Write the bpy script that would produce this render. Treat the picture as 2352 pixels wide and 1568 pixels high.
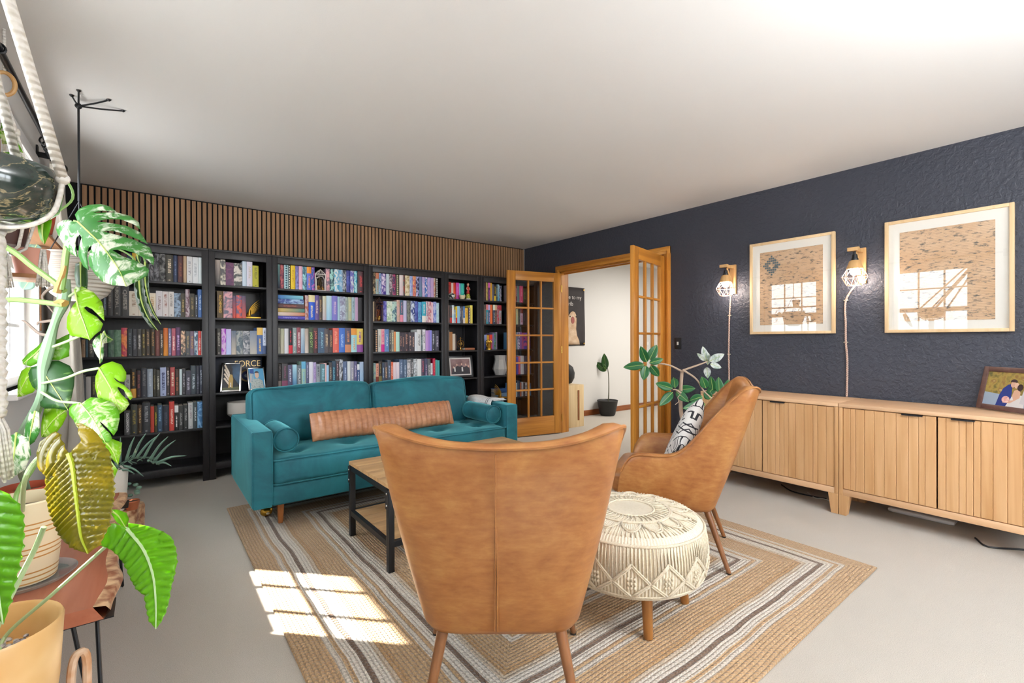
import bpy, bmesh, math, random
from mathutils import Vector, Matrix
random.seed(7)
R = math.radians; PI = math.pi
SC = bpy.context.scene; COL = SC.collection
for o in list(bpy.data.objects): bpy.data.objects.remove(o)

# ---------------------------------------------------------------- camera
cam_d = bpy.data.cameras.new('camera'); cam = bpy.data.objects.new('camera', cam_d); COL.objects.link(cam)
cam_d.sensor_fit = 'HORIZONTAL'; cam_d.sensor_width = 36.0
cam_d.lens = 1076.363 / 2352 * 36.0
cam_d.clip_start = 0.02; cam_d.clip_end = 200
cam.matrix_world = Matrix.Translation((0, 0, 1.1858)) @ Matrix.Rotation(-0.6574, 4, 'Z') @ Matrix.Rotation(PI/2 - 0.0033, 4, 'X') @ Matrix.Rotation(-0.0034, 4, 'Z')
SC.camera = cam

# ---------------------------------------------------------------- light, sky, exposure
SC.view_settings.view_transform = 'Standard'; SC.view_settings.look = 'None'
SC.view_settings.gamma = 1.0; SC.view_settings.use_curve_mapping = False
SC.view_settings.exposure = 0.95
SC.cycles.max_bounces = 12; SC.cycles.diffuse_bounces = 6; SC.cycles.transparent_max_bounces = 24
SC.cycles.sample_clamp_indirect = 6.0
try:
    SC.cycles.use_denoising = True; SC.cycles.denoiser = 'OPENIMAGEDENOISE'
except Exception: pass
W = bpy.data.worlds.new('sky'); SC.world = W; W.use_nodes = True; wt = W.node_tree
bg = wt.nodes['Background']; bg.inputs[1].default_value = 8.5
_tc = wt.nodes.new('ShaderNodeTexCoord'); _sp = wt.nodes.new('ShaderNodeSeparateXYZ'); _rp = wt.nodes.new('ShaderNodeValToRGB')
wt.links.new(_tc.outputs['Generated'], _sp.inputs[0]); wt.links.new(_sp.outputs[2], _rp.inputs[0]); wt.links.new(_rp.outputs[0], bg.inputs[0])
_rp.color_ramp.elements[0].position = 0.0; _rp.color_ramp.elements[0].color = (0.42, 0.43, 0.42, 1)   # bright pale ground
_rp.color_ramp.elements[1].position = 0.03; _rp.color_ramp.elements[1].color = (0.88, 0.94, 1.0, 1)   # hazy sky

def light(name, kind, loc, energy, color=(1, 1, 1), aim=None, size=None, sy=None, r=None):
    d = bpy.data.lights.new(name, kind); d.energy = energy; d.color = color
    if kind == 'AREA':
        d.shape = 'RECTANGLE'; d.size = size; d.size_y = sy
    if r is not None:
        if kind == 'SUN': d.angle = r
        else: d.shadow_soft_size = r
    o = bpy.data.objects.new(name, d); COL.objects.link(o); o.location = loc
    if aim is not None:
        o.rotation_euler = Vector(aim).to_track_quat('-Z', 'Y').to_euler()
    return o
light('sun', 'SUN', (-6, 6, 6), 26.0, (1.0, 0.93, 0.82), aim=(0.92, -0.97, -1.0), r=R(0.6))
# daylight enters from the sky through the window openings (portals only steer the sampling)
def portal(loc, aim, sx, sy):
    o = light('window_portal', 'AREA', loc, 1, aim=aim, size=sx, sy=sy)
    try: o.data.cycles.is_portal = True
    except Exception: pass
portal((-0.70, 3.46, 1.575), (1, 0, 0), 0.82, 1.25)
portal((-0.70, 1.64, 1.575), (1, 0, 0), 0.84, 1.25)
portal((2.6, -2.12, 1.6), (0, 1, 0), 1.7, 1.3)
# added fill light behind the camera, bounced off the ceiling; no lamp stands there
light('added_ceiling_fill', 'AREA', (1.5, -0.9, 1.95), 80, (0.97, 0.985, 1.0), aim=(0.12, 0.25, 1), size=0.5, sy=0.5)
light('added_hall_fill', 'AREA', (6.2, 3.2, 2.38), 45, (1.0, 0.95, 0.88), aim=(0, 0, -1), size=1.6, sy=1.6)  # added fill light under the hall ceiling, without a fixture

# ---------------------------------------------------------------- materials
def hexc(h, a=1.0):
    v = [int(h[i:i+2], 16) / 255 for i in (0, 2, 4)]
    return tuple((c / 12.92 if c <= 0.04045 else ((c + 0.055) / 1.055) ** 2.4) for c in v) + (a,)
class NT:
    """small helper around one material's node tree"""
    def __init__(s, name):
        s.m = bpy.data.materials.new(name); s.m.use_nodes = True
        s.t = s.m.node_tree; s.b = s.t.nodes['Principled BSDF']; s.o = s.t.nodes['Material Output']
    def n(s, typ, **kw):
        nd = s.t.nodes.new('ShaderNode' + typ)
        for k, v in kw.items():
            if k.startswith('i_'):
                key = k[2:]; key = int(key) if key.isdigit() else key.replace('_', ' ')
                s.set(nd.inputs[key], v)
            else: setattr(nd, k, v)
        return nd
    def set(s, inp, v):
        if isinstance(v, bpy.types.NodeSocket): s.t.links.new(v, inp)
        else: inp.default_value = v
    def base(s, v): s.set(s.b.inputs['Base Color'], v); return s
    def p(s, **kw):
        for k, v in kw.items(): s.set(s.b.inputs[k.replace('_', ' ')], v)
        return s
    def math(s, op, a, b=0.0, c=0.0):
        nd = s.n('Math', operation=op)
        s.set(nd.inputs[0], a); s.set(nd.inputs[1], b); s.set(nd.inputs[2], c)
        return nd.outputs[0]
    def mix(s, f, a, b):
        nd = s.n('Mix', data_type='RGBA'); s.set(nd.inputs[0], f); s.set(nd.inputs[6], a); s.set(nd.inputs[7], b)
        return nd.outputs[2]
    def coord(s, kind='Object', scale=(1, 1, 1), rot=(0, 0, 0), loc=(0, 0, 0)):
        tc = s.n('TexCoord'); mp = s.n('Mapping')
        s.t.links.new(tc.outputs[kind], mp.inputs[0])
        mp.inputs['Scale'].default_value = scale; mp.inputs['Rotation'].default_value = rot; mp.inputs['Location'].default_value = loc
        return mp.outputs[0]
    def noise(s, vec, scale, detail=4.0, rough=0.55, dist=0.0):
        return s.n('TexNoise', i_Vector=vec, i_Scale=scale, i_Detail=detail, i_Roughness=rough, i_Distortion=dist).outputs[0]
    def ramp(s, f, stops, interp='LINEAR'):
        nd = s.n('ValToRGB'); nd.color_ramp.interpolation = interp; e = nd.color_ramp.elements
        while len(e) < len(stops): e.new(0.5)
        for el, (pos, c) in zip(e, stops):
            el.position = pos; el.color = hexc(c) if isinstance(c, str) else c
        s.set(nd.inputs[0], f); return nd.outputs[0]
    def sep(s, v):
        nd = s.n('SeparateXYZ'); s.set(nd.inputs[0], v); return nd.outputs
    def bump(s, h, strength=0.3, dist=0.01):
        nd = s.n('Bump', i_Strength=strength, i_Distance=dist, i_Height=h)
        s.t.links.new(nd.outputs[0], s.b.inputs['Normal']); return s
MATS = {}
def plain(name, c, rough=0.5, metal=0.0, **kw):
    if name in MATS: return MATS[name]
    t = NT(name); t.base(hexc(c)).p(Roughness=rough, Metallic=metal, **kw)
    MATS[name] = t.m; return t.m
def wood(name, c1, c2, scale=(1, 1, 1), rough=0.42, grain=22.0, bump=0.06, rot=(0, 0, 0), ring=2.2):
    """long soft grain along the local X after scaling"""
    if name in MATS: return MATS[name]
    t = NT(name); v = t.coord('Object', (scale[0], scale[1], scale[2]), rot)
    w = t.n('Mapping', i_Vector=v, i_Scale=(0.9, grain, grain)).outputs[0]
    a = t.noise(w, 1.0, 5.0, 0.6, 0.6)
    b = t.noise(t.n('Mapping', i_Vector=v, i_Scale=(0.35, ring, ring)).outputs[0], 1.7, 2.0, 0.5, 1.4)
    f = t.math('ADD', t.math('MULTIPLY', a, 0.6), t.math('MULTIPLY', b, 0.4))
    t.base(t.ramp(f, [(0.33, c2), (0.62, c1)])).p(Roughness=rough).bump(a, bump, 0.004)
    MATS[name] = t.m; return t.m

# ---------------------------------------------------------------- mesh helpers
class MB:
    def __init__(s): s.bm = bmesh.new(); s.uv = None
    def box(s, a, b, bev=0.0, seg=2, rot=None, piv=None):
        x0, y0, z0 = a; x1, y1, z1 = b
        vs = [s.bm.verts.new(p) for p in ((x0,y0,z0),(x1,y0,z0),(x1,y1,z0),(x0,y1,z0),(x0,y0,z1),(x1,y0,z1),(x1,y1,z1),(x0,y1,z1))]
        fs = [s.bm.faces.new([vs[i] for i in q]) for q in ((3,2,1,0),(4,5,6,7),(0,1,5,4),(1,2,6,5),(2,3,7,6),(3,0,4,7))]
        if bev > 0:
            es = list({e for f in fs for e in f.edges})
            r = bmesh.ops.bevel(s.bm, geom=es, offset=bev, segments=seg, profile=0.5, affect='EDGES')
            vs = list({v for f in r['faces'] for v in f.verts} | {v for v in vs if v.is_valid})
        if rot is not None: s.xf(vs, rot, piv)
        return vs
    def xf(s, vs, mat, piv=None):
        piv = Vector(piv or (0, 0, 0))
        for v in vs: v.co = mat @ (v.co - piv) + piv
    def beam(s, p, q, w, h, up=(0, 0, 1)):
        """box bar from p to q, w wide, h high"""
        p = Vector(p); q = Vector(q); d = (q - p).normalized(); u = Vector(up)
        x = d.cross(u)
        if x.length < 1e-4: x = d.cross(Vector((1, 0, 0)))
        x.normalize(); u = x.cross(d)
        vs = [s.bm.verts.new(c + x * a * w / 2 + u * b * h / 2) for c in (p, q) for a, b in ((-1,-1),(1,-1),(1,1),(-1,1))]
        for f in ((3,2,1,0),(4,5,6,7),(0,1,5,4),(1,2,6,5),(2,3,7,6),(3,0,4,7)): s.bm.faces.new([vs[i] for i in f])
        return vs
    def ring(s, c, d, r, n, ref=None):
        d = Vector(d).normalized(); u = Vector(ref) if ref else (Vector((0, 0, 1)) if abs(d.z) < 0.9 else Vector((1, 0, 0)))
        x = d.cross(u).normalized(); y = x.cross(d)
        return [s.bm.verts.new(Vector(c) + x * r * math.cos(2*PI*k/n) + y * r * math.sin(2*PI*k/n)) for k in range(n)]
    def skin(s, rings, cap=True, closed=False):
        m = len(rings); n = len(rings[0])
        for i in range(m if closed else m - 1):
            A = rings[i]; B = rings[(i + 1) % m]
            for k in range(n):
                try: s.bm.faces.new((A[k], A[(k+1) % n], B[(k+1) % n], B[k]))
                except ValueError: pass
        if cap and not closed:
            for r_, rev in ((rings[0], True), (rings[-1], False)):
                try: s.bm.faces.new(list(reversed(r_)) if rev else r_)
                except ValueError: pass
    def cyl(s, p, q, r, r2=None, n=16):
        d = Vector(q) - Vector(p)
        A = s.ring(p, d, r, n); B = s.ring(q, d, r if r2 is None else r2, n); s.skin([A, B])
    def tube(s, pts, r, n=8, closed=False):
        pts = [Vector(p) for p in pts]; m = len(pts); rs = []
        ref = None
        for i, p in enumerate(pts):
            a = pts[i-1] if (i > 0 or closed) else p; b = pts[(i+1) % m] if (i < m-1 or closed) else p
            d = (b - a).normalized()
            rr = r(i / max(1, m-1)) if callable(r) else r
            if ref is None:
                ref = Vector((0, 0, 1)) if abs(d.z) < 0.9 else Vector((1, 0, 0))
            x = d.cross(ref).normalized(); y = x.cross(d); ref = y
            rs.append([s.bm.verts.new(p + x * rr * math.cos(2*PI*k/n) + y * rr * math.sin(2*PI*k/n)) for k in range(n)])
        s.skin(rs, closed=closed)
    def lathe(s, prof, c=(0, 0, 0), n=32, cap=True, sx=1.0, sy=1.0):
        rs = [[s.bm.verts.new((c[0] + r * sx * math.cos(2*PI*k/n), c[1] + r * sy * math.sin(2*PI*k/n), c[2] + z)) for k in range(n)] for r, z in prof]
        s.skin(rs, cap)
    def grid(s, pts, closed_u=False):
        """pts[i][j] grid of points -> quads"""
        vs = [[s.bm.verts.new(p) for p in row] for row in pts]; s.lastgrid = vs
        for i in range(len(vs) - (0 if closed_u else 1)):
            A = vs[i]; B = vs[(i+1) % len(vs)]
            for j in range(len(A) - 1):
                try: s.bm.faces.new((A[j], A[j+1], B[j+1], B[j]))
                except ValueError: pass
        return vs
    def poly(s, pts): return s.bm.faces.new([s.bm.verts.new(p) for p in pts])
    def ball(s, c, r, sc=(1, 1, 1), n=12):
        m = Matrix.Translation(c) @ Matrix.Diagonal((sc[0], sc[1], sc[2], 1))
        bmesh.ops.create_uvsphere(s.bm, u_segments=n, v_segments=max(6, n*2//3), radius=r, matrix=m)
    def out(s, name, mat, parent=None, smooth=True, sub=0, ang=35, solid=0.0, bev=0.0):
        bmesh.ops.recalc_face_normals(s.bm, faces=s.bm.faces[:])
        off = Vector((0, 0, 0))
        if parent is not None:
            p = parent
            while p is not None: off = off + p.location; p = p.parent
        if off.length: bmesh.ops.translate(s.bm, verts=s.bm.verts[:], vec=-off)
        me = bpy.data.meshes.new(name); s.bm.to_mesh(me); s.bm.free()
        for mt in (mat if isinstance(mat, (list, tuple)) else [mat]): me.materials.append(mt)
        o = bpy.data.objects.new(name, me); COL.objects.link(o)
        if parent is not None: o.parent = parent
        if smooth:
            for f in me.polygons: f.use_smooth = True
            if ang < 180: me.set_sharp_from_angle(angle=R(ang))
        if solid:
            md = o.modifiers.new('thickness', 'SOLIDIFY'); md.thickness = solid; md.offset = 0
        if bev:
            md = o.modifiers.new('edges', 'BEVEL'); md.width = bev; md.segments = 2; md.limit_method = 'ANGLE'
        if sub:
            md = o.modifiers.new('smooth', 'SUBSURF'); md.levels = sub; md.render_levels = sub
        return o
def thing(name, label, cat, loc=(0, 0, 0), group=None, rz=0.0):
    o = bpy.data.objects.new(name, None); COL.objects.link(o); o.location = loc; o.rotation_euler.z = rz
    o.empty_display_size = 0.1
    return tag(o, label, cat, group)
def tag(o, label, cat=None, group=None, kind=None):
    o['label'] = label
    if cat: o['category'] = cat
    if group: o['group'] = group
    if kind: o['kind'] = kind
    return o
def struct(o, label=None):
    o['kind'] = 'structure'
    if label: o['label'] = label
    return o
def text(txt, size, loc, rot, mat, parent, name='lettering', ext=0.0006, bold=0.0, align='CENTER', sx=1.0):
    c = bpy.data.curves.new(name, 'FONT'); c.body = txt; c.size = size; c.extrude = ext; c.align_x = align; c.align_y = 'CENTER'; c.offset = bold
    o = bpy.data.objects.new(name + '_tmp', c); COL.objects.link(o)
    me = bpy.data.meshes.new_from_object(o.evaluated_get(bpy.context.evaluated_depsgraph_get()))
    bpy.data.objects.remove(o)
    me.transform(Matrix.Translation(loc) @ rot @ Matrix.Diagonal((sx, 1, 1, 1)))
    off = Vector((0, 0, 0)); p = parent
    while p is not None: off = off + p.location; p = p.parent
    me.transform(Matrix.Translation(-off))
    me.materials.clear(); me.materials.append(mat)
    ob = bpy.data.objects.new(name, me); COL.objects.link(ob); ob.parent = parent
    return ob
def lerp(a, b, t): return a + (b - a) * t
def interp(xs, ys, x):
    if x <= xs[0]: return ys[0]
    for i in range(1, len(xs)):
        if x <= xs[i]: return lerp(ys[i-1], ys[i], (x - xs[i-1]) / (xs[i] - xs[i-1]))
    return ys[-1]
def spline(pts, n=8):
    """Catmull-Rom through pts"""
    pts = [Vector(p) for p in pts]; out = []
    P = [pts[0]*2 - pts[1]] + pts + [pts[-1]*2 - pts[-2]]
    for i in range(1, len(P) - 2):
        for k in range(n):
            t = k / n; a, b, c, d = P[i-1], P[i], P[i+1], P[i+2]
            out.append(0.5 * ((2*b) + (c - a)*t + (2*a - 5*b + 4*c - d)*t*t + (3*b - a - 3*c + d)*t**3))
    out.append(pts[-1]); return out
ORD = 'first second third fourth fifth sixth seventh eighth ninth tenth eleventh twelfth thirteenth fourteenth fifteenth sixteenth seventeenth eighteenth nineteenth twentieth twenty-first twenty-second twenty-third twenty-fourth twenty-fifth twenty-sixth twenty-seventh twenty-eighth twenty-ninth thirtieth'.split()


# ================================================================ setting
XL, XR, YB, YF, H = -0.53, 4.15, 5.105, -1.95, 2.455
t = NT('wall_white'); v = t.coord('Object'); t.base(hexc('d9d8d6')).p(Roughness=0.85).bump(t.noise(v, 90, 3), 0.12, 0.003); WHITE = t.m
t = NT('ceiling_white'); v = t.coord('Object'); t.base(hexc('e6e6e6')).p(Roughness=0.9).bump(t.noise(v, 160, 3), 0.15, 0.002); CEIL = t.m
t = NT('navy_paint'); v = t.coord('Object')
a = t.noise(v, 34, 3.0, 0.55, 0.4); b = t.noise(v, 95, 2.0)
t.base(hexc('353945')).p(Roughness=0.5).bump(t.math('ADD', t.ramp(a, [(0.42, '000000'), (0.62, 'ffffff')]), t.math('MULTIPLY', b, 0.5)), 0.42, 0.006); NAVY = t.m
t = NT('carpet'); v = t.coord('Object')
a = t.noise(v, 420, 2.0, 0.6); b = t.noise(v, 1.6, 4.0, 0.6); c = t.noise(v, 70, 2.0)
t.base(t.mix(t.math('MULTIPLY', b, 0.9), t.ramp(a, [(0.3, 'a89f93'), (0.7, 'cfc8bd')]), t.ramp(a, [(0.3, 'b4ada2'), (0.7, 'd6d0c6')])))
t.p(Roughness=1.0, Sheen_Weight=0.25).bump(t.math('ADD', a, t.math('MULTIPLY', c, 0.6)), 0.55, 0.008); CARPET = t.m
OAK = wood('oak_orange', 'cf8f3a', '9a5c1c', rough=0.35, grain=26, rot=(0, PI/2, 0))
OAKX = wood('oak_orange_rail', 'cf8f3a', '9a5c1c', rough=0.35, grain=26)
OAKY = wood('oak_orange_head', 'cf8f3a', '9a5c1c', rough=0.35, grain=26, rot=(0, 0, PI/2))
def glass(name, k=1.0, tint='ffffff', ior=1.5):
    t = NT(name); tr = t.n('BsdfTransparent', i_Color=hexc(tint)); gl = t.n('BsdfGlossy', i_Roughness=0.0)
    lw = t.n('LayerWeight', i_Blend=0.5).outputs['Facing']
    f = t.math('MINIMUM', t.math('MULTIPLY', t.math('ADD', t.math('MULTIPLY', t.math('POWER', lw, 5.0), 0.95), 0.045), k), 1.0)
    mx = t.n('MixShader'); t.set(mx.inputs[0], f); t.set(mx.inputs[1], tr.outputs[0]); t.set(mx.inputs[2], gl.outputs[0])
    t.t.links.new(mx.outputs[0], t.o.inputs[0]); return t.m
GLASS = glass('window_glass', 1.0); PGLASS = glass('picture_glass', 1.3)
BRASS = plain('brass', 'c9a050', 0.25, 1.0); CHROME = plain('steel', 'c8c8c8', 0.25, 1.0)
BLACKM = plain('black_metal', '1c1e22', 0.4, 0.3)
def wallbox(name, mat, boxes):
    m = MB()
    for a, b in boxes: m.box(a, b)
    return struct(m.out(name, mat, smooth=False))
wallbox('floor', CARPET, [((XL - .15, YF - .15, -.1), (XR + .06, YB, 0))])
wallbox('floor_hall', CARPET, [((XR + .06, 1.4, -.1), (8.2, YB, 0))])
wallbox('ceiling', CEIL, [((XL - .15, YF - .15, H), (XR, YB + .1, H + .1))])
wallbox('ceiling_hall', CEIL, [((XR + .12, 1.4, H), (8.2, YB + .1, H + .1))])
wallbox('wall_back', WHITE, [((XL - .15, YB, 0), (XR + .12, YB + .1, H))])
WIN = [(3.05, 3.87), (1.22, 2.06)]; WZ = (0.95, 2.2)
m = MB(); ys = [YF - .15, 1.22, 2.06, 3.05, 3.87, YB]
for i in range(5):
    if i % 2 == 0: m.box((XL - .15, ys[i], 0), (XL, ys[i+1], H))
    else:
        m.box((XL - .15, ys[i], 0), (XL, ys[i+1], WZ[0])); m.box((XL - .15, ys[i], WZ[1]), (XL, ys[i+1], H))
struct(m.out('wall_left', WHITE, smooth=False))
DY0, DY1, DZ = 2.83, 4.36, 2.05
wallbox('wall_right', NAVY, [((XR, YF - .15, 0), (XR + .12, DY0, H)), ((XR, DY1, 0), (XR + .12, YB, H)), ((XR, DY0, DZ), (XR + .12, DY1, H))])
wallbox('wall_front', WHITE, [((XL, YF - .15, 0), (1.75, YF, H)), ((3.45, YF - .15, 0), (XR, YF, H)), ((1.75, YF - .15, 2.25), (3.45, YF, H)), ((1.75, YF - .15, 0), (3.45, YF, .95))])
wallbox('wall_hall_back', WHITE, [((XR + .12, 5.085, 0), (8.2, YB + .1, H))])
wallbox('wall_hall_right', WHITE, [((8.2, 1.4, 0), (8.3, YB, H))])
wallbox('wall_hall_front', WHITE, [((XR + .12, 1.3, 0), (8.3, 1.4, H))])
BASEB = wood('walnut_baseboard', '9a5a30', '6e3a1c', rough=0.4)
m = MB(); m.box((XR + .12, 5.07, 0), (8.2, 5.085, 0.085), .003); struct(m.out('baseboard_hall', BASEB))
# unseen eave added over the left windows to cut the upper sunlight
m = MB(); m.box((XL - .95, YF - 1, 2.46), (XL - .15, YB + 1, 2.58)); struct(m.out('trim_added_eave', WHITE, smooth=False))
# windows: frame, sash bars and glass
VINYL = plain('white_vinyl', 'e8e8e8', 0.4)
def window(n, y0, y1):
    w = thing('window_%d' % n, 'white gridded double-hung window in the left wall', 'window', (XL - .08, (y0 + y1) / 2, WZ[0])); struct(w)
    z0, z1 = WZ; zm = 1.60; x = XL - .1
    m = MB()
    for a, b in (((x, y0, z0), (x + .06, y0 + .045, z1)), ((x, y1 - .045, z0), (x + .06, y1, z1)), ((x, y0, z0), (x + .06, y1, z0 + .05)), ((x, y0, z1 - .05), (x + .06, y1, z1)), ((x, y0, zm - .03), (x + .06, y1, zm + .03))): m.box(a, b, .004)
    m.out('window_frame', VINYL, w)
    m = MB()
    for k in (1, 2): yy = lerp(y0, y1, k / 3); m.box((x + .02, yy - .009, z0 + .03), (x + .04, yy + .009, z1 - .03))
    for zz in ((z0 + zm) / 2, (zm + z1) / 2): m.box((x + .021, y0 + .03, zz - .009), (x + .039, y1 - .03, zz + .009))
    m.out('muntins', VINYL, w)
    m = MB(); m.box((x + .028, y0 + .03, z0 + .03), (x + .032, y1 - .03, z1 - .03)); m.out('pane', GLASS, w, smooth=False)
    m = MB(); m.box((XL - .05, y0 - .03, z0 - .03), (XL + .06, y1 + .03, z0), .005); m.out('window_sill', VINYL, w)
    m = MB()
    for a, b in (((XL, y0 - .07, z0), (XL + .015, y0, z1 + .07)), ((XL, y1, z0), (XL + .015, y1 + .07, z1 + .07)), ((XL, y0, z1), (XL + .015, y1, z1 + .07))): m.box(a, b, .003)
    m.out('casing', VINYL, w)
for i, (a, b) in enumerate(WIN): window(i + 1, a, b)
w3 = thing('window_3', 'added wide window for fill daylight, unseen behind the camera', 'window', (2.6, YF - .05, .95)); struct(w3)  # unseen window, added to let in fill daylight from behind
m = MB()
for a, b in (((1.75, YF - .1, .95), (1.81, YF - .04, 2.25)), ((3.39, YF - .1, .95), (3.45, YF - .04, 2.25)), ((1.75, YF - .1, 2.19), (3.45, YF - .04, 2.25)), ((1.75, YF - .1, .95), (3.45, YF - .04, 1.01)), ((2.56, YF - .1, .95), (2.64, YF - .04, 2.25))): m.box(a, b, .004)
m.out('window_frame', VINYL, w3)

# ---------------------------------------------------------------- french doors and their casing
c = thing('trim_1', 'orange oak casing around the double door opening', 'door frame', (XR, (DY0 + DY1) / 2, 0)); struct(c)
m = MB()
for y0, y1 in ((DY0 - .075, DY0), (DY1, DY1 + .075)):
    m.box((XR - .018, y0, 0), (XR, y1, DZ + .075), .004); m.box((XR - .026, y0 + .018, 0), (XR, y0 + .04, DZ + .03), .003)
m.out('casing_upright', OAK, c)
m = MB(); m.box((XR - .019, DY0 - .075, DZ), (XR, DY1 + .075, DZ + .075), .004); m.box((XR - .026, DY0 - .04, DZ + .03), (XR, DY1 + .04, DZ + .05), .003); m.out('casing_head', OAKY, c)
m = MB(); m.box((XR, DY0, 0), (XR + .125, DY0 + .018, DZ)); m.box((XR, DY1 - .018, 0), (XR + .125, DY1, DZ)); m.out('jamb', OAK, c, bev=.002)
m = MB(); m.box((XR, DY0, DZ - .018), (XR + .125, DY1, DZ)); m.box((XR + .05, DY0 + .018, DZ - .03), (XR + .07, DY1 - .018, DZ - .018)); m.out('head_jamb', OAKY, c, bev=.002)
def french_door(n, hinge, rz, side, label):
    """leaf runs along local +x from the hinge; thickness along y"""
    d = thing('door_%d' % n, label, 'door', (0, 0, 0)); struct(d)
    w, h, th = .752, 2.025, .036; st, tr, br, mu = .108, .112, .235, .022
    m = MB()
    for x0, x1 in ((0, st), (w - st, w)): m.box((x0, -th/2, .012), (x1, th/2, h), .003)
    m.out('stile', OAK, d)
    m = MB(); m.box((st, -th/2, h - tr), (w - st, th/2, h), .002); m.box((st, -th/2, .012), (w - st, th/2, br), .002); m.out('rail', OAKX, d)
    m = MB(); x0, x1, z0, z1 = st, w - st, br, h - tr
    for k in (1, 2): xx = lerp(x0, x1, k / 3); m.box((xx - mu/2, -th/2 + .003, z0), (xx + mu/2, th/2 - .003, z1), .005)
    m.out('vertical_bar', OAK, d)
    m = MB()
    for k in (1, 2, 3, 4): zz = lerp(z0, z1, k / 5); m.box((x0, -th/2 + .004, zz - mu/2), (x1, th/2 - .004, zz + mu/2), .005)
    m.out('horizontal_bar', OAKX, d)
    m = MB(); m.box((x0 - .004, -.002, z0 - .004), (x1 + .004, .002, z1 + .004)); m.out('glass_panes', GLASS, d, smooth=False)
    for zz in (.2, 1.06, 1.83):
        m = MB(); m.cyl((-.004, side * th/2, zz - .045), (-.004, side * th/2, zz + .045), .007, n=10); m.box((-.002, -th/2, zz - .045), (.001, th/2, zz + .045)); m.out('hinge', BRASS, d)
    d.location = (hinge[0], hinge[1], 0); d.rotation_euler.z = rz
    return d, (w, h, th, st)
d1, (w, h, th, st) = french_door(1, (4.128, 4.335), PI - R(12), 1, 'left oak glazed double door, folded back towards the bookcases')
for sgn in (1, -1):
    m = MB(); m.lathe([(.026, 0), (.026, .006), (.011, .01), (.011, .035), (.022, .042), (.027, .052), (.022, .064), (.008, .07)], n=20); m.xf(m.bm.verts[:], Matrix.Translation((w - .055, sgn * th/2, .965)) @ Matrix.Rotation(-sgn * PI/2, 4, 'X')); m.out('door_knob', BRASS, d1)
m = MB(); random.seed(3)
PEARL = plain('pearl', 'd8cfc4', 0.4)
for k in (1, 2):
    xx = lerp(st, w - st, k / 3)
    for j in range(5):
        a = PI * j / 4; m.box((xx - .012 + .012 * math.cos(a), .016, h - .112 - .03 + .012 * j), (xx + .012 * math.cos(a), .026, h - .112 - .018 + .012 * j), .003)
m.out('suction_hook', PEARL, d1)
d2, _ = french_door(2, (4.124, 2.83), PI + R(14), -1, 'right oak glazed double door, standing open into the room')
m = MB(); m.box((w - .075, th/2, .93), (w - .035, th/2 + .006, 1.06), .002); m.tube([(w - .055, th/2, 1.0), (w - .055, th/2 + .045, 1.0), (w - .06, th/2 + .05, 1.0), (w - .16, th/2 + .05, 1.0)], .008); m.out('lever_handle', BLACKM, d2)
m = MB(); m.tube([(w - .055, -th/2, 1.0), (w - .055, -th/2 - .045, 1.0), (w - .15, -th/2 - .05, .995)], .008); m.lathe([(.025, 0), (.025, .006)], n=16); m.xf(m.bm.verts[-32:], Matrix.Translation((w - .055, -th/2, 1.0)) @ Matrix.Rotation(PI/2, 4, 'X')); m.out('lever_handle', BRASS, d2)
m = MB(); m.cyl((.02, -th/2, .33), (.02, -th/2 - .06, .33), .006, n=8); m.ball((.02, -th/2 - .065, .33), .012); m.cyl((.05, -th/2, .335), (.05, -th/2 - .05, .335), .005, n=8); m.ball((.05, -th/2 - .055, .335), .01); m.out('door_stop', CHROME, d2)

# ---------------------------------------------------------------- slatted oak panel above the bookcases
SL0, SL1 = 0.343 - .0405 * 19, XR - .012
p = thing('slatted_wall_panel', 'vertical oak slats on black felt along the top of the back wall', 'wall panel', (1.8, YB, 2.2))
m = MB(); m.box((XL + .005, YB - .009, 1.93), (SL1, YB, H), 0); m.out('felt_backing', plain('black_felt', '121214', 0.95), p, smooth=False)
m = MB(); x = SL0
while x < SL1 - .02:
    m.box((x, YB - .021, 1.93), (x + .0275, YB - .008, H - .012)); x += .0405
m.out('slats', wood('slat_oak', 'b08a66', '8a6546', rot=(0, PI/2, 0), grain=40, rough=0.6), p, smooth=False)
m = MB(); m.box((SL1, YB - .021, 1.93), (XR, YB, H - .004)); m.out('end_strip', plain('grey_strip', 'a09a94', 0.6), p, smooth=False)
# light switch
s = thing('light_switch', 'black rocker light switch on the navy wall beside the door', 'light switch', (XR, 2.675, 1.145))
m = MB(); m.box((XR - .006, 2.637, 1.088), (XR, 2.714, 1.203), .003); m.out('wall_plate', BLACKM, s)
m = MB(); m.box((XR - .013, 2.668, 1.13), (XR - .005, 2.684, 1.162), .002); m.out('toggle', plain('toggle_white', 'd8d6d0', 0.4), s)

# ---------------------------------------------------------------- the hall seen through the doorway
WY = 5.085
po = thing('poster_banner', 'dark hanging banner with pale lettering on the hall wall', 'poster', (4.9, WY, 1.5))
t = NT('banner_print'); v = t.coord('Object'); t.base(t.ramp(t.noise(v, 3, 3), [(0.3, '2a2628'), (0.7, '3a3436')])).p(Roughness=0.7).bump(t.noise(v, 4, 2), 0.3, 0.02)
a = (5.343, 5.07, 1.983); b = (5.349, 5.07, 1.097)
px1, pz1, pz0 = a[0], a[2], b[2]; px0 = px1 - .72
m = MB(); g = [[(lerp(px0, px1, i / 12), WY - .012 - .006 * math.sin(i * 1.1 + j * .4), lerp(pz0, pz1, j / 12)) for j in range(13)] for i in range(13)]; m.grid(g); m.out('cloth', t.m, po, solid=.002)
LET = plain('banner_lettering', 'd8d4d0', 0.7); ROTY = Matrix.Rotation(PI/2, 4, 'X')
cx = (px0 + px1) / 2
text('welcome to my', .088, (cx - .0, WY - .024, pz1 - .155), ROTY, LET, po)
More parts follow.
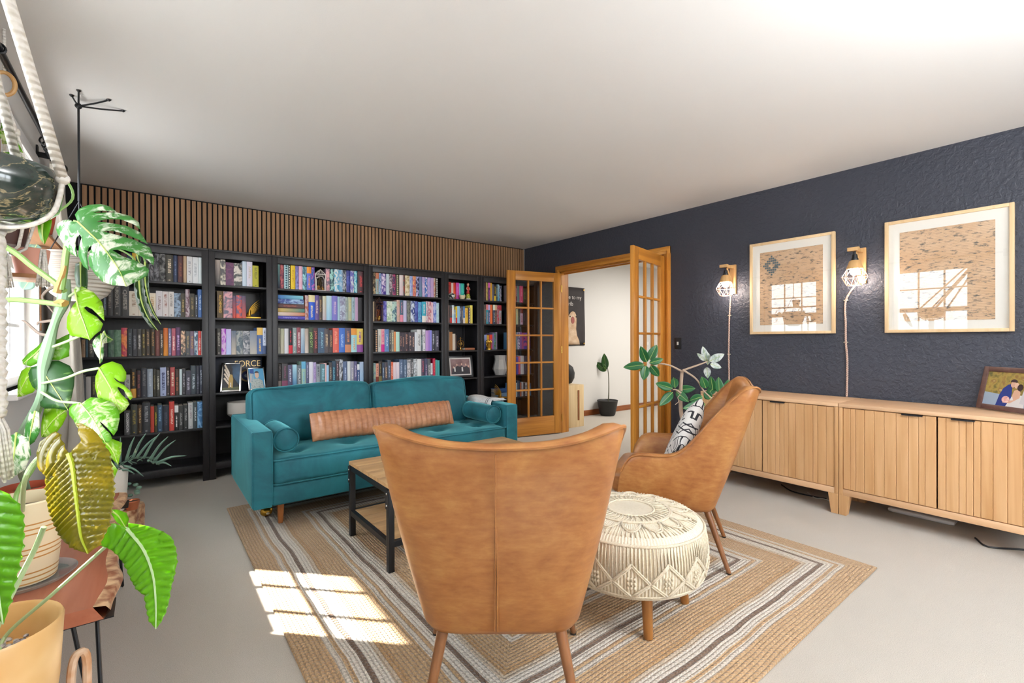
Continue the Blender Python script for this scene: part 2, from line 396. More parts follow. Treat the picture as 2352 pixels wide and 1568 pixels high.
text('crib', .088, (cx + .03, WY - .024, pz1 - .255), ROTY, LET, po)
# a pale open-mouthed animal standing upright
an = []
for zz, hw, xo in ((0, .20, -.02), (.06, .17, 0), (.14, .125, .0), (.24, .105, .0), (.32, .10, .01), (.40, .095, .02), (.46, .075, .03), (.50, .045, .035), (.515, .01, .035)):
    an.append((zz, hw, xo))
m = MB(); g = []
for zz, hw, xo in an: g.append([(cx + .06 + xo + hw * math.cos(q) , WY - .02 - .006 * math.sin(q), pz0 + .015 + zz * .98) for q in [PI * k / 10 for k in range(11)]])
m.grid(g); t = NT('animal_print'); t.base(t.ramp(t.noise(t.coord('Object'), 9, 3), [(0.3, 'b8926e'), (0.7, 'e2cdb4')])).p(Roughness=0.8); m.out('animal_figure', t.m, po, solid=.001)
m = MB(); m.ball((cx + .085, WY - .029, pz0 + .385), .05, (.75, .06, 1.1)); m.out('animal_mouth', plain('mouth_pink', 'a05a52', 0.7), po)
m = MB()
for q in (-.055, .075): m.ball((cx + .085 + q, WY - .029, pz0 + .44), .012, (1, .2, 1), 8)
m.out('animal_eyes', plain('eye_dark', '201614', 0.4), po)
m = MB()
for zz in (pz1 - .03, pz0 + .03): m.lathe([(.013, 0), (.013, .004), (.006, .004)], n=12); m.xf(m.bm.verts[-36:], Matrix.Translation((px1 - .025, WY - .02, zz)) @ Matrix.Rotation(PI/2, 4, 'X'))
m.out('grommet', BRASS, po)
hp = thing('potted_plant', 'single-stemmed young plant in a tapered black pot on the hall floor', 'potted plant', (5.665, 4.895, 0))
hx, hy = 5.665, 4.895
m = MB(); m.lathe([(.001, .0), (.10, .0), (.118, .02), (.14, .12), (.158, .225), (.165, .235), (.158, .24), (.15, .225), (.001, .2)], (hx, hy, 0), 32); m.out('pot', plain('matte_black', '1d1e20', 0.45), hp)
m = MB(); m.tube(spline([(hx + .02, hy, .19), (hx + .03, hy, .4), (hx + .025, hy, .62), (hx - .0, hy, .75)], 6), lambda q: .009 - .004 * q); m.out('stem', plain('stem_grey_green', '5a5a48', 0.6), hp)
HALLP = (hp, hx, hy)
PLY = wood('plywood', 'e4cca0', 'c8a878', rot=(0, PI/2, 0), rough=0.6, grain=14)
cb = thing('wooden_stand', 'narrow pale plywood stand with a dark knot, just inside the hall', 'stand', (4.75, 4.8, 0))
m = MB(); m.box((4.42, 4.50, 0), (4.72, 4.86, .57), .004); m.out('body', PLY, cb)
m = MB(); m.box((4.60, 4.492, .09), (4.628, 4.502, .5), .004); m.out('dark_inlay', wood('dark_inlay', '9a6038', '70401f', rot=(0, PI/2, 0)), cb)
hb = thing('round_speaker', 'black round object standing on the plywood stand', 'speaker', (4.52, 4.68, .57))
m = MB(); m.lathe([(.03, 0), (.085, .02), (.12, .09), (.125, .16), (.10, .24), (.04, .285), (.001, .29)], (4.55, 4.68, .57), 28); m.out('body', plain('matte_black', '1d1e20'), hb)
m = MB(); m.cyl((4.55, 4.68, .57), (4.55, 4.68, .585), .06, n=20); m.out('foot', CHROME, hb)


# ================================================================ books: case, shelf, left edge, then width mm | height mm | colour | second colour | pattern | look
BOOKS = [
(1, 1, -0.208, '''29|195|1a1a1c|3a3a3c|P|black hardback half behind a big leaf
37|207|4a2024|302022|N|maroon hardback half behind a big leaf
31|208|23304e|60708e|P|navy hardback half behind a big leaf
32|211|1a1a1c|c8a030|T|black hardback with a yellow top edge
33|213|202024|505054|P|black hardback half behind a big leaf
39|214|1c1c20|47474a|P|black hardback beside the hanging dark leaf
32|222|1f1f23|76767c|F|black hardback with grey script and ornament
37|223|1f1f23|76767c|F|black hardback with grey script lettering
40|225|1f1f22|80807e|F|black hardback with grey script and branches
51|226|22241f|d8c8b0|P|black hardback with large cream lettering
29|221|24304e|5a6a90|P|navy blue hardback
37|220|4a2a2a|8a4a34|P|dark maroon hardback with copper lettering
25|223|b49a7c|9a7c60|N|tan clothbound book
39|226|d8d8da|90909a|P|white paperback with a small black bird
42|226|dcdfe2|a8aeb6|P|white paperback with faint grey lettering
28|224|d6e0e2|b8c4c8|N|pale grey paperback'''),
(1, 2, -0.309, '''21|117|30303a|b47a4a|B|dark paperback with an orange block
25|171|26282e|8090a0|P|dark paperback with silver lettering
36|247|262424|7a726a|P|black paperback with silver lettering and red emblem
46|249|272626|807a72|P|black paperback with silver lettering, red emblem|ROYAL,9a948a
50|248|2a2b2c|8a8682|P|thick black paperback with silver lettering, teal emblem|QUEST,a09a92
57|195|d8d0c2|8a6a50|P|cream paperback with a brown ship
62|193|d6cec0|a09078|P|cream paperback behind the hanging dark leaf
50|187|dcd2c0|b08a50|P|cream paperback with ornate gold lettering
42|207|d6d2d6|7a5a5a|P|white boxed-set spine with maroon crest
40|205|d8d2d2|8a5040|P|white boxed-set spine with red crest
37|206|d8d4d2|706a66|P|white boxed-set spine with grey crest
45|196|8fa6c0|3a4450|F|blue-grey seascape paperback
32|197|33302a|a08a50|P|black paperback with gold lettering
30|233|b8a8b0|6a4a54|F|tall pale mauve paperback
35|199|34322c|8a7a50|P|black paperback with gold title
21|188|20242e|b0b4bc|P|slim dark paperback with white title
32|236|2c5a9c|a8c0e0|P|blue paperback with pale edge'''),
(1, 3, -0.418, '''9|125|3a2a22|503a2c|N|dark brown book beside the grey curtain
23|134|8a6e52|5a4634|P|tan paperback near the grey curtain
14|134|2a4454|406a7e|N|slim dark teal book
33|135|2c2a28|b0a894|P|dark paperback with cream skull drawing
32|148|24242a|404048|N|black book behind the trailing leaf
48|150|202024|5a5048|P|black book beside two green hardbacks
38|207|4c6a58|3a5446|F|dark green hardback, left of a matching pair
42|208|55785f|6e9078|F|green hardback, right of a matching pair
36|225|b83a52|e88a4a|F|red and pink illustrated paperback
30|217|22282e|6a747c|P|black paperback with grey title
30|216|22242c|7a7e86|P|black paperback with grey script title
29|217|201e1e|c8c4c0|P|black paperback with bold white title
24|215|2e2a20|b09a48|P|black paperback with gold title and white emblem
31|216|2a2622|9a7a54|P|black hardback with pale fore-edge and bronze art
31|218|2a2620|a07a40|P|black hardback with bronze art and green edge
29|210|6a3a36|8a5a4a|P|maroon leather-like hardback
24|208|2a201e|c8bcb0|P|dark paperback with jagged cream title
31|227|d08a2c|c4602c|G|bright orange hardback
23|224|6a6a92|d8d8e8|P|blue-violet paperback with large white title
27|225|a84860|f0d0c8|P|crimson paperback with large pale title
34|233|4a2a52|c8a8d8|P|purple hardback with lilac title
33|206|3c4446|e0b898|F|grey-green paperback with pink flowers
31|202|4c5258|a08a60|P|slate paperback with gold title
29|203|6a5a70|b08a50|P|mauve paperback with gold title
27|204|3e5a72|c8d8e4|F|teal-blue illustrated paperback
22|205|cc2c22|f0d8d0|P|bright red paperback with white title
9|203|c8c4c4|a0a0a0|N|slim white paperback at the shelf end'''),
(1, 4, -0.416, '''30|190|2a2a2c|6a6a6c|P|dark paperback beside the curtain
29|178|b0aca8|807c78|N|white paperback near the curtain
32|179|242424|8a8050|P|black paperback with pale symbol
42|188|202022|5a5a60|P|black book behind the trailing leaf
42|190|22222a|4a4a58|P|dark blue book behind the trailing leaf
43|194|1e1e20|50504e|P|black book left of the trailing leaf
37|195|201e22|46444c|P|black book hugging the trailing leaf
35|182|a8a8a6|5a5a58|P|white-framed grey paperback
37|226|2a251c|c08a2c|B|black hardback with gold lower third
29|213|2a2024|8a4a44|P|black hardback with dull red lettering
39|231|30323c|6a6a6c|P|dark patterned hardback
36|224|8e98a6|b4bcc6|P|blue-grey hardback with pale title
22|219|26241e|80764a|P|black paperback with olive title
25|211|24231f|c0bcae|P|black paperback with white gothic title
40|233|aab6d8|3c4674|P|pale blue hardback with dark vertical title|QUICKSILVER,30385c
25|231|2c2226|c0b4ac|P|dark red-black hardback with white title
33|232|a4343a|d8c8b0|P|red hardback with white title
29|212|302822|a05a34|P|dark hardback with orange title
19|213|c6d6da|a0b0b4|N|slim pale mint paperback
25|217|26242a|a09aa0|P|black paperback with small emblems
35|200|2a2636|b8b4c4|P|dark violet paperback with white title
36|240|263038|b8c4cc|P|tall dark teal hardback with white gothic title
25|238|2a2c36|6a6c7c|P|dark slate hardback with grey lettering
21|239|2c3040|a8b0bc|P|dark hardback with pale edge at the shelf end'''),
(1, 5, -0.165, '''40|185|191919|f0f0f0|N|black hardback with bold white vertical title|DAGGERMOUTH,f4f4f4
42|229|2c3338|9a8a34|P|dark hardback with yellow and blue lettering
29|227|2c2420|c09a60|P|brown-black hardback with orange title
52|241|212329|9a9ca0|P|thick charcoal hardback with grey title
25|210|b23a28|4a3028|N|orange-red paperback with black base
20|204|28281e|c4b42c|P|black paperback with bright yellow title
32|217|30465c|80a8cc|P|blue paperback with pale blue title
45|207|262a36|4a5060|P|thick midnight-blue hardback
35|238|c82c22|f4d0c0|P|bright red hardback with yellow-white title
27|203|2a2e2e|e8e8e8|T|dark book with white upper label
33|198|2a2c2c|9a9c9c|P|left black paperback of a matching pair
34|199|2a2c2c|9a9c9c|P|right black paperback of a matching pair
33|218|d0d4d4|9a8a96|P|white paperback with grey title
30|219|2c3a40|d0d8dc|P|dark teal paperback with moon emblem
39|221|4a80b8|8ec0e8|F|blue illustrated hardback at the shelf end'''),
(2, 1, 0.445, '''38|216|4a4a4c|b0a49c|G|grey misty paperback with dark top
41|221|5a5a5c|d8d0c0|F|grey paperback with golden birds
60|201|5c3a5c|7a4a6a|F|purple paperback with one golden bird
66|199|4c5050|d8d0c8|F|dark grey paperback with golden bird and smoke
35|227|ccdcec|b8c8d8|N|pale blue-white hardback
45|228|dcd8e8|c8b8a8|P|white hardback with faint gold ornament
48|191|b8b42c|6a6a20|P|lime green paperback'''),
(2, 2, 0.456, '''49|232|262428|e0b040|N|black hardback with gold vertical title|ALCHEMISED,e8b840
68|230|6a6a7c|d8a0a8|F|thick mauve paperback with pink swirls
28|197|c84a3c|50506c|G|slim sunset-coloured book, left of three
44|202|6a6080|e05a40|F|wide sunset-coloured book, middle of three
32|200|c8584c|50506c|G|slim sunset-coloured book, right of three'''),
(2, 3, 0.451, '''38|228|282624|9a968c|P|black hardback with grey lettering
35|227|d8b8dc|b050c8|F|lilac and purple paperback
39|224|b8c8f0|c8b8e8|G|pale blue and lilac paperback
38|209|c8bcac|5a6a80|G|first spine of a four-volume feather boxed set
51|209|a8aaa8|5c6c78|F|second spine of a four-volume feather boxed set
54|208|b8b8bc|5c6470|F|third spine of a four-volume feather boxed set
56|210|c0bab0|7888a0|G|fourth spine of a four-volume feather boxed set
48|239|4a6aa4|e8c060|T|blue paperback with a gold top band
30|237|d0d8ec|4a5a80|B|white and blue paperback'''),
(3, 1, 0.934, '''23|231|26304a|6a9a9a|G|dark indigo hardback with teal glow
33|224|6a2c4a|c86a6a|F|burgundy hardback with coral stars
38|229|a8c8d0|2c5a6a|D|pale aqua hardback with teal dots
19|228|201c1a|f4ece0|D|black hardback with big white discs
41|231|f0cc30|d0a018|P|bright yellow hardback
30|224|8a94d0|6a5a9c|F|periwinkle floral hardback
34|229|e8b4cc|f0d0dc|P|pale pink hardback
37|221|3a6a80|a0dce4|F|aqua hardback with rounded panel
42|227|6a7ad8|f8a030|T|orange and blue sunset hardback
32|230|2a60b0|c86ac0|F|blue and magenta hardback'''),
(3, 1, 1.366, '''38|223|8a7a8c|f0b0b8|F|grey hardback with pink blossoms
42|232|2c5060|a8e0d8|F|teal and cream patterned hardback
49|230|5ab4dc|e8f0f0|F|sky blue hardback with white whirl
38|231|7ab0d8|c8dcec|F|light blue illustrated hardback
36|228|3a444c|c8ccd8|F|dark slate hardback with white dots
38|226|3a4090|5060b8|F|indigo hardback with stars
37|225|6a6ac0|e0e4e8|F|blue and white patterned hardback
37|231|2aa0c4|b8ecf0|F|turquoise swirl hardback
62|224|3a3038|e04a4a|P|black hardback with red lettering'''),
(3, 2, 1.172, '''33|233|c8b0b0|b0604a|F|pinkish cream hardback with rust top
59|239|2a60d8|f0e4b0|T|cobalt blue hardback with cream top
38|240|5a4a98|f0d0b8|P|violet hardback with pale title
32|233|4a464c|c09a58|P|grey hardback with gold title
36|235|c8bcc8|d8d8b8|G|pale mauve and cream hardback
53|240|a0d0ec|c8e4f0|G|pale sky blue hardback
54|242|7a7ad0|e0c0e0|P|blue-violet hardback with pink title
23|239|a8d0e0|e8f0f4|N|slim pale blue paperback
57|240|8a8aa8|c8d4e4|F|grey-lilac cloudy hardback
26|237|b8c8c8|8a9090|P|slim grey-white paperback
36|238|b0b8a0|e0d090|P|pale sage paperback
34|239|a8c4d0|6a8090|P|pale blue paperback with dark base
31|240|c8a8c8|a888b0|N|pale mauve paperback
48|238|1e1e24|3a3a40|N|black book at the shelf end'''),
(3, 3, 0.934, '''23|238|9a988e|6a6a62|P|grey-green paperback with grey title
34|233|c4bca8|b0b498|G|beige clothbound book
35|234|dcdce2|e8e8ec|N|white clothbound book
37|239|2c2630|d83040|B|black hardback with red lower third
36|241|8aa0a0|e8e8e4|P|grey-teal paperback with white lettering
35|244|8a3848|f0c8cc|P|dark red hardback with white title|RED CITY,f4dcdc
37|237|8ca8c8|c0d4dc|G|misty blue hardback
35|236|d8ccc4|b8a89c|G|cream and taupe hardback
43|246|24282e|b8dc90|N|black paperback with green vertical title|JADE CITY,b8e080
41|243|2a2630|e06a60|N|black paperback with red vertical title|JADE WAR,ec7a6c
75|243|243a60|a8dcf0|N|navy paperback with pale blue vertical title|JADE LEGACY,a8e0f4'''),
(3, 3, 1.346, '''50|236|4a4650|c8b090|P|grey hardback with tan and blue panels
34|223|3a3a44|c09060|P|black paperback with bronze lettering
60|243|e06458|f4a890|P|coral red hardback with pale lettering
60|245|3a70d0|a8c8f0|P|royal blue hardback with pale lettering
63|245|5a5468|d89068|B|purple-grey hardback with orange base
58|243|a8dce4|f0a040|T|aqua hardback with orange top
66|242|f0d468|a05aa8|B|yellow hardback with purple base'''),
(3, 4, 0.935, '''32|230|36302e|8a7a74|B|charcoal paperback with brown-grey base
51|234|4c484c|8a4a68|B|thick grey hardback with plum base
40|220|4a4468|d8d4e4|P|violet-grey hardback with white title
40|221|2c70a8|b8e4f4|G|bright blue paperback
41|214|4a5c68|f0f0f0|N|slate paperback with bold white title|POWERLESS,f4f4f4
41|247|a8c8b8|6ab4d8|T|tall pale green hardback with aqua top
26|238|5a6080|b8b8d0|P|slate blue hardback with lilac title
39|241|e8e6f2|d8d4e4|N|white clothbound book
29|236|b8a8d4|8a6aa8|P|lilac hardback with purple title
38|219|a8b0b8|3a4650|P|pale grey hardback with dark title
51|217|5a8088|a8d8e8|P|teal hardback with pale edge'''),
(3, 4, 1.344, '''27|225|f0c4c4|f4dcd8|N|pale pink paperback
23|205|b0d8f4|a0c0e0|N|pale blue paperback
28|231|3a3a44|c8b89c|P|black paperback with beige lettering
39|244|2a3e54|6ab4cc|P|navy paperback with aqua lettering
32|243|38343a|c0949c|P|black paperback with dusty pink lettering
39|257|c8ccd4|5a5a60|F|white and black patterned paperback
40|237|56688c|a8b8d8|P|blue-grey hardback with pale lettering
33|236|e6eaec|a0a8ac|N|white hardback with a small grey mark
36|235|9a9ab0|d8d4d0|P|lilac-grey hardback
32|234|5a5680|c8c0e0|P|violet hardback with lilac lettering
27|203|4a6090|f0f2f6|T|small blue book with white top
38|227|a8d0f0|b8c8e0|G|pale sky blue book at the shelf end'''),
(4, 1, 1.841, '''29|224|2e201c|d8bc90|F|dark brown hardback with gold ornaments
36|228|9ab0b0|c87a58|T|grey-aqua hardback with rust panel
31|226|a8c0dc|4a6aa8|F|pale blue hardback with blue flowers
49|231|4a3498|e8d8f0|F|purple hardback with white blossoms
35|225|c8d8e0|b8ccd4|N|pale grey-blue hardback
40|223|4a3c48|c8b8c0|F|dark plum patterned hardback
35|224|3a2c58|c84878|F|dark violet hardback with pink roses
39|221|4a4c3c|c8c498|D|dark olive hardback with cream cards
46|226|dcc4d0|f0e4e0|G|pale pink and cream hardback
22|223|3a5a5c|b05040|F|slim dark teal hardback with red figures
53|228|ece0c0|b8a070|F|cream hardback with olive strokes
35|225|8ca0dc|b8c4ec|F|periwinkle blue hardback
38|223|c85a6a|f4b070|F|coral and orange hardback
42|228|2a2a5c|c0c0ec|F|navy hardback with silver swirl
36|225|5a8aa0|7a80b4|G|teal and slate hardback
35|230|c0a8dc|e0c8e4|F|lilac hardback with dark script
35|227|2a6ac0|e8e0f0|F|royal blue hardback with white crest
40|224|a8a0dc|c8a8e0|F|lavender hardback with purple glow
38|225|c8a8d8|dcc8e8|N|pale lilac hardback
24|222|c8b8a0|c84830|F|slim tan hardback with red marks
30|220|2a2c2c|f4f4f0|D|black hardback with white snakes'''),
(4, 2, 1.953, '''37|214|4a48b0|9a98e0|F|indigo hardback with white flecks
62|216|a8c8a8|e4f0e4|F|pale green leafy hardback, left of two
53|217|b8d8cc|3a6a84|F|pale green and teal hardback, right of two
38|235|d8b0b0|c8a890|F|pink and beige patterned hardback
39|236|4a6a84|e890a8|B|slate hardback with pink lower half
41|234|c8c8e8|b0b0d8|N|pale lavender hardback
42|235|5a5c5c|8a8c80|F|dark grey speckled hardback
51|233|30468c|d8e4f4|F|deep blue hardback with white arc
42|231|3a4a9c|5a6ac0|F|royal blue hardback with violet lines
46|225|6ab0dc|4a8ac0|F|sky blue hardback with small bees
48|230|30b0cc|f0ece4|B|turquoise hardback with cream base
30|238|e4d4dc|b890a8|F|pale pink-white hardback
39|235|c06a80|e8d4d4|F|rose and cream hardback
24|229|f0ccd8|e8b8cc|N|slim pale pink hardback
41|237|5a70c8|b0bce8|F|cornflower blue hardback
38|227|c0dce8|a8ccd8|F|pale aqua speckled hardback'''),
(4, 3, 1.842, '''14|227|2c2622|6a5a4c|P|slim black hardback
36|228|241f24|c89a70|D|black hardback with copper medallions
38|239|d4d4cc|8a8270|P|white paperback with pale seals
38|240|e8a0a8|d8208c|B|pink and cream hardback with magenta splash
50|238|3a78b8|f0f4f8|N|blue hardback with white vertical title|A LITTLE LIFE,f4f8fc
26|232|3a3c3c|c0bcb0|P|black paperback with white lettering
28|230|8a8a84|e0d8a0|P|grey paperback with cream lettering
23|213|e08a40|f4d0b8|N|slim orange paperback
43|211|b8e4d4|e8ece8|N|mint and white clothbound book
28|205|26283c|c0907c|P|first spine of a dark hands boxed set
31|206|26283c|c0907c|P|second spine of a dark hands boxed set
44|207|24263a|d8a088|P|third spine of a dark hands boxed set
39|208|26283c|d8b0a0|P|fourth spine of a dark hands boxed set
36|209|26283c|d8b0a0|P|fifth spine of a dark hands boxed set
29|209|e8ecf4|d8dce4|N|white paperback beside the dark boxed set
46|239|e6e8ea|5a5a60|P|tall white paperback with tiny marks
21|179|4a5a64|b8d0d4|P|slim slate paperback between white ones
36|240|e8e8ee|4a4a54|P|tall white paperback with a black bird
27|230|c8a0dc|b080d0|N|lilac paperback of three
23|231|a880d4|c0a0e0|N|violet paperback of three
28|232|8a88e0|a8a4ec|N|blue-violet paperback of three
42|229|1e2234|c8ccd8|P|midnight hardback with moon, left of two
53|231|1e2038|c8c0d8|P|midnight hardback with moon, right of two'''),
(4, 4, 1.838, '''30|211|7a94a0|9ab4a0|F|grey-blue marbled hardback
31|205|e4a48c|8a3828|B|salmon paperback with rust edge
39|226|3a302c|7a7040|B|dark brown hardback with olive lower half
26|213|2e3c50|b0c4dc|P|navy paperback with pale lettering
35|214|34384c|e0b890|P|slate paperback with orange lettering
37|236|3c4c5c|a8b8dc|P|slate blue paperback with pale wings
29|216|e0603c|f8d0b8|P|orange-red paperback with white lettering
30|210|f4e0e4|c8b0b4|N|white-pink paperback, left of two
35|211|f0e4ec|d8c0d0|N|white-pink paperback, right of two
47|240|4a6080|b0c0d8|P|slate blue hardback, left of a matching pair
44|237|48607c|b0c0d8|P|slate blue hardback, right of a matching pair
43|235|8a8a8e|d8d4d8|F|grey and white photo-like hardback
34|236|3c4244|d0ccd0|P|dark grey hardback with white lettering
45|241|9aa0a4|e0e4e8|F|grey and white scribbled hardback
50|239|e8eaea|d0d4d4|N|white hardback
39|240|484458|c05a70|P|plum hardback with red lettering
39|241|3a4260|b8a0c0|P|navy hardback with lilac lettering
40|238|54545c|c8c8c8|P|charcoal hardback with white lettering
27|186|e8ecf0|4a5870|B|small white paperback
30|240|b81c4c|e05a40|P|crimson hardback
28|223|48a4a0|6ac0b8|N|teal clothbound book, left of two
31|216|40a0a4|70c8c4|N|teal clothbound book, right of two'''),
(5, 1, 2.737, '''24|163|c0782c|e0a85c|F|orange-brown paperback
56|199|c42c24|8a1c18|P|thick red hardback
32|192|f0dcd0|d8b0a0|N|cream paperback between red and orange
33|197|f0702c|d82c20|G|orange paperback
44|198|d848b8|e888d0|P|magenta paperback
26|194|88c8ec|a8dcf4|N|sky blue paperback
45|195|2cc0b0|60e0d0|P|turquoise paperback'''),
(5, 2, 2.735, '''23|206|e8b8b0|d88a80|N|slim pale pink paperback
28|194|3a4440|c82828|B|dark paperback with red lower half
33|207|b8dcf0|e8e8e4|F|pale blue and white paperback
17|156|6a8ab0|c8d4dc|F|small blue illustrated book
24|196|e8d030|d83028|B|yellow book with red block
37|201|90c4e8|b8dcf0|N|light blue paperback
20|197|2c3450|d8dce8|P|slim navy paperback with white lettering
24|198|4a4450|c8c4b8|P|dark paperback with cream lettering
28|202|3a7ac0|e8e0d8|B|blue paperback with white base
42|183|f0c844|d88830|P|yellow paperback
30|188|3a2c40|e8dcc8|D|dark plum book with white crescents
36|217|f0e068|e8d840|N|yellow folded hardback at the shelf end'''),
(5, 3, 2.736, '''16|234|d4c4b0|c0b09a|N|slim cream book
41|216|a8703c|8a5a30|N|tan leather-look book
38|194|d4c8b8|b0a494|N|cream cloth book
24|180|4a3430|5a4038|N|dark brown book'''),
(6, 1, 3.240, '''30|230|3a2430|8a5a50|P|dark plum paperback with gold lettering
30|230|a09050|c8a860|F|olive and gold paperback
32|227|5a2c6a|e060c0|T|purple paperback with pink top
36|228|e8b038|d89020|N|mustard yellow hardback
23|208|5a5c70|b0b0c0|N|slim slate paperback
33|204|28242c|e0c030|B|black paperback with yellow base
23|200|30484c|b8d0cc|P|dark teal paperback
31|210|4ab0dc|b8e0f0|G|bright blue paperback
36|198|2c3a70|c8d0e8|F|navy patterned paperback'''),
(6, 2, 3.239, '''34|234|5a4a44|a09088|P|brown-grey paperback
33|239|2c9cb0|e88a90|T|teal paperback with pink top
30|235|48587c|c8b8f0|T|slate paperback with lilac top
37|238|f07838|e8602c|N|orange paperback
33|237|34405c|e8f0dc|T|navy paperback with cream top
32|238|6a4a4c|f0c8a0|T|brown paperback with peach top
33|234|b89098|d83858|F|pink and red paperback
42|236|d8dce8|d84858|T|white paperback with red top'''),
(6, 3, 3.228, '''28|189|33201e|4a302c|N|dark brown book
31|190|2c3a24|5a7a34|T|dark book with green top
41|186|4a58b0|a8b8f0|G|blue and periwinkle paperback
38|181|e0a028|f0c848|N|golden yellow paperback
44|187|c84868|e83828|T|pink and red paperback
23|203|8a78b8|c8b8dc|N|lilac paperback
32|209|6a9ab0|5a8040|F|teal and green paperback
26|220|a898b8|c8c0cc|N|tall pale mauve paperback'''),
(6, 1, 3.659, '''15|222|d8c4c8|b0a0a4|N|slim pale paperback behind the door glass
23|218|c8a8ac|a08488|N|slim pinkish paperback behind the door glass
32|219|6a242c|8a3a40|P|maroon paperback behind the door glass
30|215|8a3440|e8d8d4|P|red paperback with white lettering behind the door glass
39|216|6a8a8c|8aa4a4|N|grey-teal paperback behind the door glass
60|217|e0487c|f490b4|P|hot pink hardback behind the door glass
61|190|34382c|7a8850|P|dark green paperback behind the second pane
50|191|26242e|c8c8d0|P|black paperback behind the second pane'''),
(6, 2, 3.661, '''52|205|48485a|8a8498|P|slate paperback behind the door glass
30|205|3a3844|6a6470|P|dark paperback behind the door glass
36|201|b8c8a0|98a880|N|pale green paperback behind the door glass
33|202|3c3c34|6a6a5c|P|black-green paperback behind the door glass
45|203|c8a8c4|8a2c28|T|lilac paperback with red top behind the door glass
55|190|2c2a34|5a5864|P|black paperback behind the second pane, left of two
46|191|302e38|68646e|P|black paperback behind the second pane, right of two'''),
(6, 3, 3.661, '''45|218|3a5a9a|5a8ab0|F|blue paperback behind the door glass
31|218|8a6a70|c8c0c8|B|rose paperback behind the door glass
24|219|4a6a64|8a9aa0|G|green-grey paperback behind the door glass
38|220|6a5a90|d8d4e4|F|violet and white paperback behind the door glass
35|221|8a4aa0|b070b8|N|purple paperback behind the door glass
28|214|a84880|8a3a78|N|magenta paperback behind the door glass
77|215|4a40a0|c05088|F|indigo and pink paperback behind the second pane
40|216|4a3c98|7a5cb0|F|violet paperback behind the second pane'''),
(6, 4, 3.660, '''45|247|dcdce4|b0b0b8|N|white hardback behind the door glass
34|215|2c3038|8a8448|P|black paperback behind the door glass
38|227|5a50b8|7a78e0|N|blue-violet paperback behind the door glass
31|233|c85068|e87a80|T|red paperback behind the door glass
56|240|d0d0d4|b0b0b8|N|pale grey hardback behind the door glass
60|230|3a3c50|6a6c84|P|dark slate hardback behind the second pane
64|237|3a4264|5a6484|P|navy hardback behind the second pane'''),
(6, 5, 3.659, '''48|177|3a74b0|a8d4f0|N|bright blue hardback on the low shelf
31|167|4a5a80|8a8a94|N|slate hardback on the low shelf
17|178|c8d0c8|a8b0ac|N|slim pale hardback on the low shelf
42|206|34445c|5a6a84|P|dark blue hardback on the low shelf
31|179|b06a50|8a4a3c|N|terracotta paperback on the low shelf
35|185|b0b4bc|d8d8dc|N|grey-white paperback on the low shelf
74|176|3a3c48|d8d8dc|D|black and white patterned book on the low shelf
50|165|4a80a8|3a4a60|G|blue-edged dark book on the low shelf'''),
]

BY = 4.735; SZ = {1: 1.67, 2: 1.385, 3: 1.065, 4: .738, 5: .45, 6: .143}
t = NT('black_brown_stain'); v = t.coord('Object', (1, 1, 1), (0, PI/2, 0)); g = t.noise(t.n('Mapping', i_Vector=v, i_Scale=(1.2, 40, 40)).outputs[0], 1, 4)
t.base(t.ramp(g, [(0.3, '1c1b1e'), (0.7, '28272b')])).p(Roughness=0.42).bump(g, 0.05, .002); BLK = t.m
PINM = plain('shelf_pin', 'b0b0b0', 0.3, 1.0)
CASES = [(-.505, .90, 'wide black bookcase in the corner behind the trailing plants'), (.395, .49, 'narrow black bookcase holding two tilted photo frames'),
 (.885, .90, 'wide black bookcase behind the left half of the teal sofa'), (1.785, .90, 'wide black bookcase behind the right half of the teal sofa'),
 (2.685, .49, 'narrow black bookcase holding a dark framed group photo'), (3.175, .90, 'black bookcase partly hidden behind the open glazed door')]
def make_case(w):
    e = thing('bookcase', '', 'bookcase', (0, 0, 0), 'black bookcases along the back wall')
    d = .36
    for s in (0, 1):
        m = MB(); x0 = 0 if s == 0 else w - .048
        m.box((x0 + .0008, 0, 0), (x0 + .0472, .024, 1.955), .0015); xs = .002 if s == 0 else w - .02
        m.box((xs, .022, .09), (xs + .018, d - .004, 1.955)); m.box((x0 + .004, d - .03, 0), (x0 + .044, d - .002, 1.9)); m.out('side_panel', BLK, e)
    m = MB(); m.box((0.0008, -.004, 1.955), (w - .0008, d, 1.972), .003); m.out('top_panel', BLK, e)
    m = MB(); m.box((.047, .002, 1.897), (w - .047, .022, 1.954), .001); m.out('top_rail', BLK, e)
    m = MB(); m.box((.047, .002, .085), (w - .047, .022, .141), .001); m.out('base_rail', BLK, e)
    m = MB(); m.box((.02, d - .012, .09), (w - .02, d - .006, 1.955)); m.box((w / 2 - .02, d - .014, .09), (w / 2 + .02, d - .011, 1.955)); m.out('back_panel', BLK, e, smooth=False)
    for k, z in SZ.items():
        m = MB(); m.box((.021, .004 if k < 6 else .022, z - .018), (w - .021, d - .014, z), .001); m.out('shelf', BLK, e)
    m = MB()
    for k, z in SZ.items():
        if k < 6:
            for x in (.022, w - .03): m.cyl((x, .06, z - .024), (x + .008, .06, z - .024), .004, n=8)
    o = m.out('shelf_pins', PINM, e); o['kind'] = 'stuff'
    return e
protos = {}
for x, w, lab in CASES:
    if w not in protos: c = protos[w] = make_case(w)
    else:
        p = protos[w]; c = p.copy(); COL.objects.link(c)
        for ch in p.children:
            q = ch.copy(); COL.objects.link(q); q.parent = c
    c.location = (x, BY - .002, 0); c['label'] = lab

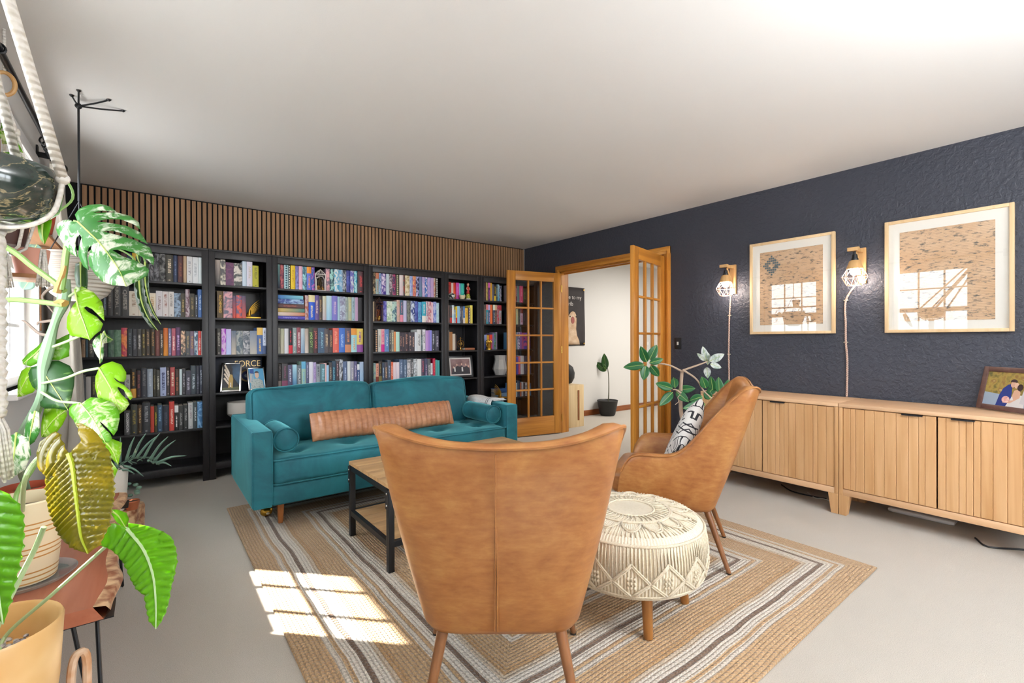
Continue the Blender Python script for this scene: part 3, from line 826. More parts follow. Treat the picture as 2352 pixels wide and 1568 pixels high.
# ---------------------------------------------------------------- the books
def book_mat(P):
    t = NT('book_cover_' + {'P': 'lettered', 'N': 'plain', 'F': 'illustrated', 'G': 'graded', 'B': 'low_band', 'T': 'top_band', 'D': 'dotted'}[P])
    c1 = t.n('Attribute', attribute_name='c1').outputs[0]; c2 = t.n('Attribute', attribute_name='c2').outputs[0]; sd = t.n('Attribute', attribute_name='seed').outputs[2]
    uv = t.n('UVMap', uv_map='UV').outputs[0]; x, y, z = t.sep(uv)
    V = t.n('CombineXYZ'); t.set(V.inputs[0], x); t.set(V.inputs[1], y); t.set(V.inputs[2], sd); V = V.outputs[0]
    def band(v, a, b, s=.01):
        nd = t.n('MapRange', interpolation_type='SMOOTHSTEP'); t.set(nd.inputs[0], v); nd.inputs[1].default_value = a - s; nd.inputs[2].default_value = a + s
        n2 = t.n('MapRange', interpolation_type='SMOOTHSTEP'); t.set(n2.inputs[0], v); n2.inputs[1].default_value = b - s; n2.inputs[2].default_value = b + s
        return t.math('SUBTRACT', nd.outputs[0], n2.outputs[0])
    def strokes(sx, sy):
        return t.ramp(t.noise(t.n('Mapping', i_Vector=V, i_Scale=(sx, sy, 1)).outputs[0], 1.0, 1.5, 0.4), [(0.47, '000000'), (0.53, 'ffffff')])
    f = 0.0
    if P == 'P':
        seed2 = t.math('FRACT', t.math('MULTIPLY', sd, 0.37))
        lo = t.math('ADD', 0.18, t.math('MULTIPLY', seed2, 0.22))
        ymask = t.math('MULTIPLY', t.math('GREATER_THAN', y, lo), t.math('LESS_THAN', y, t.math('ADD', lo, 0.52)))
        f = t.math('MULTIPLY', t.math('MULTIPLY', strokes(2.2, 75), band(x, .3, .72, .02)), ymask)
        dot = t.math('MULTIPLY', band(y, .05, .085, .005), band(x, .38, .62, .02)); f = t.math('MAXIMUM', f, t.math('MULTIPLY', dot, t.math('GREATER_THAN', seed2, 0.45)))
        edge = t.math('MULTIPLY', t.noise(t.n('Mapping', i_Vector=V, i_Scale=(2, 6, 1)).outputs[0], 2.0), 0.12); f = t.math('MAXIMUM', f, edge)
    elif P == 'F':
        n = t.noise(t.n('Mapping', i_Vector=V, i_Scale=(1.3, 4.5, 1)).outputs[0], 1.1, 2, 0.5, 1.0); f = t.ramp(n, [(0.42, '000000'), (0.6, 'ffffff')])
    elif P == 'G':
        f = t.math('ADD', y, t.math('MULTIPLY', t.math('SUBTRACT', t.noise(V, 3.0), 0.5), 0.35))
    elif P == 'B':
        f = t.math('MAXIMUM', t.math('LESS_THAN', y, 0.32), t.math('MULTIPLY', t.math('MULTIPLY', strokes(2, 60), band(x, .35, .68, .02)), band(y, .42, .9)))
    elif P == 'T':
        f = t.math('MAXIMUM', t.math('GREATER_THAN', y, 0.72), t.math('MULTIPLY', t.math('MULTIPLY', strokes(2, 60), band(x, .35, .68, .02)), band(y, .1, .6)))
    elif P == 'D':
        yy = t.math('SUBTRACT', t.math('FRACT', t.math('MULTIPLY', y, 10.0)), 0.5); xx = t.math('MULTIPLY', t.math('SUBTRACT', x, 0.5), 1.5)
        d = t.math('SQRT', t.math('ADD', t.math('MULTIPLY', yy, yy), t.math('MULTIPLY', xx, xx))); f = t.math('LESS_THAN', d, 0.34)
    else:
        f = t.math('MULTIPLY', t.noise(t.n('Mapping', i_Vector=V, i_Scale=(1, 4, 1)).outputs[0], 2.0), 0.2)
    t.base(t.mix(f, c1, c2)).p(Roughness=0.5)
    return t.m
BMAT = {k: book_mat(k) for k in 'PNFGBTD'}
PAPER = plain('paper_block', 'd6cfc0', 0.9)
def rot_spine(): return Matrix.Rotation(PI/2, 4, 'X') @ Matrix.Rotation(-PI/2, 4, 'Z')
def make_book(w, h, d, c1, c2, P, seed, hard):
    """local: x 0..w along the shelf, spine at y = 0, z up; cover boards, rounded spine and a recessed paper block"""
    bm = bmesh.new(); uvl = bm.loops.layers.uv.new('UV'); tk = min(.0028, w * .16)
    rz = .003 if hard else .0005
    arc = [(lerp(0, w, i / 4), -(.004 if hard else .0015) * math.sin(PI * i / 4) + (.0012 if i in (0, 4) else 0)) for i in range(5)]
    pr = [(0, d)] + arc + [(w, d), (w - tk, d), (w - tk, .005), (tk, .005), (tk, d)]
    A = [bm.verts.new((x, y, 0)) for x, y in pr]; B = [bm.verts.new((x, y, h)) for x, y in pr]; n = len(pr)
    for i in range(n):
        f = bm.faces.new((A[i], A[(i+1) % n], B[(i+1) % n], B[i]))
        for l in f.loops: l[uvl].uv = (l.vert.co.x / w, l.vert.co.z / h) if 1 <= i <= 4 else (0.02, .5)
    f = bm.faces.new(B); g = bm.faces.new(list(reversed(A)))
    for q in (f, g):
        for l in q.loops: l[uvl].uv = (.02, .98)
    vs = [bm.verts.new(p) for p in ((tk, .005, rz), (w - tk, .005, rz), (w - tk, d - rz - .001, rz), (tk, d - rz - .001, rz), (tk, .005, h - rz), (w - tk, .005, h - rz), (w - tk, d - rz - .001, h - rz), (tk, d - rz - .001, h - rz))]
    for q in ((3,2,1,0),(4,5,6,7),(0,1,5,4),(1,2,6,5),(2,3,7,6),(3,0,4,7)):
        bm.faces.new([vs[i] for i in q]).material_index = 1
    bmesh.ops.recalc_face_normals(bm, faces=bm.faces[:])
    me = bpy.data.meshes.new('book'); bm.to_mesh(me); bm.free(); me.materials.append(BMAT[P]); me.materials.append(PAPER)
    nv = len(me.vertices)
    for nm, c in (('c1', c1), ('c2', c2)):
        a = me.attributes.new(nm, 'FLOAT_COLOR', 'POINT'); a.data.foreach_set('color', list(c) * nv)
    a = me.attributes.new('seed', 'FLOAT', 'POINT'); a.data.foreach_set('value', [seed] * nv)
    o = bpy.data.objects.new('book', me); COL.objects.link(o); return o
CN = {1: 'leftmost bookcase', 2: 'first narrow bookcase', 3: 'third bookcase', 4: 'fourth bookcase', 5: 'second narrow bookcase', 6: 'bookcase behind the door'}
SN = {1: 'top shelf', 2: 'second shelf', 3: 'third shelf', 4: 'fourth shelf', 5: 'fifth shelf'}
rb = random.Random(11); ROW = {}
for case, shelf, X, data in BOOKS: ROW[(case, shelf)] = ROW.get((case, shelf), 0) + len(data.split('\n'))
seen = {}
for case, shelf, X, data in BOOKS:
    for line in data.split('\n'):
        f = line.split('|'); w = int(f[0]) / 1000; h = int(f[1]) / 1000; k = seen.get((case, shelf), 0); seen[(case, shelf)] = k + 1
        if shelf == 1: h = min(h, .222)
        o = make_book(w - .0012, h, rb.uniform(.13, .17), hexc(f[2]), hexc(f[3]), f[4], rb.uniform(0, 90), 'hardback' in f[5] or 'cloth' in f[5])
        o.location = (X + .0006, 4.752 + (rb.uniform(0, .012) if f[4] != 'x' else 0), SZ[shelf] + .001)
        if case == 1: num = ORD[ROW[(case, shelf)] - 1 - k] + ' from right'
        else: num = ORD[k] + ' from left'
        look = f[5].replace(' behind the door glass', '').replace(' behind the second pane', '').replace(' on the low shelf', '')
        tag(o, '%s, %s, %s, %s' % (look, num, SN[shelf], CN[case]), 'book', 'books on the %s of the %s' % (SN[shelf], CN[case]))
        if len(f) > 6:
            ti, tc = f[6].split(','); L = h * .72; s = min(w * .62, L / (.62 * len(ti)))
            tm = plain('foil_' + tc, tc, 0.4)
            text(ti, s, (o.location.x + w * .48, o.location.y - .0052, SZ[shelf] + h * .52), rot_spine(), tm, o, 'title', sx=min(1.6, L / (.62 * s * len(ti))))
        X += w
# the stack lying flat at the left of the third bookcase's second shelf
zz = SZ[2] + .001
for i, (th, c1, c2, P, lab) in enumerate(((.031, '4a44a8', '9a98e0', 'P', 'indigo hardback lying flat, lowest of the stack of six'), (.034, 'e8dcd0', 'c87858', 'G', 'white and coral hardback lying flat, second from the bottom of the stack'), (.036, 'd8b868', '4a8a88', 'G', 'gold and teal hardback lying flat, third from the bottom of the stack'),
      (.040, '5a4448', 'a85a4a', 'P', 'brown and rust hardback lying flat, third from the top of the stack'), (.044, '40549a', 'a8c8e8', 'F', 'blue swirled hardback lying flat, second from the top of the stack'), (.034, '4a80c4', '8ad0dc', 'G', 'bright blue hardback lying flat, topmost of the stack of six'))):
    L = (.243, .236, .233, .230, .226, .220)[i]
    o = make_book(th, L, .15, hexc(c1), hexc(c2), P, i * 7.3, True); o.rotation_euler = (0, PI/2, 0)
    o.location = (.936, 4.752 + rb.uniform(0, .008), zz + th); zz += th + .0012
    tag(o, lab, 'book', 'flat stack of hardbacks in the third bookcase')


# ================================================================ furniture
def cushion(m, c, size, r, puff=(0, 0, 0), n=12, rot=None, fn=None):
    """soft rounded block: c centre, size full extents, r edge radius, puff bulge of each face pair"""
    hx, hy, hz = (q / 2 for q in size); nv0 = len(m.bm.verts); made = {}
    def put(p):
        key = tuple(round(q, 5) for q in p)
        if key in made: return made[key]
        x, y, z = p; q = Vector((x * hx, y * hy, z * hz))
        inn = Vector((max(-hx + r, min(hx - r, q.x)), max(-hy + r, min(hy - r, q.y)), max(-hz + r, min(hz - r, q.z))))
        d = q - inn
        if d.length > 1e-7: q = inn + d.normalized() * r
        a, b, g = (1 - x*x), (1 - y*y), (1 - z*z)
        q = q + Vector((puff[0] * x * b * g, puff[1] * y * a * g, puff[2] * z * a * b))
        if fn: q = fn(q, x, y, z)
        if rot is not None: q = rot @ q
        v = m.bm.verts.new(q + Vector(c)); made[key] = v; return v
    lin = [-math.cos(PI * i / n) * .5 + (2 * i / n - 1) * .5 for i in range(n + 1)]
    for ax in range(3):
        for sg in (-1, 1):
            for i in range(n):
                for j in range(n):
                    qs = []
                    for di, dj in ((0, 0), (1, 0), (1, 1), (0, 1)):
                        p = [0, 0, 0]; p[ax] = sg; p[(ax+1) % 3] = lin[i + di]; p[(ax+2) % 3] = lin[j + dj]; qs.append(put(p))
                    if sg < 0: qs.reverse()
                    try: m.bm.faces.new(qs)
                    except ValueError: pass
def rrect(cx, cy, hx, hy, r, z, n=5):
    """closed rounded rectangle of points in the xy plane"""
    out = []
    for k, (sx, sy) in enumerate(((1, 1), (-1, 1), (-1, -1), (1, -1))):
        for i in range(n + 1):
            a = PI/2 * k + PI/2 * i / n; out.append((cx + sx * (hx - r) + r * math.cos(a), cy + sy * (hy - r) + r * math.sin(a), z))
    return out
RZ = .0105   # top of the rug
# rug
t = NT('braided_jute'); v = t.coord('Object'); x, y, z = t.sep(v)
wob = t.math('MULTIPLY', t.math('SUBTRACT', t.noise(v, 2.2, 2), 0.5), 0.035)
HX, HY = 1.27, 1.54
dx = t.math('SUBTRACT', HX, t.math('ABSOLUTE', x)); dy = t.math('SUBTRACT', HY, t.math('ABSOLUTE', y))
d = t.math('ADD', t.math('MINIMUM', dx, dy), wob)
along = t.mix(t.math('LESS_THAN', dx, dy), x, y)
per = t.math('FRACT', t.math('DIVIDE', d, 0.29))
seq = [(0, 'c3a27a'), (.36, 'dad0c2'), (.44, 'c3a27a'), (.50, 'e0d8cc'), (.62, '786252'), (.69, 'e0d8cc'), (.83, 'cdbba4'), (.90, 'bb966a')]
col = t.ramp(per, seq, 'CONSTANT')
nz = t.noise(t.n('Mapping', i_Vector=v, i_Scale=(60, 60, 60)).outputs[0], 3.0, 3, 0.7)
braid = t.math('FRACT', t.math('DIVIDE', d, 0.0155)); tri = t.math('MULTIPLY', t.math('ABSOLUTE', t.math('SUBTRACT', braid, 0.5)), 2.0)
st = t.math('SINE', t.math('ADD', t.math('MULTIPLY', along, 330.0), t.math('MULTIPLY', tri, 3.0)))
hgt = t.math('ADD', t.math('SUBTRACT', 1.0, t.math('POWER', tri, 2.5)), t.math('MULTIPLY', st, 0.28))
fleck = t.ramp(nz, [(0.35, '8a7058'), (0.6, 'ffffff')])
mul = t.n('Mix', data_type='RGBA', blend_type='MULTIPLY'); t.set(mul.inputs[0], 0.45); t.set(mul.inputs[6], col); t.set(mul.inputs[7], fleck)
t.base(t.mix(t.math('MULTIPLY', t.math('POWER', tri, 4.0), 0.35), mul.outputs[2], hexc('7a6048'))).p(Roughness=0.95, Sheen_Weight=0.2).bump(hgt, 0.9, 0.006)
m = MB(); m.box((-HX, -HY, -.005), (HX, HY, .005), .004)
rug = m.out('area_rug', t.m); rug.location = (1.69, 2.3, .0056)
tag(rug, 'large braided jute rug with concentric tan, cream and brown bands under the seating', 'rug')

# ---------------------------------------------------------------- teal sofa
t = NT('teal_velvet'); v = t.coord('Object'); a = t.noise(v, 3.2, 4, 0.6, 0.8); b = t.noise(v, 420, 2)
t.base(t.mix(t.ramp(a, [(0.35, '000000'), (0.68, 'ffffff')]), hexc('0f5562'), hexc('1a7380'))).p(Roughness=0.75, Sheen_Weight=0.85, Sheen_Roughness=0.35, Sheen_Tint=hexc('7fd6dc'))
t.bump(t.math('ADD', t.math('MULTIPLY', b, 0.15), a), 0.25, 0.01); VELVET = t.m
WALN = wood('walnut_leg', 'a4622e', '70401c', rot=(0, PI/2, 0), rough=0.4)
SX0, SX1, SY0, SY1 = .484, 2.53, 3.2, 4.12
so = thing('sofa', 'teal velvet two-seat sofa with track arms and wooden legs', 'sofa', (1.507, 3.66, RZ))
for x0, x1 in ((SX0, SX0 + .115), (SX1 - .115, SX1)):
    m = MB(); cushion(m, ((x0 + x1) / 2, (SY0 + SY1) / 2, .39), (x1 - x0, SY1 - SY0, .475), .014, (.006, .004, .006), 10); ob = m.out('arm', VELVET, so, ang=60)
    m = MB()
    for yy in (SY0 + .008, SY1 - .008):
        m.tube([(x0 + .003, yy, .17), (x0 + .003, yy, .612), (x0 + .012, yy, .624), (x1 - .012, yy, .624), (x1 - .003, yy, .612), (x1 - .003, yy, .17)], .0045, 6)
    for xx in (x0 + .006, x1 - .006): m.tube([(xx, SY0 + .01, .622), (xx, SY1 - .01, .622)], .0045, 6)
    m.out('piping', VELVET, ob)
m = MB(); m.box((SX0 + .112, SY0 + .012, .155), (SX1 - .112, SY1 - .02, .28), .012, 3); m.out('base', VELVET, so)
m = MB(); cushion(m, ((SX0 + SX1) / 2, SY1 - .09, .44), (SX1 - SX0 - .225, .17, .44), .02, (0, .01, .004), 10); m.out('back_frame', VELVET, so, ang=60)
CX = (SX0 + SX1) / 2; SW = SX1 - SX0 - .235
tufts = [(CX - SW/2 + SW * (i + .5) / 5, yy) for i in range(5) for yy in (3.40, 3.60)]
def tuft(q, x, y, z):
    if z > .2:
        X = CX + q.x; Y = 3.545 + q.y
        for tx, ty in tufts:
            r2 = (X - tx) ** 2 + (Y - ty) ** 2; q.z -= .026 * math.exp(-r2 / .0022) * min(1, z)
            q.z -= .007 * math.exp(-abs(X - tx) / .012) * math.exp(-abs(Y - ty) / .09)
    q.z += .004 * math.sin(17 * q.x + 2) * math.sin(13 * q.y); return q
m = MB(); cushion(m, (CX, 3.545, .363), (SW, .69, .165), .035, (.006, .012, .016), 40, fn=tuft); ob = m.out('seat_cushion', VELVET, so, ang=180)
m = MB()
for zz in (.438, .288): m.tube(rrect(CX, 3.545, SW/2 + .002, .347, .03, zz), .005, 6, True)
m.out('piping', VELVET, ob)
m = MB()
for tx, ty in tufts: m.ball((tx, ty, .432), .011, (1, 1, .5), 8)
o = m.out('button', VELVET, ob); o['kind'] = 'stuff'
rs = random.Random(5)
for k, (x0, x1, zt) in enumerate(((SX0 + .065, 1.43, .838), (1.435, 2.335, .838))):
    def wr(q, x, y, z, k=k):
        q.z += .008 * math.sin(3 * x + k) * (z > 0)
        am = .008 if k == 0 else .004
        q.y -= am * math.sin(22 * q.x + 14 * q.z + 3 * k) * (1 - x * x) * (y < 0) + am * .7 * math.sin(41 * q.x - 26 * q.z) * (1 - x*x) * (y < 0)
        return q
    m = MB(); cushion(m, ((x0 + x1) / 2, 3.80, .632), (x1 - x0, .19, .415), .05, (.01, .045, .02), 30, rot=Matrix.Rotation(R(-10), 3, 'X'), fn=wr); ob = m.out('back_cushion', VELVET, so, ang=180)
    m = MB(); ro = Matrix.Rotation(R(-10), 3, 'X'); cc = Vector(((x0 + x1) / 2, 3.80, .632))
    for yy in (-.085, .085):
        m.tube([cc + ro @ Vector((px, yy, py)) for px, py, _ in rrect(0, 0, (x1 - x0) / 2 - .012, .196, .05, 0)], .0045, 6, True)
    m.out('piping', VELVET, ob)
for x, y in ((.66, 3.31), (2.35, 3.31), (.66, 4.02), (2.35, 4.02)):
    m = MB(); m.cyl((x, y, .158), (x, y, RZ + .0008), .03, .019, 4); m.xf(m.bm.verts[:], Matrix.Rotation(R(45), 4, 'Z'), (x, y, 0)); m.out('leg', WALN, so, bev=.003, smooth=False)
for i, x in enumerate((.690, 2.326)):
    bo = thing('bolster_pillow', ('round teal velvet bolster lying against the left sofa arm', 'round teal velvet bolster lying against the right sofa arm')[i], 'pillow', (x, 3.45, .456 + RZ), 'sofa bolsters')
    m = MB(); prof = [(.001, 0), (.062, .002), (.073, .012), (.075, .06), (.078, .2), (.075, .36), (.073, .398), (.062, .408), (.001, .41)]
    m.lathe(prof, n=28); m.xf(m.bm.verts[:], Matrix.Translation((x, 3.27, .5475)) @ Matrix.Rotation(-PI/2, 4, 'X')); m.out('cover', VELVET, bo, ang=50)
    m = MB()
    for yy in (3.275, 3.675): m.tube([(x + .075 * math.cos(q), yy, .5475 + .075 * math.sin(q)) for q in [2*PI*j/28 for j in range(28)]], .0045, 6, True)
    m.out('piping', VELVET, bo)

# leather
def leather(name, c1, c2, c3):
    t = NT(name); v = t.coord('Object'); a = t.noise(v, 5.5, 5, 0.62, 0.5); b = t.noise(t.n('Mapping', i_Vector=v, i_Scale=(1, 1, 3.0)).outputs[0], 20, 4, 0.6); g = t.noise(v, 240, 2)
    f = t.math('ADD', t.math('MULTIPLY', a, 0.6), t.math('MULTIPLY', b, 0.4))
    t.base(t.ramp(f, [(0.34, c2), (0.52, c1), (0.68, c3)])).p(Roughness=t.math('ADD', 0.30, t.math('MULTIPLY', b, 0.18))).bump(t.math('ADD', t.math('MULTIPLY', g, 0.3), a), 0.12, 0.004)
    return t.m
LEATH = leather('cognac_leather', '9e6838', '865026', 'b08048'); LEATP = leather('tan_leather', 'b07a56', '966040', 'c4906c')
pA, pB = Vector((0.893, 3.483, 0.455)), Vector((2.025, 3.476, 0.455))
lp = thing('lumbar_pillow', 'long ribbed tan leather lumbar pillow lying across the sofa seat', 'pillow', (pA + pB) / 2)
L = (pB - pA).length; ax = (pB - pA).normalized(); tilt = Matrix((ax, Vector((-ax.y, ax.x, 0)), (0, 0, 1))).transposed()
m = MB(); n1, n2 = 312, 28; g = []
for i in range(n1 + 1):
    u = i / n1; e = min(1, min(u, 1 - u) / .05) ** .5; e = .62 + .38 * e
    rib = .010 * abs(math.sin(PI * u * 26)) ** .7; row = []
    for j in range(n2):
        q = 2 * PI * j / n2; cz, cy = math.cos(q), math.sin(q)
        py = (.055 * e + rib) * (abs(cy) ** .75) * (1 if cy > 0 else -1) * (0.25 + .75 * min(1, min(u, 1-u) / .06)); pz = (.098 * (1.06 - .06 * e) + rib * .4) * (abs(cz) ** .8) * (1 if cz > 0 else -1)
        w = tilt @ (Matrix.Rotation(R(-24), 3, 'X') @ Vector(((u - .5) * L, py, pz)))
        row.append((pA + pB) / 2 + w + Vector((0, -.005, .118)) + Vector((0, 0, .004 * math.sin(9 * u))))
    g.append([tuple(p) for p in row] + [tuple(row[0])])
m.grid(g); bmesh.ops.remove_doubles(m.bm, verts=m.bm.verts[:], dist=1e-5); bmesh.ops.holes_fill(m.bm, edges=m.bm.edges[:]); m.out('cover', LEATP, lp, ang=180)

# throw over the right arm
t = NT('woven_throw'); v = t.coord('Object'); x, y, z = t.sep(v); wv = t.noise(t.n('Mapping', i_Vector=v, i_Scale=(260, 60, 260)).outputs[0], 1, 2)
s1 = t.math('LESS_THAN', t.math('ABSOLUTE', t.math('SUBTRACT', y, -.10)), .004); s2 = t.math('LESS_THAN', t.math('ABSOLUTE', t.math('SUBTRACT', y, -.125)), .004)
t.base(t.mix(t.math('MAXIMUM', s1, s2), t.ramp(wv, [(0.3, 'c8c8c8'), (0.7, 'e4e4e4')]), hexc('5a5a60'))).p(Roughness=0.95).bump(wv, 0.5, .004)
th = thing('throw_blanket', 'folded white woven throw with dark stripes on the right sofa arm', 'blanket', (2.47, 3.6, .64))
m = MB(); g = []
prof = [(2.398, .50), (2.396, .56), (2.398, .615), (2.41, .642), (2.44, .652), (2.49, .652), (2.53, .645), (2.545, .62), (2.546, .56)]
for j in range(15):
    yy = 3.42 + .40 * j / 14; g.append([(xx - .004 * math.sin(j * .9) * (zz < .6), yy + .012 * math.sin(zz * 30) * (zz < .6), zz + .004 * math.sin(j * .7) + RZ * .5 + (.0 if zz > .6 else .05 * math.sin(j * .35))) for xx, zz in prof])
m.grid(g); m.out('cloth', t.m, th, solid=.007, sub=1, ang=180)
m = MB()
for k in range(26):
    xx = lerp(2.405, 2.535, k / 25); m.tube([(xx, 3.42, .655 + RZ * .5), (xx + .002 * math.sin(k), 3.395, .652), (xx + .003 * math.cos(k * 2), 3.375, .646)], .0018, 4)
o = m.out('fringe', plain('fringe_white', 'dcdcdc', 0.95), th); o['kind'] = 'stuff'
gt = thing('toy', 'small golden toy on the rug under the left end of the sofa', 'toy', (0.611, 3.493, 0.01))
gx, gy, _ = (0.611, 3.493, 0.01)
GOLD = plain('gold', 'c79a3c', 0.3, 0.9)
m = MB(); m.ball((gx, gy, .036 + .0115 - .008), .03, (1.25, .8, .9), 16)
for k in (-1, 1): m.ball((gx + k * .026, gy - .006, .05), .012, (1, .7, 1.2), 8)
m.out('body', GOLD, gt)
m = MB(); m.ball((gx + .005, gy - .025, .034), .011, (1, .5, .8), 8); m.out('snout', plain('cream_paint', 'e0d0a8', 0.5), gt)

# ---------------------------------------------------------------- coffee table
RUST = wood('rustic_oak', 'c8a274', '9a7850', rough=0.5, grain=16)
ct = thing('coffee_table', 'industrial coffee table with oak boards in a black metal frame', 'coffee table', (1.52, 2.545, RZ))
x0, x1, y0, y1 = .945, 2.10, 2.245, 2.845
for a in (x0, x1 - .032):
    for b in (y0, y1 - .032):
        m = MB(); m.box((a, b, RZ + .0005), (a + .032, b + .032, .432), .002)
        sx = -.003 if a == x0 else .032; m.box((a + sx, b - .002, .33), (a + sx + .003, b + .034, .43)); m.out('leg', BLACKM, ct)
m = MB()
for z0, z1 in ((.405, .436), (.135, .166)):
    m.box((x0 + .03, y0 + .002, z0), (x1 - .03, y0 + .026, z1)); m.box((x0 + .03, y1 - .026, z0), (x1 - .03, y1 - .002, z1)); m.box((x0 + .002, y0 + .03, z0), (x0 + .026, y1 - .03, z1)); m.box((x1 - .026, y0 + .03, z0), (x1 - .002, y1 - .03, z1))
m.out('frame', BLACKM, ct, bev=.001)
m = MB()
for a in (x0 - .0045, x1 + .0045):
    for b in (y0 + .016, y1 - .016):
        for zz in (.35, .41): m.ball((a, b, zz), .006, (.6, 1, 1), 8)
o = m.out('bolt', CHROME, ct); o['kind'] = 'stuff'
m = MB()
for k in range(4): m.box((x0 + .001, lerp(y0, y1, k / 4) + .0012, .437), (x1 - .001, lerp(y0, y1, (k + 1) / 4) - .0008, .458), .0015)
m.out('tabletop', RUST, ct)
m = MB()
for k in range(4): m.box((x0 + .028, lerp(y0 + .028, y1 - .028, k / 4) + .001, .15), (x1 - .028, lerp(y0 + .028, y1 - .028, (k + 1) / 4) - .001, .1665), .0015)
m.out('shelf', RUST, ct)
wx, wy, _ = (1.073, 2.709, 0.2)
wb = thing('storage_box', 'flat white box lying on the lower shelf of the coffee table', 'box', (1.3, 2.52, .168))
m = MB(); m.box((1.14, 2.42, .168), (1.44, 2.66, .235), .004); m.out('body', plain('white_card', 'e8e6e2', 0.6), wb)
m = MB(); m.box((1.136, 2.416, .2355), (1.444, 2.664, .252), .004); m.out('lid', plain('white_card', 'e8e6e2', 0.6), wb)

# ---------------------------------------------------------------- leather armchairs
S_ = [0, .15, .28, .36, .44, .55, .70, .85, 1.0]
F0X = [0, .125, .198, .232, .250, .265, .276, .283, .285]; F0Y = [0, .0, .012, .045, .10, .19, .31, .42, .50]
F1X = [0, .17, .275, .335, .352, .352, .348, .34, .333]; F1Y = [-.225, -.22, -.20, -.165, -.095, .02, .16, .30, .40]
ZS = [0, .10, .20, .28, .33, .37, .41, .46, .51, .57, .63, .70, .85, .93, .97, 1.0]; ZT = [.905, .909, .924, .942, .954, .957, .940, .88, .78, .665, .60, .585, .585, .57, .535, .47]
LEGM = wood('chair_leg', '8a5a34', '5f3a1e', rot=(0, PI/2, 0), rough=0.35)
def smoothed(xs, ys, s): return (interp(xs, ys, max(0, s - .03)) + interp(xs, ys, s) * 2 + interp(xs, ys, min(1, s + .03))) / 4
def chair_pt(s, z, inn=0.0):
    a = abs(s); sg = 1 if s >= 0 else -1; f = (z - .30) / .66
    def at(q): return Vector((lerp(smoothed(S_, F0X, q), smoothed(S_, F1X, q), f), lerp(smoothed(S_, F0Y, q), smoothed(S_, F1Y, q), f)))
    p = at(a)
    if inn:
        t_ = at(min(1, a + .02)) - at(max(0, a - .02)); t_.normalize(); nrm = Vector((-t_.y, t_.x))
        if a < .02: nrm = Vector((0, 1))
        p = p + nrm * inn
    return Vector((sg * p.x, p.y, z))
def make_chair():
    e = thing('armchair', '', 'armchair', (0, 0, 0), 'cognac leather armchairs')
    ss = [-1 + 2 * i / 96 for i in range(97)]; m = MB(); g = []; top = []
    for s in ss:
        zt = smoothed(ZS, ZT, abs(s)); row = []; endf = 1.0 if abs(s) < .97 else .75
        th = .072 if abs(s) < .5 else .062
        row.append(chair_pt(s, .282, .04)); row.append(chair_pt(s, .290, .010))
        for k in range(9): row.append(chair_pt(s, lerp(.312, zt - .016, k / 8), -.006 * math.sin(PI * k / 8)))
        q = row[-1]
        row.append(chair_pt(s, zt - .004, .010)); row.append(chair_pt(s, zt, th * .4)); row.append(chair_pt(s, zt - .005, th * .8)); row.append(chair_pt(s, zt - .022, th))
        for k in range(1, 6): row.append(chair_pt(s, lerp(zt - .022, .36, k / 5), th + .012 * math.sin(PI * k / 5)))
        g.append([tuple(p) for p in row]); top.append(tuple(chair_pt(s, zt - .008, .0)))
    m.grid(g)
    for r_ in (m.lastgrid[0], m.lastgrid[-1]):
        try: m.bm.faces.new(r_)
        except ValueError: pass
    shell = m.out('shell', LEATH, e, ang=60)
    m = MB(); m.tube(top, .0055, 6); m.out('piping', LEATH, shell)
    m = MB(); ptsa = [tuple(chair_pt(-.0005 - .02 * (1 - f) ** 1.5, lerp(.315, .885, f), -.0085)) for f in [i / 20 for i in range(21)]]; m.tube(ptsa, .0022, 5)
    ptsb = [tuple(chair_pt(-.001 - .02 * (1 - f) ** 1.5 + .013 * (1 - f / .62) ** .5, lerp(.315, .885, f), -.0085)) for f in [.62 * i / 14 for i in range(15)]]; m.tube(ptsb, .0030, 5); m.out('back_seam', LEATH, shell)
    m = MB(); m.bm.faces.new([m.bm.verts.new(chair_pt(s, .284, .038)) for s in ss[::3]]); m.out('underside', plain('dark_lining', '2a2420', 0.9), e, smooth=False)
    m = MB(); cushion(m, (0, .285, .40), (.46, .50, .13), .04, (.0, .012, .02), 16); m.out('seat', LEATH, e, ang=180)
    for sx in (-1, 1):
        for (a, b, z) in (((.175, .055, .315), (.235, -.055, .0008), 0), ((.21, .42, .315), (.275, .475, .0008), 0)):
            m = MB(); pa, pb = Vector((sx * a[0], a[1], a[2])), Vector((sx * b[0], b[1], b[2])); n = 14
            R1 = m.ring(pa, (0, 0, -1), .019, n, (0, 1, 0)); R2 = m.ring(pb + Vector((0, 0, .006)), (0, 0, -1), .0115, n, (0, 1, 0)); m.skin([R1, R2]); lg = m.out('leg', LEGM, e)
            m = MB(); R1 = m.ring(pb + Vector((0, 0, .007)), (0, 0, -1), .0122, n, (0, 1, 0)); R2 = m.ring(pb, (0, 0, -1), .0122, n, (0, 1, 0)); m.skin([R1, R2]); m.out('foot_cap', BLACKM, lg)
    return e
ch = make_chair(); ch.location = (.825, 1.125, RZ); ch.rotation_euler.z = R(-37.7)
ch['label'] = 'cognac leather armchair in the foreground, seen from behind with a centre seam'
c2 = ch.copy(); COL.objects.link(c2)
for q in ch.children:
    k = q.copy(); COL.objects.link(k); k.parent = c2
    for q2 in q.children: k2 = q2.copy(); COL.objects.link(k2); k2.parent = k
c2.location = (2.46, 1.36, RZ); c2.rotation_euler.z = R(30.8)
c2['label'] = 'cognac leather armchair beside the pouf, seen from the side with a patterned cushion'
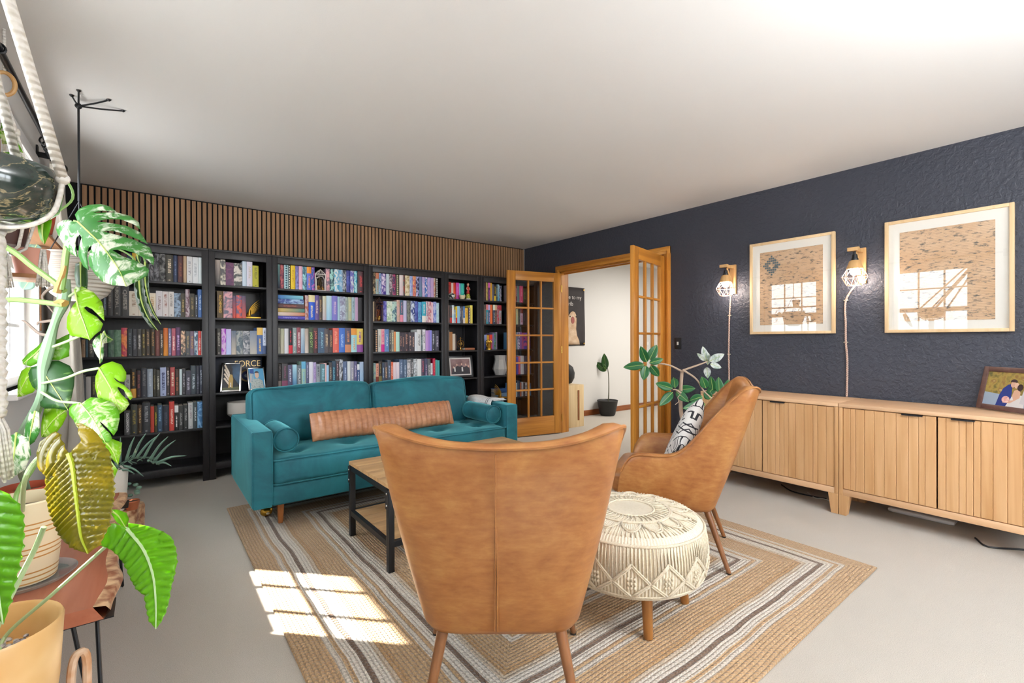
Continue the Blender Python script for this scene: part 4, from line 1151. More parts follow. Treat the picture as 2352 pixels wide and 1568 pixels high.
# cushion on the second chair
t = NT('mudcloth_print'); v = t.coord('Object'); x, y, z = t.sep(v)
def cell(a, n): return t.math('SUBTRACT', t.math('FRACT', t.math('MULTIPLY', a, n)), 0.5)
def ln(a, w): return t.math('LESS_THAN', t.math('ABSOLUTE', a), w)
u, w = cell(x, 10.0), cell(z, 10.0); ux, wz = t.math('FLOOR', t.math('MULTIPLY', x, 10.0)), t.math('FLOOR', t.math('MULTIPLY', z, 10.0))
par = t.math('ABSOLUTE', t.math('MODULO', t.math('ADD', ux, t.math('MULTIPLY', wz, 2.0)), 3.0))
comb = t.math('MAXIMUM', t.math('MULTIPLY', ln(cell(z, 60.0), .13), ln(u, .33)), t.math('MULTIPLY', ln(t.math('ABSOLUTE', t.math('SUBTRACT', t.math('ABSOLUTE', u), .3)), .035), ln(w, .45)))
key = t.math('MAXIMUM', t.math('MULTIPLY', ln(t.math('SUBTRACT', u, t.math('MULTIPLY', t.math('SIGN', cell(z, 20.0)), .25)), .05), 1.0), t.math('MULTIPLY', ln(cell(z, 20.0), .06), ln(u, .27)))
dia = t.math('MAXIMUM', ln(t.math('SUBTRACT', t.math('ABSOLUTE', u), t.math('ABSOLUTE', w)), .05), ln(t.math('SUBTRACT', t.math('ADD', t.math('ABSOLUTE', u), t.math('ABSOLUTE', w)), .42), .05))
f = t.mix(t.math('LESS_THAN', par, .5), t.mix(t.math('LESS_THAN', par, 1.5), dia, key), comb)
t.base(t.mix(f, hexc('e0dedb'), hexc('2c2c32'))).p(Roughness=0.9).bump(t.noise(v, 300, 2), 0.2, .003)
pc = thing('throw_pillow', 'white cushion with black line pattern propped on the side-on armchair', 'pillow', (0, 0, 0))
m = MB(); n = 26; lo = []
for sg in (-1, 1):
    g = []
    for i in range(n + 1):
        row = []
        for j in range(n + 1):
            a, b = -1 + 2 * i / n, -1 + 2 * j / n; fat = max(0, (1 - a**4) * (1 - b**4)) ** .55
            row.append((a * .19 * (1 - .05 * (1 - b * b)), sg * (.003 + .055 * fat), b * .19 * (1 - .05 * (1 - a * a))))
        g.append(row)
    m.grid(g)
bmesh.ops.remove_doubles(m.bm, verts=m.bm.verts[:], dist=.007); m.out('cover', t.m, pc, ang=180)
f_ = Vector((-.511, .859, 0)); rt = Vector((.859, .511, 0))
pc.matrix_world = Matrix.Translation(Vector((2.46, 1.36, 0)) + f_ * .17 + rt * .035 + Vector((0, 0, .612))) @ Matrix.Rotation(R(30.8 + 180), 4, 'Z') @ Matrix.Rotation(R(-24), 4, 'X') @ Matrix.Rotation(R(40), 4, 'Y')

# ---------------------------------------------------------------- macrame pouf
t = NT('cotton_cord'); v = t.coord('Object'); nz = t.noise(v, 130, 3, 0.7)
t.base(t.ramp(nz, [(0.3, 'd2c3a6'), (0.7, 'eadfca')])).p(Roughness=0.95, Sheen_Weight=0.3).bump(nz, 0.7, .006); COTTON = t.m
t = NT('cotton_knots'); v = t.coord('Object'); x, y, z = t.sep(v)
an = t.math('ARCTAN2', y, x); rad = t.math('SQRT', t.math('ADD', t.math('MULTIPLY', x, x), t.math('MULTIPLY', y, y)))
co = t.math('SINE', t.math('MULTIPLY', an, 150.0)); ring = t.math('SINE', t.math('MULTIPLY', rad, 520.0)); nz = t.noise(v, 95, 3, 0.6)
side = t.math('GREATER_THAN', rad, .298); hh = t.math('ADD', t.math('MULTIPLY', co, t.math('ADD', t.math('MULTIPLY', side, .6), .35)), t.math('MULTIPLY', nz, 1.6))
t.base(t.ramp(hh, [(0.05, 'cdbd9e'), (0.6, 'e8ddc8')])).p(Roughness=0.95).bump(hh, 0.55, .004); KNOT = t.m
PC = (1.685, 1.325); PRAD = .312; PB, PT = .19, .425
pf = thing('pouf', 'round cream macrame footstool with diamond knotwork and wooden legs', 'footstool', (PC[0], PC[1], RZ))
m = MB(); prof = [(.001, PB - .003), (.24, PB - .003), (.285, PB), (PRAD - .005, PB + .02), (PRAD + .004, PB + .08), (PRAD + .004, PB + .13), (PRAD - .004, PT - .035), (.285, PT - .01), (.25, PT + .002), (.15, PT + .012), (.001, PT + .016)]
m.lathe(prof, (0, 0, 0), 96); m.xf(m.bm.verts[:], Matrix.Translation((PC[0], PC[1], 0))); cv = m.out('cushion', KNOT, pf, ang=80)
# the knot texture works about the pouf's own axis
def zr(z): return interp([PB, PB + .02, PB + .08, PB + .13, PT - .035, PT - .01], [.285, PRAD - .005, PRAD + .004, PRAD + .004, PRAD - .004, .285], z) + .003
def pol(a, r, z): return (PC[0] + r * math.cos(a), PC[1] + r * math.sin(a), z)
def topz(r): return interp([0, .15, .25, .285], [PT + .016, PT + .012, PT + .002, PT - .01], r) + .003
m = MB(); N = 14
for k in range(N):
    for ph, zlo, zhi in ((0, PB + .075, PB + .145), (0, PB + .066, PB + .136), (.5, PB + .02, PB + .075), (.5, PB + .011, PB + .066)):
        for d in (0, 1):
            a0 = 2*PI * (k + ph + d * .5) / N; a1 = a0 + PI / N; z0, z1 = (zlo, zhi) if d == 0 else (zhi, zlo)
            m.tube([pol(lerp(a0, a1, f), zr(lerp(z0, z1, f)), lerp(z0, z1, f)) for f in (0, .25, .5, .75, 1)], .0042, 5)
    for j in range(10):   # hanging cords below the rim
        a = 2*PI * (k + j / 10) / N; q = abs((j / 10 + .0) % 1 - .5) * 2; zb = lerp(PB + .148, PB + .085, q)
        m.tube([pol(a, zr(PT - .03), PT - .03), pol(a, zr((PT - .03 + zb) / 2), (PT - .03 + zb) / 2), pol(a, zr(zb), zb)], .0032, 4)
    a = 2*PI * (k + .5) / N   # small knots inside the diamonds
    for dz in (-.018, 0, .018):
        for da in (-.04, 0, .04): m.ball(pol(a + da + .5 * PI * 0, zr(PB + .072 + dz) + .001, PB + .072 + dz), .006, n=6)
for zz, rr in ((PT - .028, .006), (PB + .006, .006), (PB + .016, .004)): m.tube([pol(2*PI*i/80, zr(zz), zz) for i in range(80)], rr, 6, True)
for r in (.165, .10, .172): m.tube([pol(2*PI*i/64, r, topz(r)) for i in range(64)], .0045, 5, True)
for k in range(N):
    a0 = 2*PI * k / N
    for r0, dr in ((.172, .065), (.178, .072)):
        m.tube([pol(a0 + 2*PI / N * f, r0 + dr * math.sin(PI * f), topz(r0 + dr * math.sin(PI * f))) for f in [i / 8 for i in range(9)]], .004, 5)
    for f in (.5, .65, .8, .95, 1.05, 1.2, 1.35, 1.5):
        a = a0 + 2*PI / N * f; ff = f % 1; r0 = .182 + .075 * math.sin(PI * ff); m.tube([pol(a, r0, topz(r0)), pol(a, .275, topz(.275))], .003, 4)
    for f in (.2, .5, .8): a = a0 + 2*PI / N * f; m.tube([pol(a, .105, topz(.105)), pol(a + .05, .13, topz(.13)), pol(a, .16, topz(.16))], .0032, 4)
m.out('macrame_net', COTTON, cv, ang=180)
PL = wood('pouf_leg', 'a06a30', '6e431b', rot=(0, PI/2, 0), rough=0.45)
for a in (-135, -45, 45, 135):
    q = R(a + 9); m = MB(); m.cyl((PC[0] + .222 * math.cos(q), PC[1] + .222 * math.sin(q), .20), (PC[0] + .243 * math.cos(q), PC[1] + .243 * math.sin(q), RZ + .0035), .023, .018, 18); m.out('leg', PL, pf)

# ---------------------------------------------------------------- pine sideboards
PINE = wood('pine_vertical', 'dcb283', 'c0905c', rot=(0, PI/2, 0), rough=0.45, grain=20, bump=.04)
PINEY = wood('pine_long', 'e2bd98', 'cfa479', rot=(0, 0, PI/2), rough=0.42, grain=20, bump=.03)
def make_sideboard():
    """local: x = depth from the front (0) to the wall, y = 0 .. 1.0 along the wall, z up"""
    e = thing('sideboard', '', 'sideboard', (0, 0, 0), 'pine sideboards')
    Wd, D = 1.0, .45; z0, z1 = .135, .75
    m = MB(); m.box((-.004, .001, z1 - .024), (D, Wd - .001, z1), .002); m.out('tabletop', PINEY, e)
    for y in (.001, Wd - .023): m = MB(); m.box((0, y, z0), (D, y + .022, z1 - .0245), .001); m.out('side_panel', PINE, e)
    m = MB(); m.box((.002, .023, z0), (D - .01, Wd - .023, z0 + .04), .001); m.box((D - .012, .023, z0 + .04), (D - .006, Wd - .023, z1 - .025)); m.out('bottom_rail', PINEY, e)
    rd = random.Random(4)
    for k in (0, 1):
        ya, yb = (.0255, Wd/2 - .003) if k == 0 else (Wd/2 + .003, Wd - .0255)
        m = MB(); y = ya; m.box((.010, ya + .001, z0 + .044), (.018, yb - .001, z1 - .029))
        while y < yb - .001:
            w = min(rd.choice((.030, .048, .052, .056, .06)), yb - y)
            if yb - y - w < .02: w = yb - y
            m.box((.0035, y + .0006, z0 + .044), (.0105, y + w - .0006, z1 - .029), .0022, 1); y += w
        dr = m.out('door', PINE, e)
        yh = (yb - .16, yb - .06) if k == 0 else (ya + .06, ya + .16)
        m = MB(); m.box((-.012, yh[0], z1 - .031), (.004, yh[1], z1 - .028)); m.box((-.012, yh[0], z1 - .036), (-.010, yh[1], z1 - .028)); m.out('handle', BLACKM, dr, smooth=False)
    for y, sg in ((.001, 1), (Wd - .001, -1)):
        for x, sx in ((.0, 1), (D - .012, -1)):
            m = MB(); a, b = .06, .042
            P_ = [(x, y, 0.0006), (x, y + sg * b, 0.0006), (x, y + sg * a, z0 - .0005), (x, y, z0 - .0005)]
            Q_ = [(x + sx * (.05 if q < 2 else .06), p[1], p[2]) for q, p in enumerate(P_)]
            va = [m.bm.verts.new(p) for p in P_]; vb = [m.bm.verts.new(p) for p in Q_]
            m.bm.faces.new(va); m.bm.faces.new(list(reversed(vb)))
            for i in range(4): m.bm.faces.new((va[i], vb[i], vb[(i+1) % 4], va[(i+1) % 4]))
            m.out('leg', PINE, e, bev=.0015, smooth=False)
    return e
sb = make_sideboard(); sb.location = (3.68, 1.1605, 0); sb['label'] = 'pine sideboard with grooved doors, partly hidden behind the side-on armchair'
s2 = sb.copy(); COL.objects.link(s2)
for q in sb.children:
    k = q.copy(); COL.objects.link(k); k.parent = s2
    for q2 in q.children: k2 = q2.copy(); COL.objects.link(k2); k2.parent = k
s2.location = (3.68, .1585, 0); s2['label'] = 'pine sideboard with grooved doors below the larger framed print, cut by the frame edge'
ps = thing('extension_hub', 'flat white power hub on the carpet under the right sideboard', 'power hub', (3.986, 0.825, 0.0))
hx, hy, _ = (3.998, 0.801, 0.01)
m = MB(); cushion(m, (hx + .08, hy, .0165), (.16, .34, .03), .014, n=8); m.out('body', plain('white_plastic', 'e6e8ec', 0.35), ps, ang=180)
CAB = plain('black_cable', '17171a', 0.5); CABW = plain('white_cable', 'd8d8d4', 0.5)
o = MB(); o.tube(spline([(4.041, 1.67, 0.006), (3.933, 1.546, 0.006), (3.93, 1.394, 0.006), (3.95, 1.32, .006)], 6), .005, 6); o = o.out('power_cable', CAB); tag(o, 'black cable lying on the carpet under the left sideboard', 'cable')
o = MB(); o.tube(spline([(4.009, 1.468, 0.004), (3.909, 1.381, 0.004), (3.935, 1.325, 0.004), (3.86, 1.16, .004)], 6), .003, 6); o = o.out('power_cable', CABW); tag(o, 'thin white cable lying on the carpet near the middle sideboard legs', 'cable')
o = MB(); o.tube(spline([(3.857, 0.519, 0.006), (3.753, 0.452, 0.006), (3.855, 0.324, 0.006), (3.9, .2, .006)], 6), .005, 6); o = o.out('power_cable', CAB); tag(o, 'black cable on the carpet under the right sideboard, at the photo edge', 'cable')


# ================================================================ on the walls
FRW = wood('pale_maple', 'e3c9a0', 'cfae80', rough=0.45, grain=18, rot=(0, PI/2, 0)); FRWY = wood('pale_maple_rail', 'e3c9a0', 'cfae80', rough=0.45, grain=18, rot=(0, 0, PI/2))
MATB = plain('mat_board', 'e6e5df', 0.8)
def print_mat(name, k):
    t = NT(name); v = t.coord('Object'); x, y, z = t.sep(v)
    reed = t.math('SINE', t.math('MULTIPLY', z, 620.0)); n1 = t.noise(t.n('Mapping', i_Vector=v, i_Scale=(1, 2.2, 7)).outputs[0], 9 + k, 4, 0.65); n2 = t.noise(t.n('Mapping', i_Vector=v, i_Location=(k, k, 0), i_Scale=(1, 1.6, 1.6)).outputs[0], 4.0, 3, 0.6); n3 = t.noise(t.n('Mapping', i_Vector=v, i_Scale=(1, 30, 160)).outputs[0], 1.0, 3, 0.6)
    base = t.ramp(n2, [(0.3, 'c9a682'), (0.7, 'd6b99a')])
    ink = t.math('MULTIPLY', t.ramp(n1, [(0.52, '000000'), (0.6, 'ffffff')]), t.ramp(n3, [(0.42, '000000'), (0.55, 'ffffff')]))
    c = t.mix(ink, base, t.mix(n2, hexc('4f6066'), hexc('6a5a4c')))
    c = t.mix(t.math('MULTIPLY', t.math('GREATER_THAN', reed, .75), .35), c, hexc('8a6a4c'))
    t.base(c).p(Roughness=0.85).bump(reed, 0.3, .002); return t.m
def framed(label, y0, y1, z0, z1, k):
    e = thing('framed_print', label, 'picture', (XR, (y0 + y1) / 2, (z0 + z1) / 2), 'framed woven prints'); w, d = .021, .034; x = XR - d
    m = MB()
    for a in (y0, y1 - w): m.box((x, a, z0), (XR - .0015, a + w, z1), .0015)
    for a in (z0, z1 - w): m.box((x + .0004, y0 + w, a), (XR - .0015, y1 - w, a + w), .0015)
    m.out('frame', FRW, e)
    m = MB(); m.box((x + .016, y0 + w - .002, z0 + w - .002), (x + .02, y1 - w + .002, z1 - w + .002)); m.out('mat_board', MATB, e, smooth=False)
    m = MB(); m.box((x + .0135, y0 + .082, z0 + .077), (x + .0155, y1 - .082, z1 - .085)); m.out('woven_print', print_mat('woven_print_%d' % k, k), e, smooth=False)
    if k == 1:   # the stepped medallion near the upper corner
        m = MB(); cy, cz = y1 - .175, z1 - .20
        for i in range(9):
            for j in range(9):
                q = abs(i - 4) + abs(j - 4)
                if q in (2, 4) or (q == 3 and (i + j) % 2): m.box((x + .0128, cy + (i - 4.5) * .0155, cz + (j - 4.5) * .019), (x + .0134, cy + (i - 3.6) * .0155, cz + (j - 3.7) * .019))
        o = m.out('medallion_motif', plain('faded_ink', '57666c', 0.85), e, smooth=False); o['kind'] = 'stuff'
    m = MB(); m.poly([(x + .006, y0 + w - .001, z0 + w - .001), (x + .006, y1 - w + .001, z0 + w - .001), (x + .006, y1 - w + .001, z1 - w + .001), (x + .006, y0 + w - .001, z1 - w + .001)]); m.out('glazing', PGLASS, e, smooth=False)
framed('smaller-looking maple-framed woven print with a dark medallion, between the two wall lamps', 1.3215, 1.958, 1.2275, 2.004, 1)
framed('maple-framed tan woven print above the sideboard, right of both wall lamps', .385, 1.0145, 1.227, 2.006, 2)
LAMPW = wood('lamp_wood', 'd9b27c', 'bb8c54', rough=0.5, grain=20, rot=(0, PI/2, 0))
t = NT('copper_wire'); t.base(hexc('e8c4b4')).p(Roughness=0.3, Metallic=0.8); WIRE = t.m
t = NT('twisted_cord'); v = t.coord('Object'); x, y, z = t.sep(v); tw = t.math('SINE', t.math('ADD', t.math('MULTIPLY', z, 420.0), t.math('MULTIPLY', y, 500.0)))
t.base(t.ramp(tw, [(0.0, 'b89484'), (0.7, 'e6d2c6')])).p(Roughness=0.8).bump(tw, 0.6, .003); CORD = t.m
t = NT('lit_bulb'); t.base((1, 1, 1, 1)).p(Roughness=0.2, Emission_Color=(1.0, 0.86, 0.72, 1), Emission_Strength=14.0); BULB = t.m
def sconce(y, lab, cord):
    e = thing('wall_sconce', lab, 'wall lamp', (XR, y, 1.72), 'plug-in wooden wall lamps')
    m = MB(); m.box((XR - .02, y - .027, 1.59), (XR - .001, y + .027, 1.852), .002); m.out('back_plate', LAMPW, e)
    xl = XR - .118; yl = y + .012
    m = MB(); m.beam((XR - .019, y, 1.83), (xl - .03, yl, 1.83), .026, .026); m.box((xl - .042, yl - .035, 1.817), (xl - .016, yl + .035, 1.843), .002); m.out('arm', LAMPW, e, smooth=False)
    m = MB(); m.beam((XR - .018, y - .0, 1.645), (xl + .012, yl, 1.815), .014, .02); m.out('brace', LAMPW, e, smooth=False)
    m = MB(); m.lathe([(.007, 0), (.007, -.02), (.016, -.024), (.018, -.05), (.022, -.052), (.022, -.066)], (xl, yl, 1.817), 18); m.out('lamp_socket', BLACKM, e)
    m = MB(); m.lathe([(.026, 0), (.034, -.006), (.051, -.058), (.049, -.061), (.03, -.055)], (xl, yl, 1.752), 24); m.out('lamp_cap', LAMPW, e)
    cg = []
    for k in range(8):
        a = 2*PI * k / 8; cg.append([(xl + r * math.cos(a + o), yl + r * math.sin(a + o), z) for r, z, o in ((.05, 1.692, 0), (.0785, 1.633, PI/8), (.05, 1.572, 0))])
    m = MB()
    for k in range(8):
        a, b = cg[k], cg[(k+1) % 8]
        for p, q in ((a[0], b[0]), (a[0], a[1]), (b[0], a[1]), (a[1], b[1]), (a[1], a[2]), (a[1], b[2]), (a[2], b[2])): m.tube([p, q], .0022, 5)
    for k in range(4): m.tube([cg[k][2], (xl, yl, 1.572), cg[k + 4][2]], .0018, 5)
    m.out('wire_cage', WIRE, e)
    m = MB(); m.lathe([(.012, 0), (.014, -.014), (.026, -.04), (.031, -.06), (.026, -.08), (.012, -.092), (.001, -.094)], (xl, yl, 1.735), 18); m.out('bulb', BULB, e)
    light('sconce_glow', 'POINT', (xl, yl, 1.60), 2.6, (1.0, 0.85, 0.72), r=.03)
    m = MB(); m.tube(spline(cord, 8), .0068, 8); cd = m.out('cord', CORD, e)
    m = MB()
    for p in cord[1:-1:2]: m.box((XR - .012, p[1] - .014, p[2] - .003), (XR - .001, p[1] + .014, p[2] + .003), .001)
    m.out('cord_clip', plain('clip_cream', 'd0ceb0', 0.5), cd)
cx = XR - .008
sconce(2.115, 'lit wooden cage wall lamp nearest the door, with a straight hanging cord', [(cx, 2.135, 1.60), (cx, 2.15, 1.40), (cx, 2.155, 1.20), (cx, 2.158, 1.05), (cx, 2.155, .90), (cx, 2.155, .752)])
sconce(1.155, 'lit wooden cage wall lamp between the two framed prints, with a kinked cord', [(cx, 1.185, 1.60), (cx, 1.255, 1.475), (cx, 1.257, 1.30), (cx, 1.256, 1.16), (cx, 1.247, 1.02), (cx, 1.25, .752)])

# ---------------------------------------------------------------- small photo frames and ornaments
def photo_frame(name, label, c, w, h, tilt, rz, mats, bw=.02, prof=.014, group=None):
    """stands at c (front bottom centre); local x to the right, leaning back"""
    e = thing(name, label, 'photo frame', c, group)
    M = Matrix.Translation(c) @ Matrix.Rotation(rz, 4, 'Z') @ Matrix.Rotation(-tilt, 4, 'X')
    m = MB()
    for a, b in (((-w/2, 0, 0), (-w/2 + bw, prof, h)), ((w/2 - bw, 0, 0), (w/2, prof, h)), ((-w/2 + bw, 0, 0), (w/2 - bw, prof, bw)), ((-w/2 + bw, 0, h - bw), (w/2 - bw, prof, h))): m.box(a, b, .003)
    m.xf(m.bm.verts[:], M); m.out('frame', mats[0], e)
    m = MB(); m.box((-w/2 + bw - .001, .006, bw - .001), (w/2 - bw + .001, .0085, h - bw + .001)); m.xf(m.bm.verts[:], M); pr = m.out('photograph', mats[1], e, smooth=False)
    m = MB(); m.box((-.02, prof - .002, .02), (.02, prof + .001, h * .8)); va = m.bm.verts[:]; b = MB()
    ye = prof + .3 * h; m.beam((0, prof, h * .72), (0, ye, (ye * math.sin(tilt) + .008) / math.cos(tilt)), .03, .004, (1, 0, 0)); m.xf(m.bm.verts[:], M); m.out('easel_back', mats[0], e, smooth=False)
    def shape(nm, pts, mat, dy=.0052):
        q = MB(); A = [q.bm.verts.new((-w/2 + bw + u * (w - 2*bw), dy, bw + v_ * (h - 2*bw))) for u, v_ in pts]; q.bm.faces.new(A); q.xf(q.bm.verts[:], M); return q.out(nm, mat, pr, smooth=False, solid=.0003)
    return e, shape
def ell(cx, cy, rx, ry, n=18, a0=0, a1=2*PI): return [(cx + rx * math.cos(a0 + (a1 - a0) * i / n), cy + ry * math.sin(a0 + (a1 - a0) * i / n)) for i in range(n if a1 - a0 > 6.2 else n + 1)]
def blotch(name, stops, sc=14, d=3):
    t = NT(name); v = t.coord('Object'); t.base(t.ramp(t.noise(v, sc, d, 0.5), stops)).p(Roughness=0.35); return t.m
a = Vector((4.065, 0.547, 0.752)); b = Vector((3.905, .322, .7515)); ctr = a + (b - a) * .5
rz = math.atan2(b.y - a.y, b.x - a.x)
BRONZE = wood('bronze_frame', '6e524c', '4e3834', rough=0.35)
ctr = a + (b - a).normalized() * .155; e, sh = photo_frame('photo_frame', 'brown framed photo of a kissing couple standing on the right sideboard', ctr + Vector((0, 0, .006)), .31, .262, R(13), rz, (BRONZE, blotch('autumn_garden', [(0.30, '5a5a34'), (0.48, 'a89450'), (0.6, '8a6a40'), (0.72, 'd8cf9a')], 22)), .030, .018)
col = lambda n, c: plain('print_' + n, c, 0.4)
sh('photo_path', [(0, 0), (1, 0), (1, .24), (.35, .34), (0, .38)], col('path', '9ab0c8'), .0056)
sh('photo_post', [(.93, 0), (1, 0), (1, 1), (.95, 1)], col('post', '6a4638'), .0050)
sh('photo_suit', [(.30, 0), (.60, 0), (.60, .40), (.585, .56), (.55, .66), (.49, .64), (.40, .52), (.345, .34)], col('suit', '243a86'), .0050)
sh('photo_dress', [(.52, 0), (.90, 0), (.88, .30), (.80, .36), (.70, .30), (.63, .34)], col('dress', 'dfe2e6'), .0047)
sh('photo_shoulder', [(.62, .33), (.64, .48), (.72, .52), (.78, .44), (.78, .28), (.60, .10), (.44, .10), (.46, .15), (.66, .20)], col('skin', 'd8b09a'), .0044)
sh('photo_veil', [(.80, .12), (.90, .10), (.885, .40), (.84, .54)], col('veil', 'cfd2dc'), .0042)
sh('photo_groom_head', ell(.60, .66, .052, .095), col('skin', 'd8b09a'), .0041); sh('photo_groom_hair', ell(.605, .735, .072, .075, 18, -.2, PI + .2), col('hair', '3a2a30'), .0038)
sh('photo_bride_head', ell(.675, .63, .045, .085), col('skin_light', 'e2c0aa'), .0039); sh('photo_bride_hair', ell(.755, .58, .06, .10), col('hair', '2c2030'), .0037)
sh('photo_bouquet', ell(.50, .20, .085, .10), blotch('roses', [(0.35, 'd88a90'), (0.6, 'f0d4cc')], 60), .0036)
SILV = plain('silver_frame', 'c4c0bc', 0.22, 1.0); z4 = SZ[4] + .0008
e, sh = photo_frame('photo_frame', 'silver framed photo of a dog before a striped flag, on the narrow bookcase', Vector((.553, 4.752, z4 + .005)), .158, .262, R(17), R(-16), (SILV, blotch('dusk_backdrop', [(0.3, '1a2430'), (0.7, '4a6a8a')], 6)), .014, .02)
sh('photo_shadow', [(0, 0), (1, 0), (1, .16), (.62, .5), (.45, 1), (0, 1)], col('night', '1c1c20'), .0050)
for k in range(4): sh('photo_flag_stripe', [(.05 + .0 * k, .95 - .17 * k), (.12, 1 - .17 * k), (.62, .42 - .11 * k), (.54, .38 - .11 * k)], col('stripe', 'd8c8b4' if k % 2 == 0 else '8a3028'), .0047)
sh('photo_dog_body', [(.36, .08), (.44, .08), (.46, .28), (.52, .28), (.54, .08), (.62, .08), (.62, .42), (.56, .58), (.44, .62), (.36, .42)], col('dog', 'b0904e'), .0043)
sh('photo_dog_head', [(.40, .62), (.36, .86), (.42, .80), (.50, .80), (.56, .86), (.56, .66), (.50, .58)], col('dog_head', '2a2220'), .0040)
sh('photo_grass', [(0, 0), (1, 0), (1, .12), (0, .09)], col('grass', '4e5230'), .0045)
e, sh = photo_frame('photo_frame', 'small silver framed portrait of a person in pale fatigues, on the narrow bookcase', Vector((.768, 4.753, z4 + .005)), .152, .208, R(14), R(12), (SILV, blotch('sky_blue_backdrop', [(0.3, '4a98c8'), (0.7, '7ac0e4')], 4)), .013, .018)
sh('photo_fatigues', [(.06, 0), (.95, 0), (.90, .36), (.70, .50), (.36, .50), (.12, .36)], blotch('camouflage', [(0.35, '8a9a9c'), (0.5, 'c8d0cc'), (0.65, 'a4b0a8')], 90), .0049)
sh('photo_face', ell(.54, .68, .14, .16), col('skin_light', 'd8bca8'), .0045); sh('photo_hair', ell(.54, .79, .15, .08, 16, 0, PI), col('hair', '2a2426'), .0042)
for k in range(3): sh('photo_flag_stripe', [(.06 + .09 * k, .3), (.11 + .09 * k, .3), (.13 + .09 * k, .78), (.08 + .09 * k, .78)], col('stripe', 'b83a40' if k % 2 else 'e4e4e4'), .0051)
sh('photo_flag_canton', [(.08, .78), (.36, .74), (.36, .98), (.10, 1.0)], col('canton', '3a5a9c'), .0051)
bd = thing('display_box', 'dark blue box with gold FORCE lettering and a round seal behind the silver frames', 'box', (.70, 4.96, z4))
m = MB(); m.box((.45, 4.90, z4), (.825, 4.985, SZ[3] - .03), .002); m.out('body', plain('navy_box', '161c30', 0.45), bd)
GF = plain('gold_foil', 'c8aa74', 0.35, 0.6); text('FORCE', .080, (.708, 4.8985, .975), ROTY, GF, bd, sx=.86)
m = MB()
for r, dz in ((.052, 0), (.044, 0)): m.tube([(.700 + r * math.cos(2*PI*i/32), 4.8975, .868 + r * math.sin(2*PI*i/32)) for i in range(32)], .003, 5, True)
se = m.out('seal_ring', GF, bd)
m = MB(); m.lathe([(.001, .0), (.041, 0), (.041, .0015), (.001, .0015)], n=28); m.xf(m.bm.verts[:], Matrix.Translation((.700, 4.8995, .868)) @ Matrix.Rotation(PI/2, 4, 'X')); m.out('seal_disc', plain('seal_blue', '2c3c78', 0.4), bd)
m = MB(); m.ball((.70, 4.897, .866), .018, (1.1, .15, .9), 10); m.out('seal_emblem', plain('seal_pale', '9ab0cc', 0.4), bd)
e, sh = photo_frame('photo_frame', 'black framed group photo in a white mat, in the second narrow bookcase', Vector((2.915, 4.760, z4 + .005)), .325, .262, R(10), R(-8), (plain('black_frame', '1a1c20', 0.3), plain('white_mat', 'dcd8d4', 0.6)), .026, .018)
sh('photo_room', [(.05, .07), (.95, .07), (.95, .93), (.05, .93)], blotch('red_room', [(0.3, '6a4848'), (0.7, 'b09090')], 9), .0050)
sh('photo_suits', [(.08, .07), (.94, .07), (.92, .40), (.80, .52), (.66, .46), (.58, .56), (.48, .50), (.36, .54), (.24, .44), (.12, .40)], col('dark_suits', '1e1c28'), .0047)
for x_, y_ in ((.18, .46), (.34, .60), (.56, .63), (.76, .60), (.88, .50)): sh('photo_head', ell(x_, y_, .032, .06, 10), col('skin', 'd8b09a'), .0044)
for x_ in (.20, .55): sh('photo_shirt', [(x_, .22), (x_ + .07, .22), (x_ + .06, .48), (x_, .46)], col('shirt', 'dcd8d4'), .0043)

def wing(label, c, s, flip=1):
    e = thing('wing_bookend', label, 'ornament', c, 'gold wing ornaments'); m = MB()
    for k in range(9):
        f = k / 8; R0 = Vector((.0, 0, .012)); L = lerp(.155, .05, f) * s; a0 = lerp(R(62), R(20), f)
        pts = [Vector(c) + R0 + Vector((flip * (L * u * math.cos(a0) - .035 * s * math.sin(PI * u)), .006 * k, L * u * math.sin(a0) + .02 * s * u)) for u in [i / 7 for i in range(8)]]
        m.tube(pts, lambda q: .0095 * s * (1 - .85 * q) + .001, 6)
    m.ball(Vector(c) + Vector((flip * -.012 * s, .02, .03 * s)), .02 * s, (.8, 1, 1.3), 10); w = m.out('feathers', GOLD, e, ang=180)
    m = MB(); m.box(Vector(c) + Vector((-.035 * s, -.02, .0)), Vector(c) + Vector((.085 * s, .06, .016 * s)), .003); m.out('base', GOLD, e)
wing('gold wing ornament leaning beside the sunset books, narrow bookcase second shelf', (.712, 4.775, SZ[2] + .001), 1.0)
wing('gold wing ornament low in the bookcase behind the glazed door', (3.49, 4.765, SZ[5] + .001), 1.05, -1)
